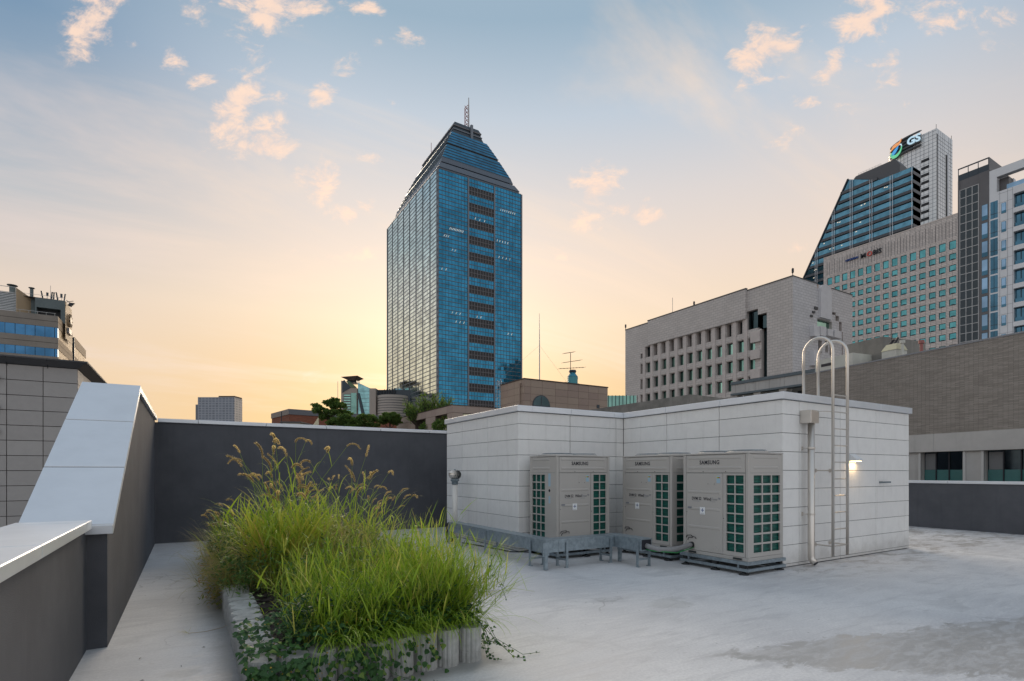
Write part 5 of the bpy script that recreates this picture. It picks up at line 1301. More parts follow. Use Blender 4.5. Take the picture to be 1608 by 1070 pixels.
for z1, z0 in bands:
    zm = (z0+z1)/2
    band(fR, -22, 0, zm+.03, z1, 'band_stone'); band(fR, -22, 0, z0, zm-.03, 'band_stone')
    band(fE, .301, 13.2, zm+.03, z1, 'band_stone_sunlit'); band(fE, .301, 13.2, z0, zm-.03, 'band_stone_sunlit')
for z1, z0 in gls:
    e = [-.47, -2.95, -5.43, -7.9, -10.4, -12.9, -15.4, -17.9, -20.4]
    for a1, a0 in zip([0]+e, e):
        m = MB(); m.box(fR, a0+.04, a1-.04, z0+.02, z1-.02, -.3, -.06); wi = m.build('window', 'ribbon_glass', Ub)
        if a1-a0 > 1:
            m = MB(); m.box(fR, (a0+a1)/2-.03, (a0+a1)/2+.03, z0+.02, z1-.02, -.058, -.04); m.build('mullion', 'tower_dark', wi)
    for k in range(6):
        m = MB(); m.box(fE, .35+2.14*k+.04, .35+2.14*(k+1)-.04, z0+.02, z1-.02, -.3, -.06); m.build('window', 'sunlit_glass', Ub)
# second block behind
m = MB(); m.wbox(X0-20, X0-.3, Y0+15.4, Y0+28.8, G, 27.3); m.build('rear_core', 'band_stone', Ub)
fE2 = Fr(X0, Y0+15.4, 1, 0)
m = MB(); m.wbox(X0-20, X0-.02, Y0+15.2, Y0+15.42, G, 27.4); m.build('rear_end', 'tower_dark', Ub)
for z1, z0 in bands: band(fE2, .1, 13.3, z0, z1-.2, 'band_stone_sunlit')
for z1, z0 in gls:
    for k in range(6): m = MB(); m.box(fE2, .15+2.18*k+.04, .15+2.18*(k+1)-.04, z0-.18, z1-.02, -.3, -.06); m.build('window', 'sunlit_glass', Ub)
# penthouse
mat('pent_grey', (.12, .15, .155), .7, var=.12, vscale=.3); mat('pent_sunlit', (.40, .30, .19), .7)  # warm copy of the penthouse colour has the low sun painted in
fp_ = Fr(X0, Y0+4, 0, -1)
m = MB(); m.holes(fp_, -3.7, .31, 27.5, 31.45, [(-3.5, -.3, 28.3, 29.85)], 1.2, 0); m.build('penthouse', 'pent_grey', Ub)
m = MB(); m.wbox(X0-3.7, X0+.30, Y0+5.21, Y0+10, 27.5, 31.44); m.wbox(X0-6, X0-3.71, Y0+5, Y0+10, 27.5, 31.44); m.build('penthouse_body', 'pent_grey', Ub)
m = MB(); m.wbox(X0+.305, X0+.36, Y0+4.0, Y0+10, 25, 31.44); m.build('penthouse_side', 'pent_sunlit', Ub)
m = MB(); m.wbox(X0-6, X0+.30, Y0+4.0, Y0+10, 31.45, 31.5); m.build('penthouse_roof', 'roof_dark', Ub)
m = MB(); m.box(fp_, -3.5, -.3, 28.3, 29.85, -1.2, -1.1); m.build('dark_bay', 'black_recess', Ub)
m = MB(); m.convex([(X0-5.95, Y0+3.2, 28), (X0-5.85, Y0+3.2, 28), (X0-4.4, Y0+5, 28), (X0-4.5, Y0+5, 28), (X0-5.95, Y0+3.2, 32.4), (X0-5.85, Y0+3.2, 32.4), (X0-4.4, Y0+5, 31.5), (X0-4.5, Y0+5, 31.5)], [(0, 1, 2, 3), (4, 5, 6, 7), (0, 1, 5, 4), (1, 2, 6, 5), (2, 3, 7, 6), (3, 0, 4, 7)]); m.build('screen_wall', 'pent_sunlit', Ub)
m = MB(); m.box(fp_, -12, -6, 27.8, 31.7, -.2, 0); m.build('louvre_screen', 'alu_panel', Ub)
m = MB()
for k in range(14): m.box(fp_, -12, -6, 28+.27*k, 28.1+.27*k, .002, .08)
m.build('louvre_slats', 'pent_grey', Ub)
m = MB()
for a_ in (-11, -8.5, -6.05): m.tube([fp_(a_, 27.8, .3), fp_(a_, 32.6, .3)], .06, 5)
for z in (32.6, 31.7, 28.0): m.tube([fp_(-12, z, .3), fp_(-6.05, z, .3)], .05, 5)
m.build('frame_rail', 'mast_white', Ub)
m = MB(); m.tube([fR(-22, 28.25, -.4), fR(-.4, 28.25, -.4)], .035, 5)
for k in range(20): m.tube([fR(-.5-k*1.1, 27.75, -.4), fR(-.5-k*1.1, 28.25, -.4)], .03, 4)
m.build('railing', 'mast_white', Ub)
m = MB(); m.tube([fp_(-6, 31.95, 0), fp_(.2, 31.95, 0)], .03, 4)
for k in range(9): m.tube([fp_(-6+k*.77, 31.5, 0), fp_(-6+k*.77, 31.95, 0)], .025, 4)
m.build('roof_railing', 'mast_white', Ub)
m = MB(); c_ = (X0+1.0, Y0+6.6)
for (yy, zz_, r_) in ((6.3, 28.6, 1.15),):
    m.tube([(X0+.37, Y0+yy, zz_), (X0+.62, Y0+yy, zz_)], r_, 20); m.tube([(X0+.621, Y0+yy, zz_), (X0+.8, Y0+yy, zz_)], r_*.72, 16, 1)
    for k in range(10): a = 2*math.pi*k/10; m.tube([(X0+.7, Y0+yy+r_*.55*math.cos(a), zz_+r_*.55*math.sin(a)), (X0+.75, Y0+yy+r_*math.cos(a), zz_+r_*math.sin(a))], .14, 5)
m.build('round_sign', ['pent_sunlit', 'ink'], Ub)
m = MB(); m.wbox(X0+.37, X0+.7, Y0+5.2, Y0+7.6, 26.2, 27.1); m.build('sign_block', 'ink_grey', Ub)
for x, y, r, z0, z1, lab in ((X0-7.0, Y0+6, .42, 31.5, 33.3, 'thick flue with flat cap on the far left office roof'), (X0-4.5, Y0+6, .25, 31.5, 33.3, 'thin flue with flat cap on the far left office roof')):
    t = thing('flue', lab, 'flue', (x, y, z0))
    m = MB(); m.lathe((x, y, z0), [(r, 0), (r, z1-z0)], 14); m.build('pipe', 'pent_grey', t)
    m = MB(); m.lathe((x, y, z1+.05), [(r*1.1, 0), (r*1.75, .06), (r*1.75, .16), (r*.4, .24)], 14); m.build('cap', 'tower_dark', t)
for k, (dx_, dz, tl) in enumerate(((-2.95, 1.35, -.18), (-2.3, 1.2, .0), (-1.75, 1.4, .10), (-1.45, 1.4, .05), (-.95, 1.45, -.16), (-.4, 1.3, .0), (.0, 1.35, .12))):
    t = thing('cell_antenna', ['leftmost slanted', 'second, box shaped', 'third', 'fourth', 'fifth, slanted', 'sixth, box shaped', 'rightmost'][k]+' panel aerial of the row on the far left office roof', 'antenna', (X0+dx_, Y0+5.5, 31.5), 'panel aerials along the penthouse roof')
    x, y = X0+dx_, Y0+5.5
    m = MB(); m.tube([(x, y, 31.5), (x, y, 31.5+dz*.7)], .03, 5); m.build('pole', 'mast_white', t)
    w_ = .17 if k in (1, 5) else .11; h0 = .75 if k in (1, 5) else .15
    m = MB(); m.convex([(x-w_-tl*.3, y-.15, 31.55+h0), (x+w_-tl*.3, y-.15, 31.55+h0), (x+w_-tl*.3, y-.04, 31.55+h0), (x-w_-tl*.3, y-.04, 31.55+h0), (x-w_+tl, y-.15, 31.5+dz+.2), (x+w_+tl, y-.15, 31.5+dz+.2), (x+w_+tl, y-.04, 31.5+dz+.2), (x-w_+tl, y-.04, 31.5+dz+.2)], [(0, 1, 2, 3), (4, 5, 6, 7), (0, 1, 5, 4), (1, 2, 6, 5), (2, 3, 7, 6), (3, 0, 4, 7)]); m.build('panel', 'tower_dark', t)
m = MB(); m.tube([(X0-1.9, Y0+5.5, 31.5), (X0-1.9, Y0+5.5, 34.2)], .03, 5); tag(m.build('lightning_rod', 'ink_grey'), 'thin rod rising between the panel aerials', 'rod')
t = thing('floodlight', 'dark floodlight cluster at the far left office roof corner', 'lamp', (X0+.8, Y0+5, 31.3))
m = MB(); m.tube([(X0+.2, Y0+5, 31.5), (X0+1.3, Y0+5, 31.9)], .05, 5); m.tube([(X0+.3, Y0+5, 31.9), (X0+1.2, Y0+5, 31.2)], .05, 5); m.build('bracket', 'ink', t)
m = MB(); m.convex([(X0+.5, Y0+4.8, 31.0), (X0+1.0, Y0+4.8, 30.8), (X0+1.0, Y0+5.2, 30.8), (X0+.5, Y0+5.2, 31.0), (X0+.8, Y0+4.8, 31.5), (X0+1.5, Y0+4.8, 31.5), (X0+1.5, Y0+5.2, 31.5), (X0+.8, Y0+5.2, 31.5)], [(0, 1, 2, 3), (4, 5, 6, 7), (0, 1, 5, 4), (1, 2, 6, 5), (2, 3, 7, 6), (3, 0, 4, 7)]); m.build('head', 'ink', t)

# --- far blocks along the skyline ----------------------------------
def wp(u, depth):      # ground point at a bearing (photo column u) and distance
    x = (u-804)/840*depth; return (.8554*x+.518*depth, -.518*x+.8554*depth)
coursed('far_grid', (.17, .19, .23), (.30, .32, .36), 0, 2.6, 2.2, .4, offset=0, rough=.5, bump=0, streak=.05)
mat('far_grey', (.16, .17, .19), .7)
t = thing('far_building', 'lone distant grey slab block on the left skyline', 'building', (*wp(338, 480), G))
(xa, ya), (xb, yb) = wp(310.5, 480), wp(368, 480); L = math.hypot(xb-xa, yb-ya); f = Fr(xa, ya, (yb-ya), -(xb-xa))
m = MB(); m.box(f, 0, L, G, 68.5, -14, 0); m.build('slab', 'far_grid', t)
m = MB(); m.box(f, -2.6, -.01, G, 62, -12, -1); m.build('side_slab', 'far_grey', t)
m = MB(); m.box(f, L*.57, L+.3, 68.51, 69.6, -13, .2); m.build('roof_slab', 'brown_joint', t)
m = MB(); m.box(f, L*.1, L*.5, 68.51, 68.9, -9, -3); m.build('roof_parapet', 'far_grey', t)

coursed('red_brick', (.24, .085, .05), (.14, .07, .05), 0, .5, .2, .02, rough=.9, bump=.2)
mat('zinc_band', (.13, .135, .15), .5, .2)
t = thing('brick_building', 'low red brick building with grey metal roof band behind the pines', 'building', (*wp(520, 118), G))
(xa, ya), (xb, yb) = wp(454, 112), wp(640, 130); L = math.hypot(xb-xa, yb-ya); f = Fr(xa, ya, (yb-ya), -(xb-xa))
m = MB(); m.box(f, 0, L, G, 13.6, -12, 0); m.build('wall', 'red_brick', t)
m = MB(); m.box(f, -.15, L+.1, 13.61, 14.75, -12.1, .15); m.build('roof_band', 'zinc_band', t)
t = thing('roof_hut', 'low pale flat roofed hut beside the red brick building', 'building', (*wp(455, 75), G))
(xa, ya), (xb, yb) = wp(444, 75), wp(470, 75); L = math.hypot(xb-xa, yb-ya); f = Fr(xa, ya, (yb-ya), -(xb-xa))
m = MB(); m.box(f, 0, L, G, 8.45, -4, 0); m.build('wall', 'pale_slab', t)
m = MB(); m.box(f, -.3, L+.3, 8.46, 8.62, -4.2, .3); m.build('roof', 'roof_dark', t)
m = MB(); x, y = wp(442, 75); m.tube([(x, y, 8), (x, y, 10)], .06, 5); m.build('pipe', 'ink', t)
m = MB(); x, y = wp(530.4, 100); m.tube([(x, y, 8), (x, y, 18.5)], [.08, .04], 5); tag(m.build('antenna_pole', 'mast_white'), 'thin pole standing left of the canopy topped tower', 'pole')
t = thing('cane_fence', 'pale slatted fence sloping down beside the big pine', 'fence', (*wp(487, 62), 4.2))
(xa, ya), (xb, yb) = wp(486, 66), wp(501, 58); L = math.hypot(xb-xa, yb-ya); f = Fr(xa, ya, (yb-ya), -(xb-xa))
for k in range(9): m = MB(); a = L*k/9; m.box(f, a, a+L/9*.8, 4.2, 6.7+.10*k, 0, .05); m.build('slat', 'cream', t)

# tower with a hovering canopy roof
mat('stone_pale', (.36, .31, .27), .7, var=.06); glass('aqua_glass', (.22, .42, .44), .08, .005); mat('roof_green', (.10, .16, .09), .7)
t = thing('canopy_tower', 'distant tower with hovering flat canopy roof and curved aqua glass side', 'tower', (*wp(560, 300), G))
(xa, ya) = wp(536, 300)
s3 = 300/840.
def q2(u): return (u-536)*s3
(xb, yb) = wp(584, 300); f = Fr(xa, ya, (yb-ya), -(xb-xa))
zv = lambda v: 1.6+(741-v)*s3
m = MB(); m.box(f, q2(535.5), q2(537.4), G, zv(598), -14, 0); m.fprism(f, [(q2(537.5), G), (q2(561), G), (q2(561), zv(610)), (q2(537.5), zv(598))], -14, -.01); m.build('tower_body', 'stone_pale', t)
m = MB(); m.fprism(f, [(q2(537.6), zv(617)), (q2(551), zv(609)), (q2(541), zv(597)), (q2(537.6), zv(599))], .0, .3); m.build('dark_gable', 'tower_dark', t)  # dark gable-shaped plate on the wall face
m = MB(); m.fprism(f, [(q2(552.5), zv(609)), (q2(560.5), zv(609)), (q2(549), zv(599)), (q2(543.5), zv(599))], .0, .5); m.build('green_slope', 'roof_green', t)
m = MB(); m.box(f, q2(539.5), q2(551), zv(650), zv(619), .0, .25); m.build('window_field', 'spandrel', t)
for k in range(7): m = MB(); m.box(f, q2(540), q2(550.6), zv(646-4*k), zv(646-4*k)+.7, .251, .3); m.build('window_band', 'teal_glass_pale', t)
m = MB(); m.box(f, q2(551.3), q2(560), G, zv(617.5), .0, .35); m.build('glass_bay', 'teal_glass', t)
m = MB(); m.fprism(f, [(q2(561.1), G), (q2(585), G), (q2(585), zv(611)), (q2(577), zv(608)), (q2(568), zv(603.5)), (q2(561.1), zv(601))], -12, -1); m.build('aqua_side', 'aqua_glass', t)
m = MB(); m.fprism(f, [(q2(561), zv(617)), (q2(563.5), zv(617)), (q2(571.5), zv(650)), (q2(567.5), zv(650))], -.9, .2); m.build('leaning_fin', 'tower_dark', t)
m = MB()
for k in range(7): m.box(f, q2(563), q2(585), zv(614+6*k)-.08, zv(614+6*k)+.08, -.99, -.9)
m.build('glass_bars', 'tower_grey', t)
m = MB(); m.box(f, q2(543.5), q2(558), zv(600), zv(592.5), -9, -2); m.build('neck', 'tower_dark', t)
m = MB(); c = [f(q2(u), zv(v), d) for u, v, d in ((543, 588.5, -8), (565.5, 591.5, -8), (562, 590.5, 1), (535.5, 592.5, 1))]
m.convex(c+[(x, y, z-1.0) for x, y, z in [f(q2(u), zv(v), d) for u, v, d in ((545, 589.5, -7), (558, 593, -6), (556, 595, 0), (546, 594.5, 0))]], [(0, 1, 2, 3), (4, 5, 6, 7), (0, 1, 5, 4), (1, 2, 6, 5), (2, 3, 7, 6), (3, 0, 4, 7)]); m.build('canopy', 'brown_joint', t)

t = thing('round_building', 'distant pale building with rounded end left of the glass tower', 'building', (*wp(598, 270), G))
s4 = 270/840.
(xa, ya), (xb, yb) = wp(580, 270), wp(640, 270); f = Fr(xa, ya, (yb-ya), -(xb-xa)); zv4 = lambda v: 1.6+(741-v)*s4
m = MB(); m.box(f, 0, 3.2, G, zv4(610), -10, 0); m.build('flank', 'stone_pale', t)
m = MB(); m.box(f, 3.21, 20, G, zv4(611), -10, -3); m.build('rear', 'tower_dark', t)
cx, cy, _ = f(11, 0, -5)
m = MB(); m.lathe((cx, cy, 0), [(8.2, G), (8.2, zv4(621))], 40); m.build('drum', 'stone_pale', t, smooth=True)
for k in range(9): m = MB(); z = zv4(626+4*k); m.lathe((cx, cy, z), [(8.25, 0), (8.25, .35)], 40); m.build('drum_band', 'spandrel', t)
for k in range(7): m = MB(); x, y, _ = f(4.5+1.3*k, 0, -2.5); m.tube([(x, y, zv4(622)), (x, y, zv4(612-.6*k))], .35, 6); m.build('roof_pipe', 'ink', t)

t = thing('glass_building', 'sliver of dark mullioned glass block between brown house and granite block', 'building', (*wp(970, 92), G))
s5 = 92/840.; (xa, ya), (xb, yb) = wp(952, 92), wp(1000, 92); f = Fr(xa, ya, (yb-ya), -(xb-xa)); zv5 = lambda v: 1.6+(741-v)*s5
m = MB(); m.box(f, 0, 5.2, G, zv5(621.5), -6, 0); m.build('glass', 'teal_glass', t)
for k in range(9): m = MB(); m.box(f, .35+.62*k, .43+.62*k, G, zv5(621), .001, .12); m.build('mullion', 'ink', t)
m = MB(); m.box(f, 0, 5.2, zv5(645), zv5(643.6), .001, .3); m.build('ledge', 'brown_joint', t)
m = MB(); m.wbox(40, 62, 34, 52, G, 8.8); tag(m.build('low_building', 'old_concrete'), 'low dark roof between the white building and the granite block', 'building')
# ------------------------------------------------------------------ roof garden trees
leafmat('pine_leaf', [(0, (.035, .075, .022)), (.5, (.10, .18, .04)), (1, (.25, .31, .07))], .6, .35)
mat('bark', (.06, .045, .035), .9, var=.3, vscale=4)
U_ = rnd.uniform
def leaf_cloud(mb, c, rad, n, size, needle=False, up=.3):
    cx, cy, cz = c
    for _ in range(n):
        while True:
            p = Vector((rnd.uniform(-1, 1), rnd.uniform(-1, 1), rnd.uniform(-1, 1)))
            if p.length < 1: break
        if rnd.random() < .6: p = p.normalized()*rnd.uniform(.75, 1.08)
        q = Vector((cx+p.x*rad[0], cy+p.y*rad[1], cz+p.z*rad[2]))
        d = (Vector((rnd.gauss(0, 1), rnd.gauss(0, 1), rnd.gauss(up, .7)))+p*.9).normalized()
        s_ = d.cross(Vector((rnd.gauss(0, 1), rnd.gauss(0, 1), rnd.gauss(0, 1)))).normalized()
        L = size*rnd.uniform(.7, 1.4); wd = L*(.10 if needle else .38); t = min(1, max(0, rnd.gauss(.45, .2)))
        mb.face([q, q+d*L*.5+s_*wd, q+d*L, q+d*L*.5-s_*wd], 0, t)
def tree(name, lab, base, trunk, clouds, size, dens, needle=False, grp=None, bough=.05):
    t = thing(name, lab, 'tree', base, grp)
    m = MB(); m.tube([(base[0]+x, base[1]+y, base[2]+z) for x, y, z, r in trunk], [r for *_, r in trunk], 7)
    top = trunk[-1]
    for c in clouds:
        k = min(len(trunk)-1, max(1, int(len(trunk)*.55))); s_ = trunk[k]
        a = Vector((base[0]+s_[0], base[1]+s_[1], base[2]+s_[2])); b = Vector((base[0]+c[0], base[1]+c[1], base[2]+c[2]))
        m.tube([a, a.lerp(b, .5)+Vector((0, 0, -.1)), b], [bough, bough*.7, bough*.35], 5)
    m.build('trunk', 'bark', t)
    m = MB()
    for x, y, z, rx, ry, rz_ in clouds:
        nt = max(8, int(46*rx*ry+8))
        for _ in range(nt):
            a = U_(0, 6.28); r = math.sqrt(U_(.05, 1.1)); zz_ = U_(-.6, 1)*rz_*math.sqrt(max(.05, 1.15-r*r))
            leaf_cloud(m, (base[0]+x+rx*r*math.cos(a), base[1]+y+ry*r*math.sin(a), base[2]+z+zz_), (U_(.10, .22), U_(.10, .22), U_(.06, .13)), int(dens*.05), size, needle)
    m.build('crown', 'pine_leaf', t, kind='stuff')
# positions: bearing column, distance
bx, by = wp(522, 52)
R_ = (.855, -.518)      # picture-right on the ground
def cl(r, dpt, z, w_, h): return (r*R_[0]+dpt*.518, r*R_[1]+dpt*.855, z, w_, w_*.9, h)
tree('pine_tree', 'tall flat crowned garden pine above the back parapet, left of the canopy tower', (bx, by, 4.2),
     [(0, 0, 0, .16), (.1, 0, 1.2, .13), (-.1, .1, 2.4, .10), (.05, 0, 3.4, .06)],
     [cl(-1.15, 0, 3.3, .75, .38), cl(-.3, .4, 4.05, .7, .32), cl(.6, -.2, 3.75, .75, .33), cl(1.2, .1, 3.0, .6, .36), cl(-.9, .2, 2.7, .55, .32), cl(.2, -.3, 3.1, .75, .4), cl(1.0, .2, 2.2, .75, .42), cl(.1, .2, 4.35, .4, .2), cl(-1.6, 0, 3.75, .35, .2), cl(1.55, 0, 2.5, .4, .3)], .13, 1500, False, 'garden pines above the back parapet')
bx, by = wp(540, 50)
tree('pine_tree', 'dark low garden bush merging right under the tall pine', (bx, by, 4.2), [(0, 0, 0, .1), (0, 0, 1.5, .07)],
     [cl(-.6, 0, 1.9, .9, .5), cl(.4, .1, 1.8, .8, .45), cl(1.0, 0, 1.5, .6, .4), cl(0, 0, 2.4, .6, .35)], .13, 1500, False, 'garden pines above the back parapet')
bx, by = wp(572, 50)
tree('pine_tree', 'bright green small pine with spreading tufts in front of the canopy tower', (bx, by, 4.2), [(0, 0, 0, .1), (.05, 0, 1.4, .08), (-.05, 0, 2.0, .05)],
     [cl(-.7, 0, 2.1, .5, .28), cl(0, .1, 2.55, .55, .3), cl(.7, 0, 2.3, .5, .28), cl(.9, .1, 1.75, .45, .25), cl(-.8, -.1, 1.6, .45, .25), cl(.1, -.2, 1.8, .5, .3)], .13, 1500, False, 'garden pines above the back parapet')
bx, by = wp(612, 50)
tree('umbrella_tree', 'dark dome crowned small tree left of the juniper', (bx, by, 4.2), [(0, 0, 0, .08), (0, 0, 1.4, .07), (.05, 0, 2.0, .05)],
     [cl(0, 0, 2.35, .95, .5), cl(-.6, 0, 2.05, .55, .35), cl(.6, 0, 2.05, .55, .38), cl(0, -.2, 2.6, .6, .32)], .10, 2600)
bx, by = wp(676, 49)
t = thing('juniper', 'broad spiky juniper bush growing above the brown pergola wall', 'bush', (bx, by, 4.6))
m = MB(); mt = MB()
for k in range(95):
    r = rnd.uniform(-2.3, 2.0); dp = rnd.uniform(-.8, .8); h0 = 1.35+rnd.uniform(-.2, .6)+.35*(r+2)/3.6
    a = Vector((bx+R_[0]*r*.55, by+R_[1]*r*.55, 5.7)); top = 2.75+.55*math.sin((r+1.2)*1.1)+rnd.uniform(-.6, .25)
    b = Vector((bx+R_[0]*r*1.02+.518*dp, by+R_[1]*r*1.02+.855*dp, 5.75+top*rnd.uniform(.55, 1)))
    mt.tube([a, a.lerp(b, .5)+Vector((0, 0, -.15)), b], [.05, .035, .012], 4)
    if k % 12 == 0: mt.tube([(bx, by, 4.6), (bx, by, 5.2), a], [.12, .10, .05], 5)
    for j in range(44):
        q = a.lerp(b, rnd.uniform(.35, 1.0))+Vector((rnd.gauss(0, .13), rnd.gauss(0, .13), rnd.gauss(0, .10)))
        d = ((b-a).normalized()+Vector((rnd.gauss(0, .5), rnd.gauss(0, .5), rnd.gauss(.4, .4)))).normalized(); L = rnd.uniform(.16, .34)
        s_ = d.cross(Vector((rnd.gauss(0, 1), rnd.gauss(0, 1), rnd.gauss(0, 1)))).normalized()*L*.16
        m.face([q, q+d*L*.45+s_, q+d*L, q+d*L*.45-s_], 0, min(1, max(0, rnd.gauss(.5, .22))))
mt.build('branches', 'bark', t); m.build('foliage', 'pine_leaf', t, kind='stuff')
for (u_, dd, zt, lab) in ((672, 47, 5.8, 'small green shrub seen through the left pergola opening'), (694, 43, 5.7, 'small leafy shrub seen through the right pergola opening')):
    bx, by = wp(u_, dd); t = thing('shrub', lab, 'bush', (bx, by, 4.6)); m = MB(); leaf_cloud(m, (bx, by, zt-.4), (.7, .6, .45), 500, .2); m.build('foliage', 'pine_leaf', t, kind='stuff'); m = MB(); m.tube([(bx, by, 4.6), (bx, by, zt-.3)], .04, 5); m.build('stem', 'bark', t)

# ------------------------------------------------------------------ planted bed
mat('block', (.47, .47, .455), .85, var=.22, vscale=9, bump=.35, bscale=120)
mat('soil', (.045, .032, .028), .95, var=.5, vscale=30, bump=.8, bscale=45)
PX0, PX1, PY0, PY1, PH = .34, 2.16, 4.0, 11.6, .30
Bd = thing('planting_bed', 'planted bed edged with rounded fluted grey concrete blocks', 'planter', (1.25, 7.8, 0))
def block_mesh(rx, ry, groove):
    m = MB(); n = 48; prof = [(1, 0), (1, .10), (1, .198), (1, .285), (.93, .30)] if not groove else [(1, 0), (1, groove-.003), (.965, groove-.0015), (.965, groove+.0015), (1, groove+.003), (1, .285), (.93, .30)]
    rings = []
    for s_, z in prof:
        ring_ = []
        for j in range(n):
            t = 2*math.pi*j/n; fl_ = 1-.06*(1 if j % 3 == 0 else 0)*(1 if z < .299 else .3)
            ct, st = math.cos(t), math.sin(t); q = (abs(ct)**2.15+abs(st)**2.15)**(-1/2.15)
            ring_.append(len(m.v)); m.v.append((rx*q*ct*fl_*s_, ry*q*st*fl_*s_, z))
        rings.append(ring_)
    for a, b in zip(rings, rings[1:]):
        for j in range(n): m.f.append((a[j], a[(j+1) % n], b[(j+1) % n], b[j])); m.mi.append(0)
    m.f.append(tuple(rings[-1])); m.mi.append(0)
    return m.mesh('edging_block', 'block')
bms = [block_mesh(.102, .130, 0), block_mesh(.102, .130, .21), block_mesh(.102, .130, .10)]
k = 0
def put_block(x, y, rz):
    global k
    o = link('edging_block', bms[(0, 1, 0, 2, 1)[k % 5]], Bd); k += 1
    o.location = (x-1.25+rnd.gauss(0, .004), y-7.8+rnd.gauss(0, .004), rnd.gauss(-.004, .004)); o.rotation_euler = (rnd.gauss(0, .012), rnd.gauss(0, .012), rz+rnd.gauss(0, .03))
for i in range(9): put_block(PX0+.105+.2015*i, PY0+.125, 0)
for i in range(37): put_block(PX0+.125, PY0+.36+.2*i, R(90))
for i in range(37): put_block(PX1-.125, PY0+.36+.2*i, R(90))
for i in range(9): put_block(PX0+.105+.2015*i, PY1+.03, 0)
m = MB(); nx, ny = 24, 90; ix = {}
for i in range(nx+1):
    for j in range(ny+1):
        x = PX0+.2+(PX1-PX0-.4)*i/nx; y = PY0+.2+(PY1-PY0-.25)*j/ny
        ix[i, j] = len(m.v); m.v.append((x, y, .255+.03*noise.noise((x*6, y*6, 0))+.012*noise.noise((x*25, y*25, 3))))
for i in range(nx):
    for j in range(ny): m.f.append((ix[i, j], ix[i+1, j], ix[i+1, j+1], ix[i, j+1])); m.mi.append(0)
m.build('soil', 'soil', Bd)
# bark mulch chips
m = MB()
for _ in range(2200):
    x = rnd.uniform(PX0+.25, PX1-.25); y = rnd.uniform(PY0+.25, PY1-.2); z = .275; L = rnd.uniform(.015, .04); a = rnd.uniform(0, 6.3); d = Vector((math.cos(a), math.sin(a), rnd.uniform(-.3, .3)))*L; s_ = Vector((-math.sin(a), math.cos(a), rnd.uniform(-.5, .5)))*L*.45
    p = Vector((x, y, z)); m.face([p-d-s_, p+d-s_, p+d+s_, p-d+s_])
m.build('mulch', 'soil', Bd, kind='stuff')

GREEN = [(0, (.085, .165, .02)), (.35, (.20, .33, .03)), (.65, (.34, .47, .05)), (.85, (.50, .53, .11)), (1, (.60, .50, .17))]
leafmat('grass_blade', GREEN, .45, .38)
leafmat('foxtail_blade', [(0, (.14, .26, .03)), (.3, (.30, .43, .05)), (.55, (.46, .54, .08)), (.75, (.64, .56, .13)), (.9, (.58, .37, .15)), (1, (.36, .21, .10))], .45, .40)
leafmat('dry_blade', [(0, (.14, .21, .04)), (.4, (.30, .31, .09)), (.75, (.48, .37, .18)), (1, (.42, .26, .15))], .6, .35)
leafmat('vine_leaf', [(0, (.02, .065, .02)), (.5, (.04, .115, .03)), (.85, (.08, .18, .04)), (1, (.16, .25, .05))], .42, .22)
leafmat('weed_leaf', [(0, (.035, .09, .02)), (.5, (.085, .18, .035)), (1, (.20, .29, .07))], .5, .3)
leafmat('seed_core', [(0, (.24, .165, .07)), (1, (.33, .24, .11))], .8, .2)
leafmat('seed_hair', [(0, (.78, .58, .30)), (1, (.93, .78, .48))], .5, .65)
def blade(mb, p, az, lean, L, wd, t0, t1, droop=1.0, n=6, twist=0.0):
    """one grass blade: starts at p, leans and droops outward"""
    d = Vector((math.cos(az), math.sin(az), 0)); s_ = Vector((-math.sin(az+twist), math.cos(az+twist), 0))
    q = Vector(p); th = lean; i0 = len(mb.v)
    for k in range(n+1):
        f = k/n; ww = wd*(1-f**2.2)*(.55+.45*min(1, f*5))
        if k == n: mb.v.append(tuple(q)); mb.t.append(t1)
        else:
            fold = Vector((0, 0, ww*.25))
            mb.v += [tuple(q-s_*ww+fold), tuple(q+s_*ww+fold)]; mb.t += [t0+(t1-t0)*f]*2
        q = q+(d*math.sin(th)+Vector((0, 0, math.cos(th))))*(L/n); th = min(2.9, th+droop*(f+.25)/n*1.6)
    for k in range(n-1): mb.f.append((i0+2*k, i0+2*k+1, i0+2*k+3, i0+2*k+2)); mb.mi.append(0)
    mb.f.append((i0+2*n-2, i0+2*n-1, i0+2*n)); mb.mi.append(0)
U = rnd.uniform
def culm(mb, p, az, lean, H, nl, lL, lW, tt, stem_t=None, bend=.5, r=.002, foot=0.0, soft=True):
    """upright grass stem carrying alternate arching leaves"""
    q = Vector(p); th = lean; pts = [q.copy()]; n = 5
    for k in range(n):
        q = q+(Vector((math.cos(az), math.sin(az), 0))*math.sin(th)+Vector((0, 0, math.cos(th))))*(H/n); th += bend*(k+1)/n*.4; pts.append(q.copy())
    mb.tube(pts, [r, r, r*.9, r*.8, r*.6, r*.35], 4, 0, False, tt if stem_t is None else stem_t)
    a0 = U(0, 6.28)
    for j in range(nl):
        f = (.18+.82*(j+U(0, .6))/nl)*n; k = min(n-1, int(f)); e = pts[k].lerp(pts[k+1], min(1, f-k))
        t2 = min(1, max(0, tt+rnd.gauss(0, .1)+(.25 if j == 0 else 0)+foot*(1-j/nl)**1.5))
        blade(mb, e, a0+math.pi*j+rnd.gauss(0, .5), U(.15, .75), lL*U(.6, 1.25), lW*U(.7, 1.2), max(0, t2-.1), t2, rnd.choice((U(.2, .8), U(.9, 1.9), U(1.8, 3.2))) if soft else rnd.choice((U(0, .4), U(.1, .7), U(.8, 1.8))), 5, rnd.gauss(0, .8))
    return pts[-1]
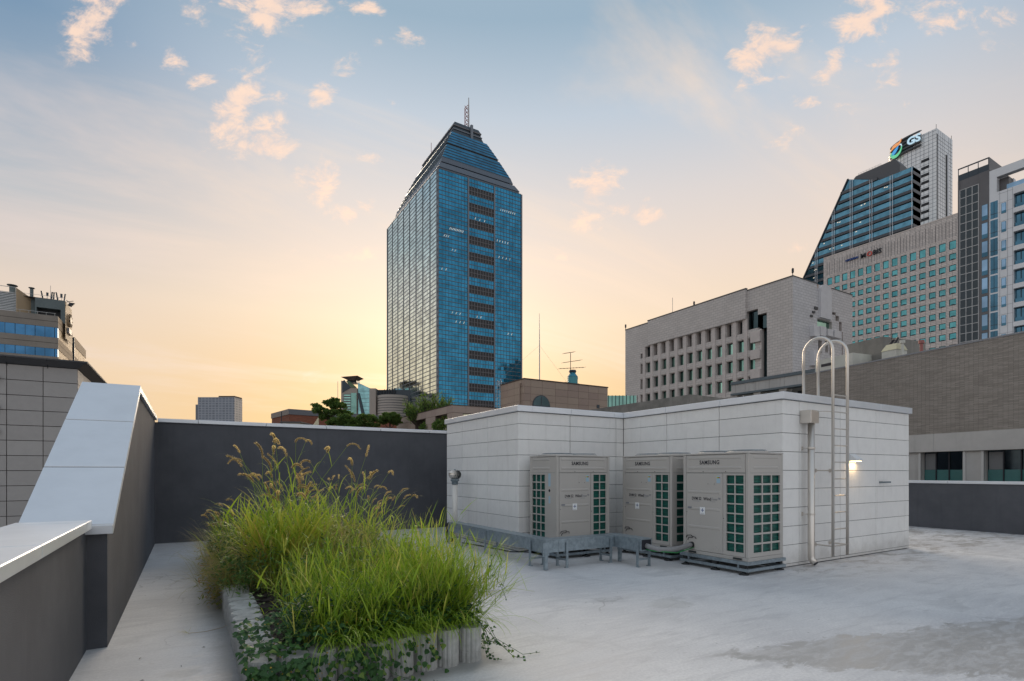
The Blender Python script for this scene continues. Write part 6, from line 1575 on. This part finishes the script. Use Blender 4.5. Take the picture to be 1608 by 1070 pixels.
# fresh green grass in the front of the bed
def dens_field(x, y): return noise.noise((x*1.3, y*1.3, 5))
m = MB()
for _ in range(1100):
    x = U(PX0+.6, PX1-.06); y = PY0+.16+abs(rnd.gauss(0, .95))
    if y > 6.6: continue
    dn = dens_field(x, y)
    if x < .92+.3*dn-.25*max(0, 4.7-y) and rnd.random() < .93: continue
    if dn < -.3 and rnd.random() < .4: continue
    az = U(0, 6.28) if rnd.random() < .55 else rnd.gauss(-1.0, 1.0)
    L = U(.28, .86)*max(.45, 1.0+.6*dn)*(1.0 if x > 1.3 else .85)*(1 if x < 1.9 else .8); tt = min(1, max(0, rnd.gauss(.54, .22)+.30*noise.noise((x*2.2, y*2.2, 8))))
    blade(m, (x, y, .26), az, abs(rnd.gauss(.45, .36)), L, U(.0032, .0078), max(0, tt-.15), tt, rnd.choice((U(-.2, .4), U(.1, .7), U(.9, 2.2))), 6, rnd.gauss(0, .9))
for _ in range(1250):
    x = U(PX0+.4, PX1-.05); y = PY0+.16+abs(rnd.gauss(0, .95))
    if y > 6.4: continue
    dn = dens_field(x, y)
    if x < .80+.2*dn-.3*max(0, 4.8-y) and rnd.random() < .8: continue
    az = rnd.gauss(-.9, 1.5); tt = min(1, max(0, rnd.gauss(.52, .2)+.15*dn))
    if rnd.random() < .08: tt = U(.88, 1)
    culm(m, (x, y, .26), az, abs(rnd.gauss(.42, .34)), U(.22, .74)*max(.4, 1+.7*dn), rnd.randint(4, 8), U(.13, .30), U(.0030, .0068), min(1, max(0, tt+.25*noise.noise((x*2.2, y*2.2, 8)))), None, U(-.3, 1.2), .0018, 0, False)
for _ in range(330):       # right-leaning flowering stems at the front corner
    x = U(1.55, PX1-.02); y = U(PY0+.12, 5.0); az = rnd.gauss(-.38, .42); tt = min(1, max(0, rnd.gauss(.50, .14)))
    p = Vector((x, y, .27)); L = U(.50, .98); ln = U(.5, 1.05)
    blade(m, p, az, ln, L, U(.003, .006), tt*.8, tt, U(-.1, .4), 7)
    for j in range(2):
        f = U(.45, .95); e = p+Vector((math.cos(az)*math.sin(ln+.05), math.sin(az)*math.sin(ln+.05), math.cos(ln+.05)))*L*f*.95
        blade(m, e, az+rnd.gauss(0, .8), ln+U(-.2, .5), U(.10, .24), .0032, tt, min(1, tt+.1), .3, 3)
for _ in range(420):      # blades hanging over the front blocks
    x = U(PX0+.5, PX1); blade(m, (x, PY0+U(.06, .3), .30), rnd.gauss(-1.57, .5), U(.6, 1.2), U(.3, .62), U(.003, .0065), .3, U(.35, .75), U(1.0, 2.0), 7)
tag(m.build('grass', 'grass_blade'), 'fresh green grass blades crowding the front of the planted bed', 'grass', kind='stuff')
# dark underlayer of small leaves
m = MB()
def small_leaf(mb, p, d, nrm, L, wd, t):
    s_ = d.cross(nrm).normalized()*wd; f = nrm*L*.10
    mb.face([p, p+d*L*.45+s_-f, p+d*L, p+d*L*.45-s_-f], 0, t)
for _ in range(17000):
    x = U(PX0+.1, PX1+.05); y = U(PY0+.12, PY1+.1)
    h = .32+.42*max(0, .55+noise.noise((x*1.7, y*1.7, 9)))*(1.3 if y > 6 else .8)
    if x < .98 and y < 6.3 and rnd.random() < .93: continue
    z = .27+(h-.27)*U(.1, 1)**.6; t = min(1, max(0, rnd.gauss(.42, .22)))
    nrm = Vector((rnd.gauss(0, .5), rnd.gauss(0, .5), 1)).normalized(); d = nrm.orthogonal(); d.rotate(Matrix.Rotation(U(0, 6.28), 3, nrm))
    small_leaf(m, Vector((x, y, z)), d, nrm, U(.025, .06), U(.007, .016), t)
tag(m.build('ground_cover', 'weed_leaf'), 'dark small leaved undergrowth filling the planted bed', 'ground cover', kind='stuff')
# fine dry grass in the middle and rear
m = MB()
for _ in range(6500):
    if rnd.random() < .6: x = rnd.gauss(1.75, .28); y = rnd.gauss(6.9, 1.1)
    else: x = U(PX0+.05, PX1); y = U(6.3, PY1)
    if x > PX1+.05 or y > PY1 or y < 5.0: continue
    t = min(1, max(0, rnd.gauss(.42 if x > 1.2 else .25, .24))); L = U(.35, .85)*(1.05 if y < 9 else .8)
    blade(m, (x, y, .27), U(0, 6.28), abs(rnd.gauss(.25, .25)), L, U(.0014, .0032), t*.8, min(1, t+.18), U(.3, 1.6), 5)
for _ in range(900):
    x = rnd.gauss(.42, .12); y = U(6.6, 10.8); t = min(1, max(0, rnd.gauss(.42, .25)))
    blade(m, (x, y, .27), rnd.gauss(3.3, .7), abs(rnd.gauss(.7, .35)), U(.25, .75), U(.0015, .0035), t*.7, min(1, t+.2), U(.5, 1.8), 6)
for _ in range(1800):
    x = U(1.2, 2.1); y = U(5.0, 7.4); t = min(1, max(0, rnd.gauss(.30, .25)+.3*noise.noise((x*2, y*2, 2))))
    blade(m, (x, y, .27), U(0, 6.28), abs(rnd.gauss(.4, .3)), U(.22, .58), U(.002, .0045), t*.8, min(1, t+.18), U(.3, 1.8), 5)
tag(m.build('dry_grass', 'dry_blade'), 'fine pale dry grass mixed through the middle and rear of the bed', 'grass', kind='stuff')
# left edge weeds hanging over the blocks
m = MB()
for _ in range(2600):
    y = 6.9+abs(rnd.gauss(0, 1.5)); x = .42+rnd.gauss(0, .14); z = .18+abs(rnd.gauss(.12, .2)) if x > .34 else U(.03, .5)
    if x < .1 or y > 11.4: continue
    nrm = Vector((rnd.gauss(-.4, .5), rnd.gauss(-.3, .5), 1)).normalized(); d = nrm.orthogonal(); d.rotate(Matrix.Rotation(U(0, 6.28), 3, nrm))
    small_leaf(m, Vector((x, y, z)), d, nrm, U(.03, .07), U(.005, .012), min(1, max(0, rnd.gauss(.5, .25))))
for _ in range(520):
    y = 6.8+abs(rnd.gauss(0, 1.3)); blade(m, (U(.36, .6), y, .28), rnd.gauss(3.3, .8), U(.4, 1.3), U(.2, .55), U(.0015, .003), .4, U(.5, 1), U(.8, 2), 5)
tag(m.build('weeds', 'dry_blade'), 'straggling yellowing weeds spilling over the left block edge of the bed', 'weeds', kind='stuff')

# bushy broad leaved weeds
def bushy(lab, spots, hmin, hmax, lsz, tm, ts, mname='weed_leaf', nm='bushy_weeds'):
    m = MB()
    for x, y in spots:
        if math.hypot(x-1.02, y-7.0) < .5 or (abs(x-1.0) < .42 and 5.7 < y < 7.0): continue
        b0 = Vector((x, y, .26)); H = U(hmin, hmax); az = U(0, 6.28); ln = abs(rnd.gauss(.25, .18)); tp = b0+Vector((math.cos(az)*math.sin(ln), math.sin(az)*math.sin(ln), math.cos(ln)))*H
        base_t = rnd.gauss(tm, ts)
        m.tube([b0, b0.lerp(tp, .5), tp], [.003, .0022, .001], 4, 0, False, min(1, max(0, base_t+.2)))
        for j in range(int(26*H/.5)):
            f = U(.15, 1)**.8; p = b0.lerp(tp, f); a2 = U(0, 6.28); up = U(.0, .8); d = Vector((math.cos(a2), math.sin(a2), up)).normalized(); p = p+d*U(0, .10)*(1.15-f)
            nrm = (Vector((0, 0, 1))-d*d.z+Vector((rnd.gauss(0, .3), rnd.gauss(0, .3), 0))).normalized(); L = lsz*U(.6, 1.35)
            small_leaf(m, p, d, nrm, L, L*U(.17, .27), min(1, max(0, base_t+rnd.gauss(0, .15))))
    tag(m.build(nm, mname), lab, 'weeds', kind='stuff')
bushy('bushy small leaved weeds filling the middle of the bed behind the fresh grass', [(U(.95, 2.12), U(5.1, 8.0)) for _ in range(330)], .28, .66, .055, .45, .2)
bushy('dark bushy weeds along the left and rear of the bed around the foxtails', [((U(.36, 1.0), U(6.2, 11.3)) if rnd.random() < .6 else (U(.4, 2.1), U(7.6, 11.4))) for _ in range(380)], .25, .62, .05, .32, .18)
bushy('low dark leaves between the grass stems at the front of the bed', [(U(1.0, 2.1), PY0+U(.12, 1.0)) for _ in range(260)]+[(U(.62, 1.0), PY0+U(.12, .55)) for _ in range(60)], .16, .46, .046, .35, .2, 'vine_leaf', 'low_leaves')

# seed heads: bent bristly spikes
def seed_mesh(L, bend, rad, hairs):
    pts = []; q = Vector((0, 0, 0)); th = 0
    n = 9
    for k in range(n+1):
        pts.append(q.copy()); q = q+Vector((math.sin(th), 0, math.cos(th)))*(L/n); th += bend/n
    m = MB(); m.tube(pts, [rad*(.45 if k in (0, n) else (.8 if k in (1, n-1) else 1)) for k in range(n+1)], 7, 0, True, .4)
    for _ in range(hairs):
        f = U(.02, .98)*n; k = min(n-1, int(f)); p = pts[k].lerp(pts[k+1], f-k); ax = (pts[k+1]-pts[k]).normalized()
        r = ax.orthogonal(); r.rotate(Matrix.Rotation(U(0, 6.28), 3, ax)); d = (r+ax*U(.6, 1.2)).normalized(); s_ = d.cross(ax).normalized()*.0010
        a = p+r*rad*.7; e = a+d*U(.008, .015); m.face([a-s_, a+s_, e], 1, U(0, 1))
    return m.mesh('seed_head', ['seed_core', 'seed_hair'])
seeds = [seed_mesh(L, b, .0065, 300) for L, b in ((.19, 1.6), (.17, 2.4), (.18, .8), (.14, 2.9), (.21, 1.2))]
small_seeds = [seed_mesh(L, b, .005, 120) for L, b in ((.10, 1.4), (.09, 2.2), (.08, .4))]
def foxtail(lab, cx, cy, nbl, nst, hmin, hmax, spread, dirw, mat_t, dry, seedset, rad=.16, slim=False, ncul=0):
    t = thing('foxtail_grass', lab, 'grass clump', (cx, cy, .26), 'foxtail grass clumps in the bed')
    m = MB()
    for _ in range(nbl):
        az = U(0, 6.28); r = rad*math.sqrt(U(0, 1)); p = (cx+r*math.cos(az), cy+r*math.sin(az), .26)
        tt = min(1, max(0, rnd.gauss(dry, .16))); L = U(.40, 1.25)*hmax/1.55
        blade(m, p, az+rnd.gauss(0, .7), abs(rnd.gauss(.20, .17)), L, U(.006, .0145) if not slim else U(.003, .006), min(1, tt+.28), tt, U(.7, 2.6), 8, rnd.gauss(0, .6))
    for _ in range(int(nbl*.35)):       # dead straw at the foot
        az = U(0, 6.28); r = rad*1.2*math.sqrt(U(0, 1)); blade(m, (cx+r*math.cos(az), cy+r*math.sin(az), .26), az+rnd.gauss(0, .8), abs(rnd.gauss(.45, .3)), U(.2, .55), U(.003, .006), U(.85, 1), U(.7, .95), U(.8, 2.4), 6)
    for _ in range(ncul):
        az = U(0, 6.28); r = rad*math.sqrt(U(0, 1)); tt = min(1, max(0, rnd.gauss(dry, .17)))
        culm(m, (cx+r*math.cos(az), cy+r*math.sin(az), .26), az+rnd.gauss(0, .9), abs(rnd.gauss(.16, .12)), U(.45, .95)*hmax/1.5, rnd.randint(4, 7), U(.26, .46), U(.007, .0125), tt, min(1, tt+.2), U(.1, .9), .0028, .45)
    m.build('blades', mat_t, t, kind='stuff')
    for i in range(nst):
        az = rnd.gauss(dirw, spread); r = rad*.8*math.sqrt(U(0, 1)); a0 = U(0, 6.28); p = Vector((cx+r*math.cos(a0), cy+r*math.sin(a0), .26))
        H = U(hmin, hmax); out = U(.06, .75)*H*.55; d = Vector((math.cos(az), math.sin(az), 0))
        pts = [p, p+d*out*.18+Vector((0, 0, H*.4)), p+d*out*.5+Vector((0, 0, H*.75)), p+d*out+Vector((0, 0, H))]
        m = MB(); m.tube(pts, [.0028, .0024, .0019, .0014], 5, 0, True, .35)
        for j in range(3):
            f = U(.35, .85); k = min(2, int(f*3)); e = pts[k].lerp(pts[k+1], f*3-k); blade(m, e, az+rnd.gauss(0, 1.3), U(.25, .8), U(.22, .48), U(.0035, .007), dry-.1, dry+.15, U(.9, 2.4), 6)
        st = m.build('stem', mat_t, t)
        tang = (pts[3]-pts[2]).normalized(); o = link('seed_head', rnd.choice(seedset), st); o.location = pts[3]-Vector((0, 0, 0))
        z = tang; x = (d-z*d.dot(z)).normalized(); y = z.cross(x); M_ = Matrix((x, y, z)).transposed(); M_.rotate(Matrix.Rotation(rnd.gauss(0, .6), 3, z)); o.rotation_euler = M_.to_euler()
        sc = U(.85, 1.25); o.scale = (sc*1.15, sc*1.15, sc)
foxtail('big yellow green foxtail clump with many bent golden seed heads', 1.02, 7.0, 420, 40, .95, 1.72, 1.9, 2.9, 'foxtail_blade', .42, seeds, .34, False, 150)
foxtail('slender foxtail clump on the right with few upright seed heads', 2.0, 7.5, 50, 14, .95, 1.62, 1.3, -.2, 'foxtail_blade', .36, seeds[:4], .16, False, 22)
foxtail('low arching foxtail tuft leaning over the left walkway side', .52, 8.3, 60, 16, .55, .95, .5, 3.3, 'foxtail_blade', .42, small_seeds, .2, True)
foxtail('short dry foxtail tuft between the two taller clumps', 1.6, 7.4, 110, 12, .85, 1.25, 1.4, .5, 'foxtail_blade', .5, small_seeds, .22, True)
foxtail('thin brownish tuft with small seed heads at the right rear of the bed', 2.02, 6.7, 60, 14, .75, 1.08, .7, -.3, 'foxtail_blade', .55, small_seeds, .2, True)

# broad leaved weed
t = thing('leafy_weed', 'light green broad leaved weed at the right side of the bed', 'plant', (2.1, 5.7, .27))
def heart(L):
    m = MB(); o = [(0, 0, 0), (.34, .06, -.03), (.40, .28, -.06), (.17, .68, -.07), (0, 1.05, -.12)]
    mid = [(0, .1, .0), (0, .42, .02), (0, .75, -.02)]
    for sg in (1, -1):
        P = [Vector((x*sg*L, y*L, z*L)) for x, y, z in o]; Q = [Vector((x, y*L, z*L)) for x, y, z in mid]
        for q in ([P[0], P[1], Q[0]], [P[1], P[2], Q[1], Q[0]], [P[2], P[3], Q[2], Q[1]], [P[3], P[4], Q[2]]): m.face(q if sg > 0 else q[::-1], 0, 0)
    return m
def leaf_variants(mname, L):
    out = []
    for tv in (.15, .4, .55, .75, 1.0):
        h = heart(L); h.t = [tv]*len(h.v); out.append(h.mesh('leaf', mname, True))
    return out
weedm = leaf_variants('weed_leaf', .12)
for i in range(7):
    az = U(0, 6.28); b0 = Vector((2.1+U(-.12, .1), 5.7+U(-.25, .25), .27)); H = U(.45, .72)
    tp = b0+Vector((math.cos(az)*.16, math.sin(az)*.16, H)); m = MB(); m.tube([b0, b0.lerp(tp, .5)+Vector((0, 0, .05)), tp], [.005, .004, .002], 5, 0, True, .8); st = m.build('stem', 'weed_leaf', t)
    for j in range(9):
        f = .25+.75*j/8; o = link('leaf', rnd.choice(weedm[2:]), st); o.location = b0.lerp(tp, f)+Vector((0, 0, 0)); o.rotation_euler = (U(-.5, .2), U(-.4, .4), U(0, 6.28)); s_ = U(.6, 1.25); o.scale = (s_, s_*1.1, s_)

# creeper over the front blocks
vm_ = leaf_variants('vine_leaf', .045)
V = thing('creeper', 'dark green heart leaved creeper draped over the front left blocks', 'vine', (.9, 3.95, .2))
def add_leaf(par, p, nrm, s_):
    o = link('leaf', rnd.choice(vm_), par); o.location = p
    par_p = par; off = Vector((0, 0, 0))
    while par_p is not None: off += par_p.location; par_p = par_p.parent
    o.location = Vector(p)-off
    z = Vector(nrm).normalized(); d = Vector((rnd.gauss(0, .6), rnd.gauss(0, .35), -1)); y = (d-z*d.dot(z)).normalized(); x = y.cross(z); o.rotation_euler = Matrix((x, y, z)).transposed().to_euler(); o.scale = (s_*U(.85, 1.15), s_, s_)
def cover(x): return .97 if x < .70 else (.4 if x < .96 else (.95 if x < 1.24 else .2))
cnt = 0
while cnt < 292:
    x = U(.30, 1.75)
    if rnd.random() > cover(x): continue
    z = .42*U(0, 1)**.8; y = PY0-.02-abs(rnd.gauss(.03, .035))-(.06 if z < .1 else 0)
    if z > .30: y = PY0+U(-.04, .22)
    add_leaf(V, (x+rnd.gauss(0, .02), y, max(.02, z)), (rnd.gauss(0, .35), -1 if z < .3 else -.4, rnd.gauss(.75, .35) if z < .3 else 1), U(.65, 1.35)); cnt += 1
m = MB()
for _ in range(1500):
    x = U(.30, 2.12); z = U(.28, .45) if rnd.random() < .62 else U(.02, .3)
    if z < .3 and rnd.random() > cover(x): continue
    if x > 1.75 and z < .3: continue
    y = PY0+U(.0, .55) if z > .3 else PY0-.03-abs(rnd.gauss(.0, .03))
    if z > .3: z += .10*noise.noise((x*4, y*4, 1))+.03
    nrm = Vector((rnd.gauss(0, .5), -.5 if z > .3 else -1.2, 1)).normalized(); d = Vector((rnd.gauss(0, .7), rnd.gauss(-.3, .5), -.5)); d = (d-nrm*d.dot(nrm)).normalized()
    L = U(.030, .058); s_ = d.cross(nrm)*L*.42; p = Vector((x, y, z)); tt = min(1, max(0, rnd.gauss(.4, .22))); fz = nrm*L*.08
    i = len(m.v); m.v += [tuple(q) for q in (p, p+d*L*.22+s_-fz, p+d*L*.6+s_*.75-fz, p+d*L, p+d*L*.6-s_*.75-fz, p+d*L*.22-s_-fz)]; m.t += [tt]*6; m.f.append((i, i+1, i+2, i+3, i+4, i+5)); m.mi.append(0)
m.build('foliage', 'vine_leaf', V, kind='stuff')
def runner(par, pts, n, s0=.7, r=.0022):
    P = [Vector(p) for p in pts]; m = MB(); m.tube(P, r, 5, 0, True, .6); m.build('stem', 'vine_leaf', par)
    for i in range(n):
        f = (i+.5)/n*(len(P)-1); k = min(len(P)-2, int(f)); p = P[k].lerp(P[k+1], f-k)+Vector((rnd.gauss(0, .02), rnd.gauss(0, .02), rnd.gauss(.005, .012))); p.z = max(.012, p.z)
        add_leaf(par, p, (rnd.gauss(0, .5), -.6, 1), s0*U(.6, 1.2))
runner(V, [(.45, 3.96, .3), (.30, 3.9, .18), (.20, 3.88, .05), (.05, 3.95, .012), (-.03, 4.1, .012)], 7, .55)
runner(V, [(.40, 3.95, .2), (.28, 3.80, .06), (.22, 3.70, .012), (.12, 3.62, .012)], 6, .6)
runner(V, [(1.15, 3.96, .3), (1.3, 3.85, .1), (1.5, 3.78, .012), (1.62, 3.76, .012)], 7, .7)
V2 = thing('creeper', 'loose creeper strands trailing onto the floor from the right front corner', 'vine', (2.2, 4.1, .2))
for k in range(12):
    x0, y0 = U(2.08, 2.2), U(3.98, 4.5); e = (x0+U(.05, .32), y0+U(-.25, .1))
    runner(V2, [(x0-.05, y0, .33), (x0+.04, y0-.02, .30), (x0+.08+U(0, .05), y0-.05, U(.12, .2)), (*e, .02), (e[0]+U(.05, .2), e[1]+U(-.1, .1), .012)], 11, .72)
runner(V2, [(2.1, 4.2, .35), (2.3, 4.3, .55), (2.42, 4.35, .78), (2.52, 4.38, .92)], 9, .6, .003)
runner(V2, [(2.1, 4.3, .35), (2.28, 4.3, .62), (2.40, 4.28, .66), (2.48, 4.25, .50), (2.50, 4.22, .42)], 9, .6)
m = MB()
for k in range(7):
    f = k/6; blade(m, (2.50+.02*f, 4.375, .86+.05*f), rnd.gauss(-.3, .6), U(.5, 1.2), U(.10, .2), .003, .4, .6, .2, 3)
m.build('blades', 'grass_blade', V2)
mat('bud', (.55, .33, .04), .6)
m = MB()
for _ in range(120):
    x = U(.3, 1.8); z = U(.05, .5); y = PY0-.06+U(-.02, .05) if z < .3 else PY0+U(-.02, .4); r = U(.004, .008)
    m.convex([(x-r, y, z), (x+r, y, z), (x, y-r, z), (x, y+r, z), (x, y, z-r), (x, y, z+r)], [(0, 2, 4), (2, 1, 4), (1, 3, 4), (3, 0, 4), (0, 2, 5), (2, 1, 5), (1, 3, 5), (3, 0, 5)])
m.build('buds', 'bud', V, kind='stuff')
# grass star and straw lying on the walkway, dead leaves
m = MB()
for k in range(14): blade(m, (.0, 6.15, .012), U(0, 6.28), 1.35, U(.06, .16), .0014, .4, .7, .05, 3)
m.tube([(.0, 6.15, .01), (.15, 6.12, .012), (.3, 6.2, .01), (.4, 6.22, .05)], .002, 4, 0, True, .9)
tag(m.build('grass_runner', 'dry_blade'), 'star shaped grass runner lying on the walkway left of the bed', 'plant')
mat('dead_leaf', (.07, .055, .045), .8)
DL = ['small dark dead leaf midway between the bed blocks and the low left wall', 'small dark dead leaf close to the end of the tall left wall', 'small dark dead leaf nearest the camera on the left walkway', 'small dark dead leaf closest to the bed blocks on the left walkway', 'small dark dead leaf beside the low left wall on the walkway']
for k, (x, y) in enumerate(((-.05, 5.15), (-.35, 5.55), (-.15, 4.7), (.12, 5.6), (-.3, 4.95))):
    m = MB(); L = U(.012, .026); a = U(0, 3.1); m.face([(x-L*math.cos(a), y-L*math.sin(a), .006), (x+L*.4*math.sin(a), y-L*.4*math.cos(a), .012), (x+L*math.cos(a), y+L*math.sin(a), .007), (x-L*.4*math.sin(a), y+L*.4*math.cos(a), .010)])
    tag(m.build('dead_leaf', 'dead_leaf'), DL[k], 'leaf', 'dead leaves on the walkway')
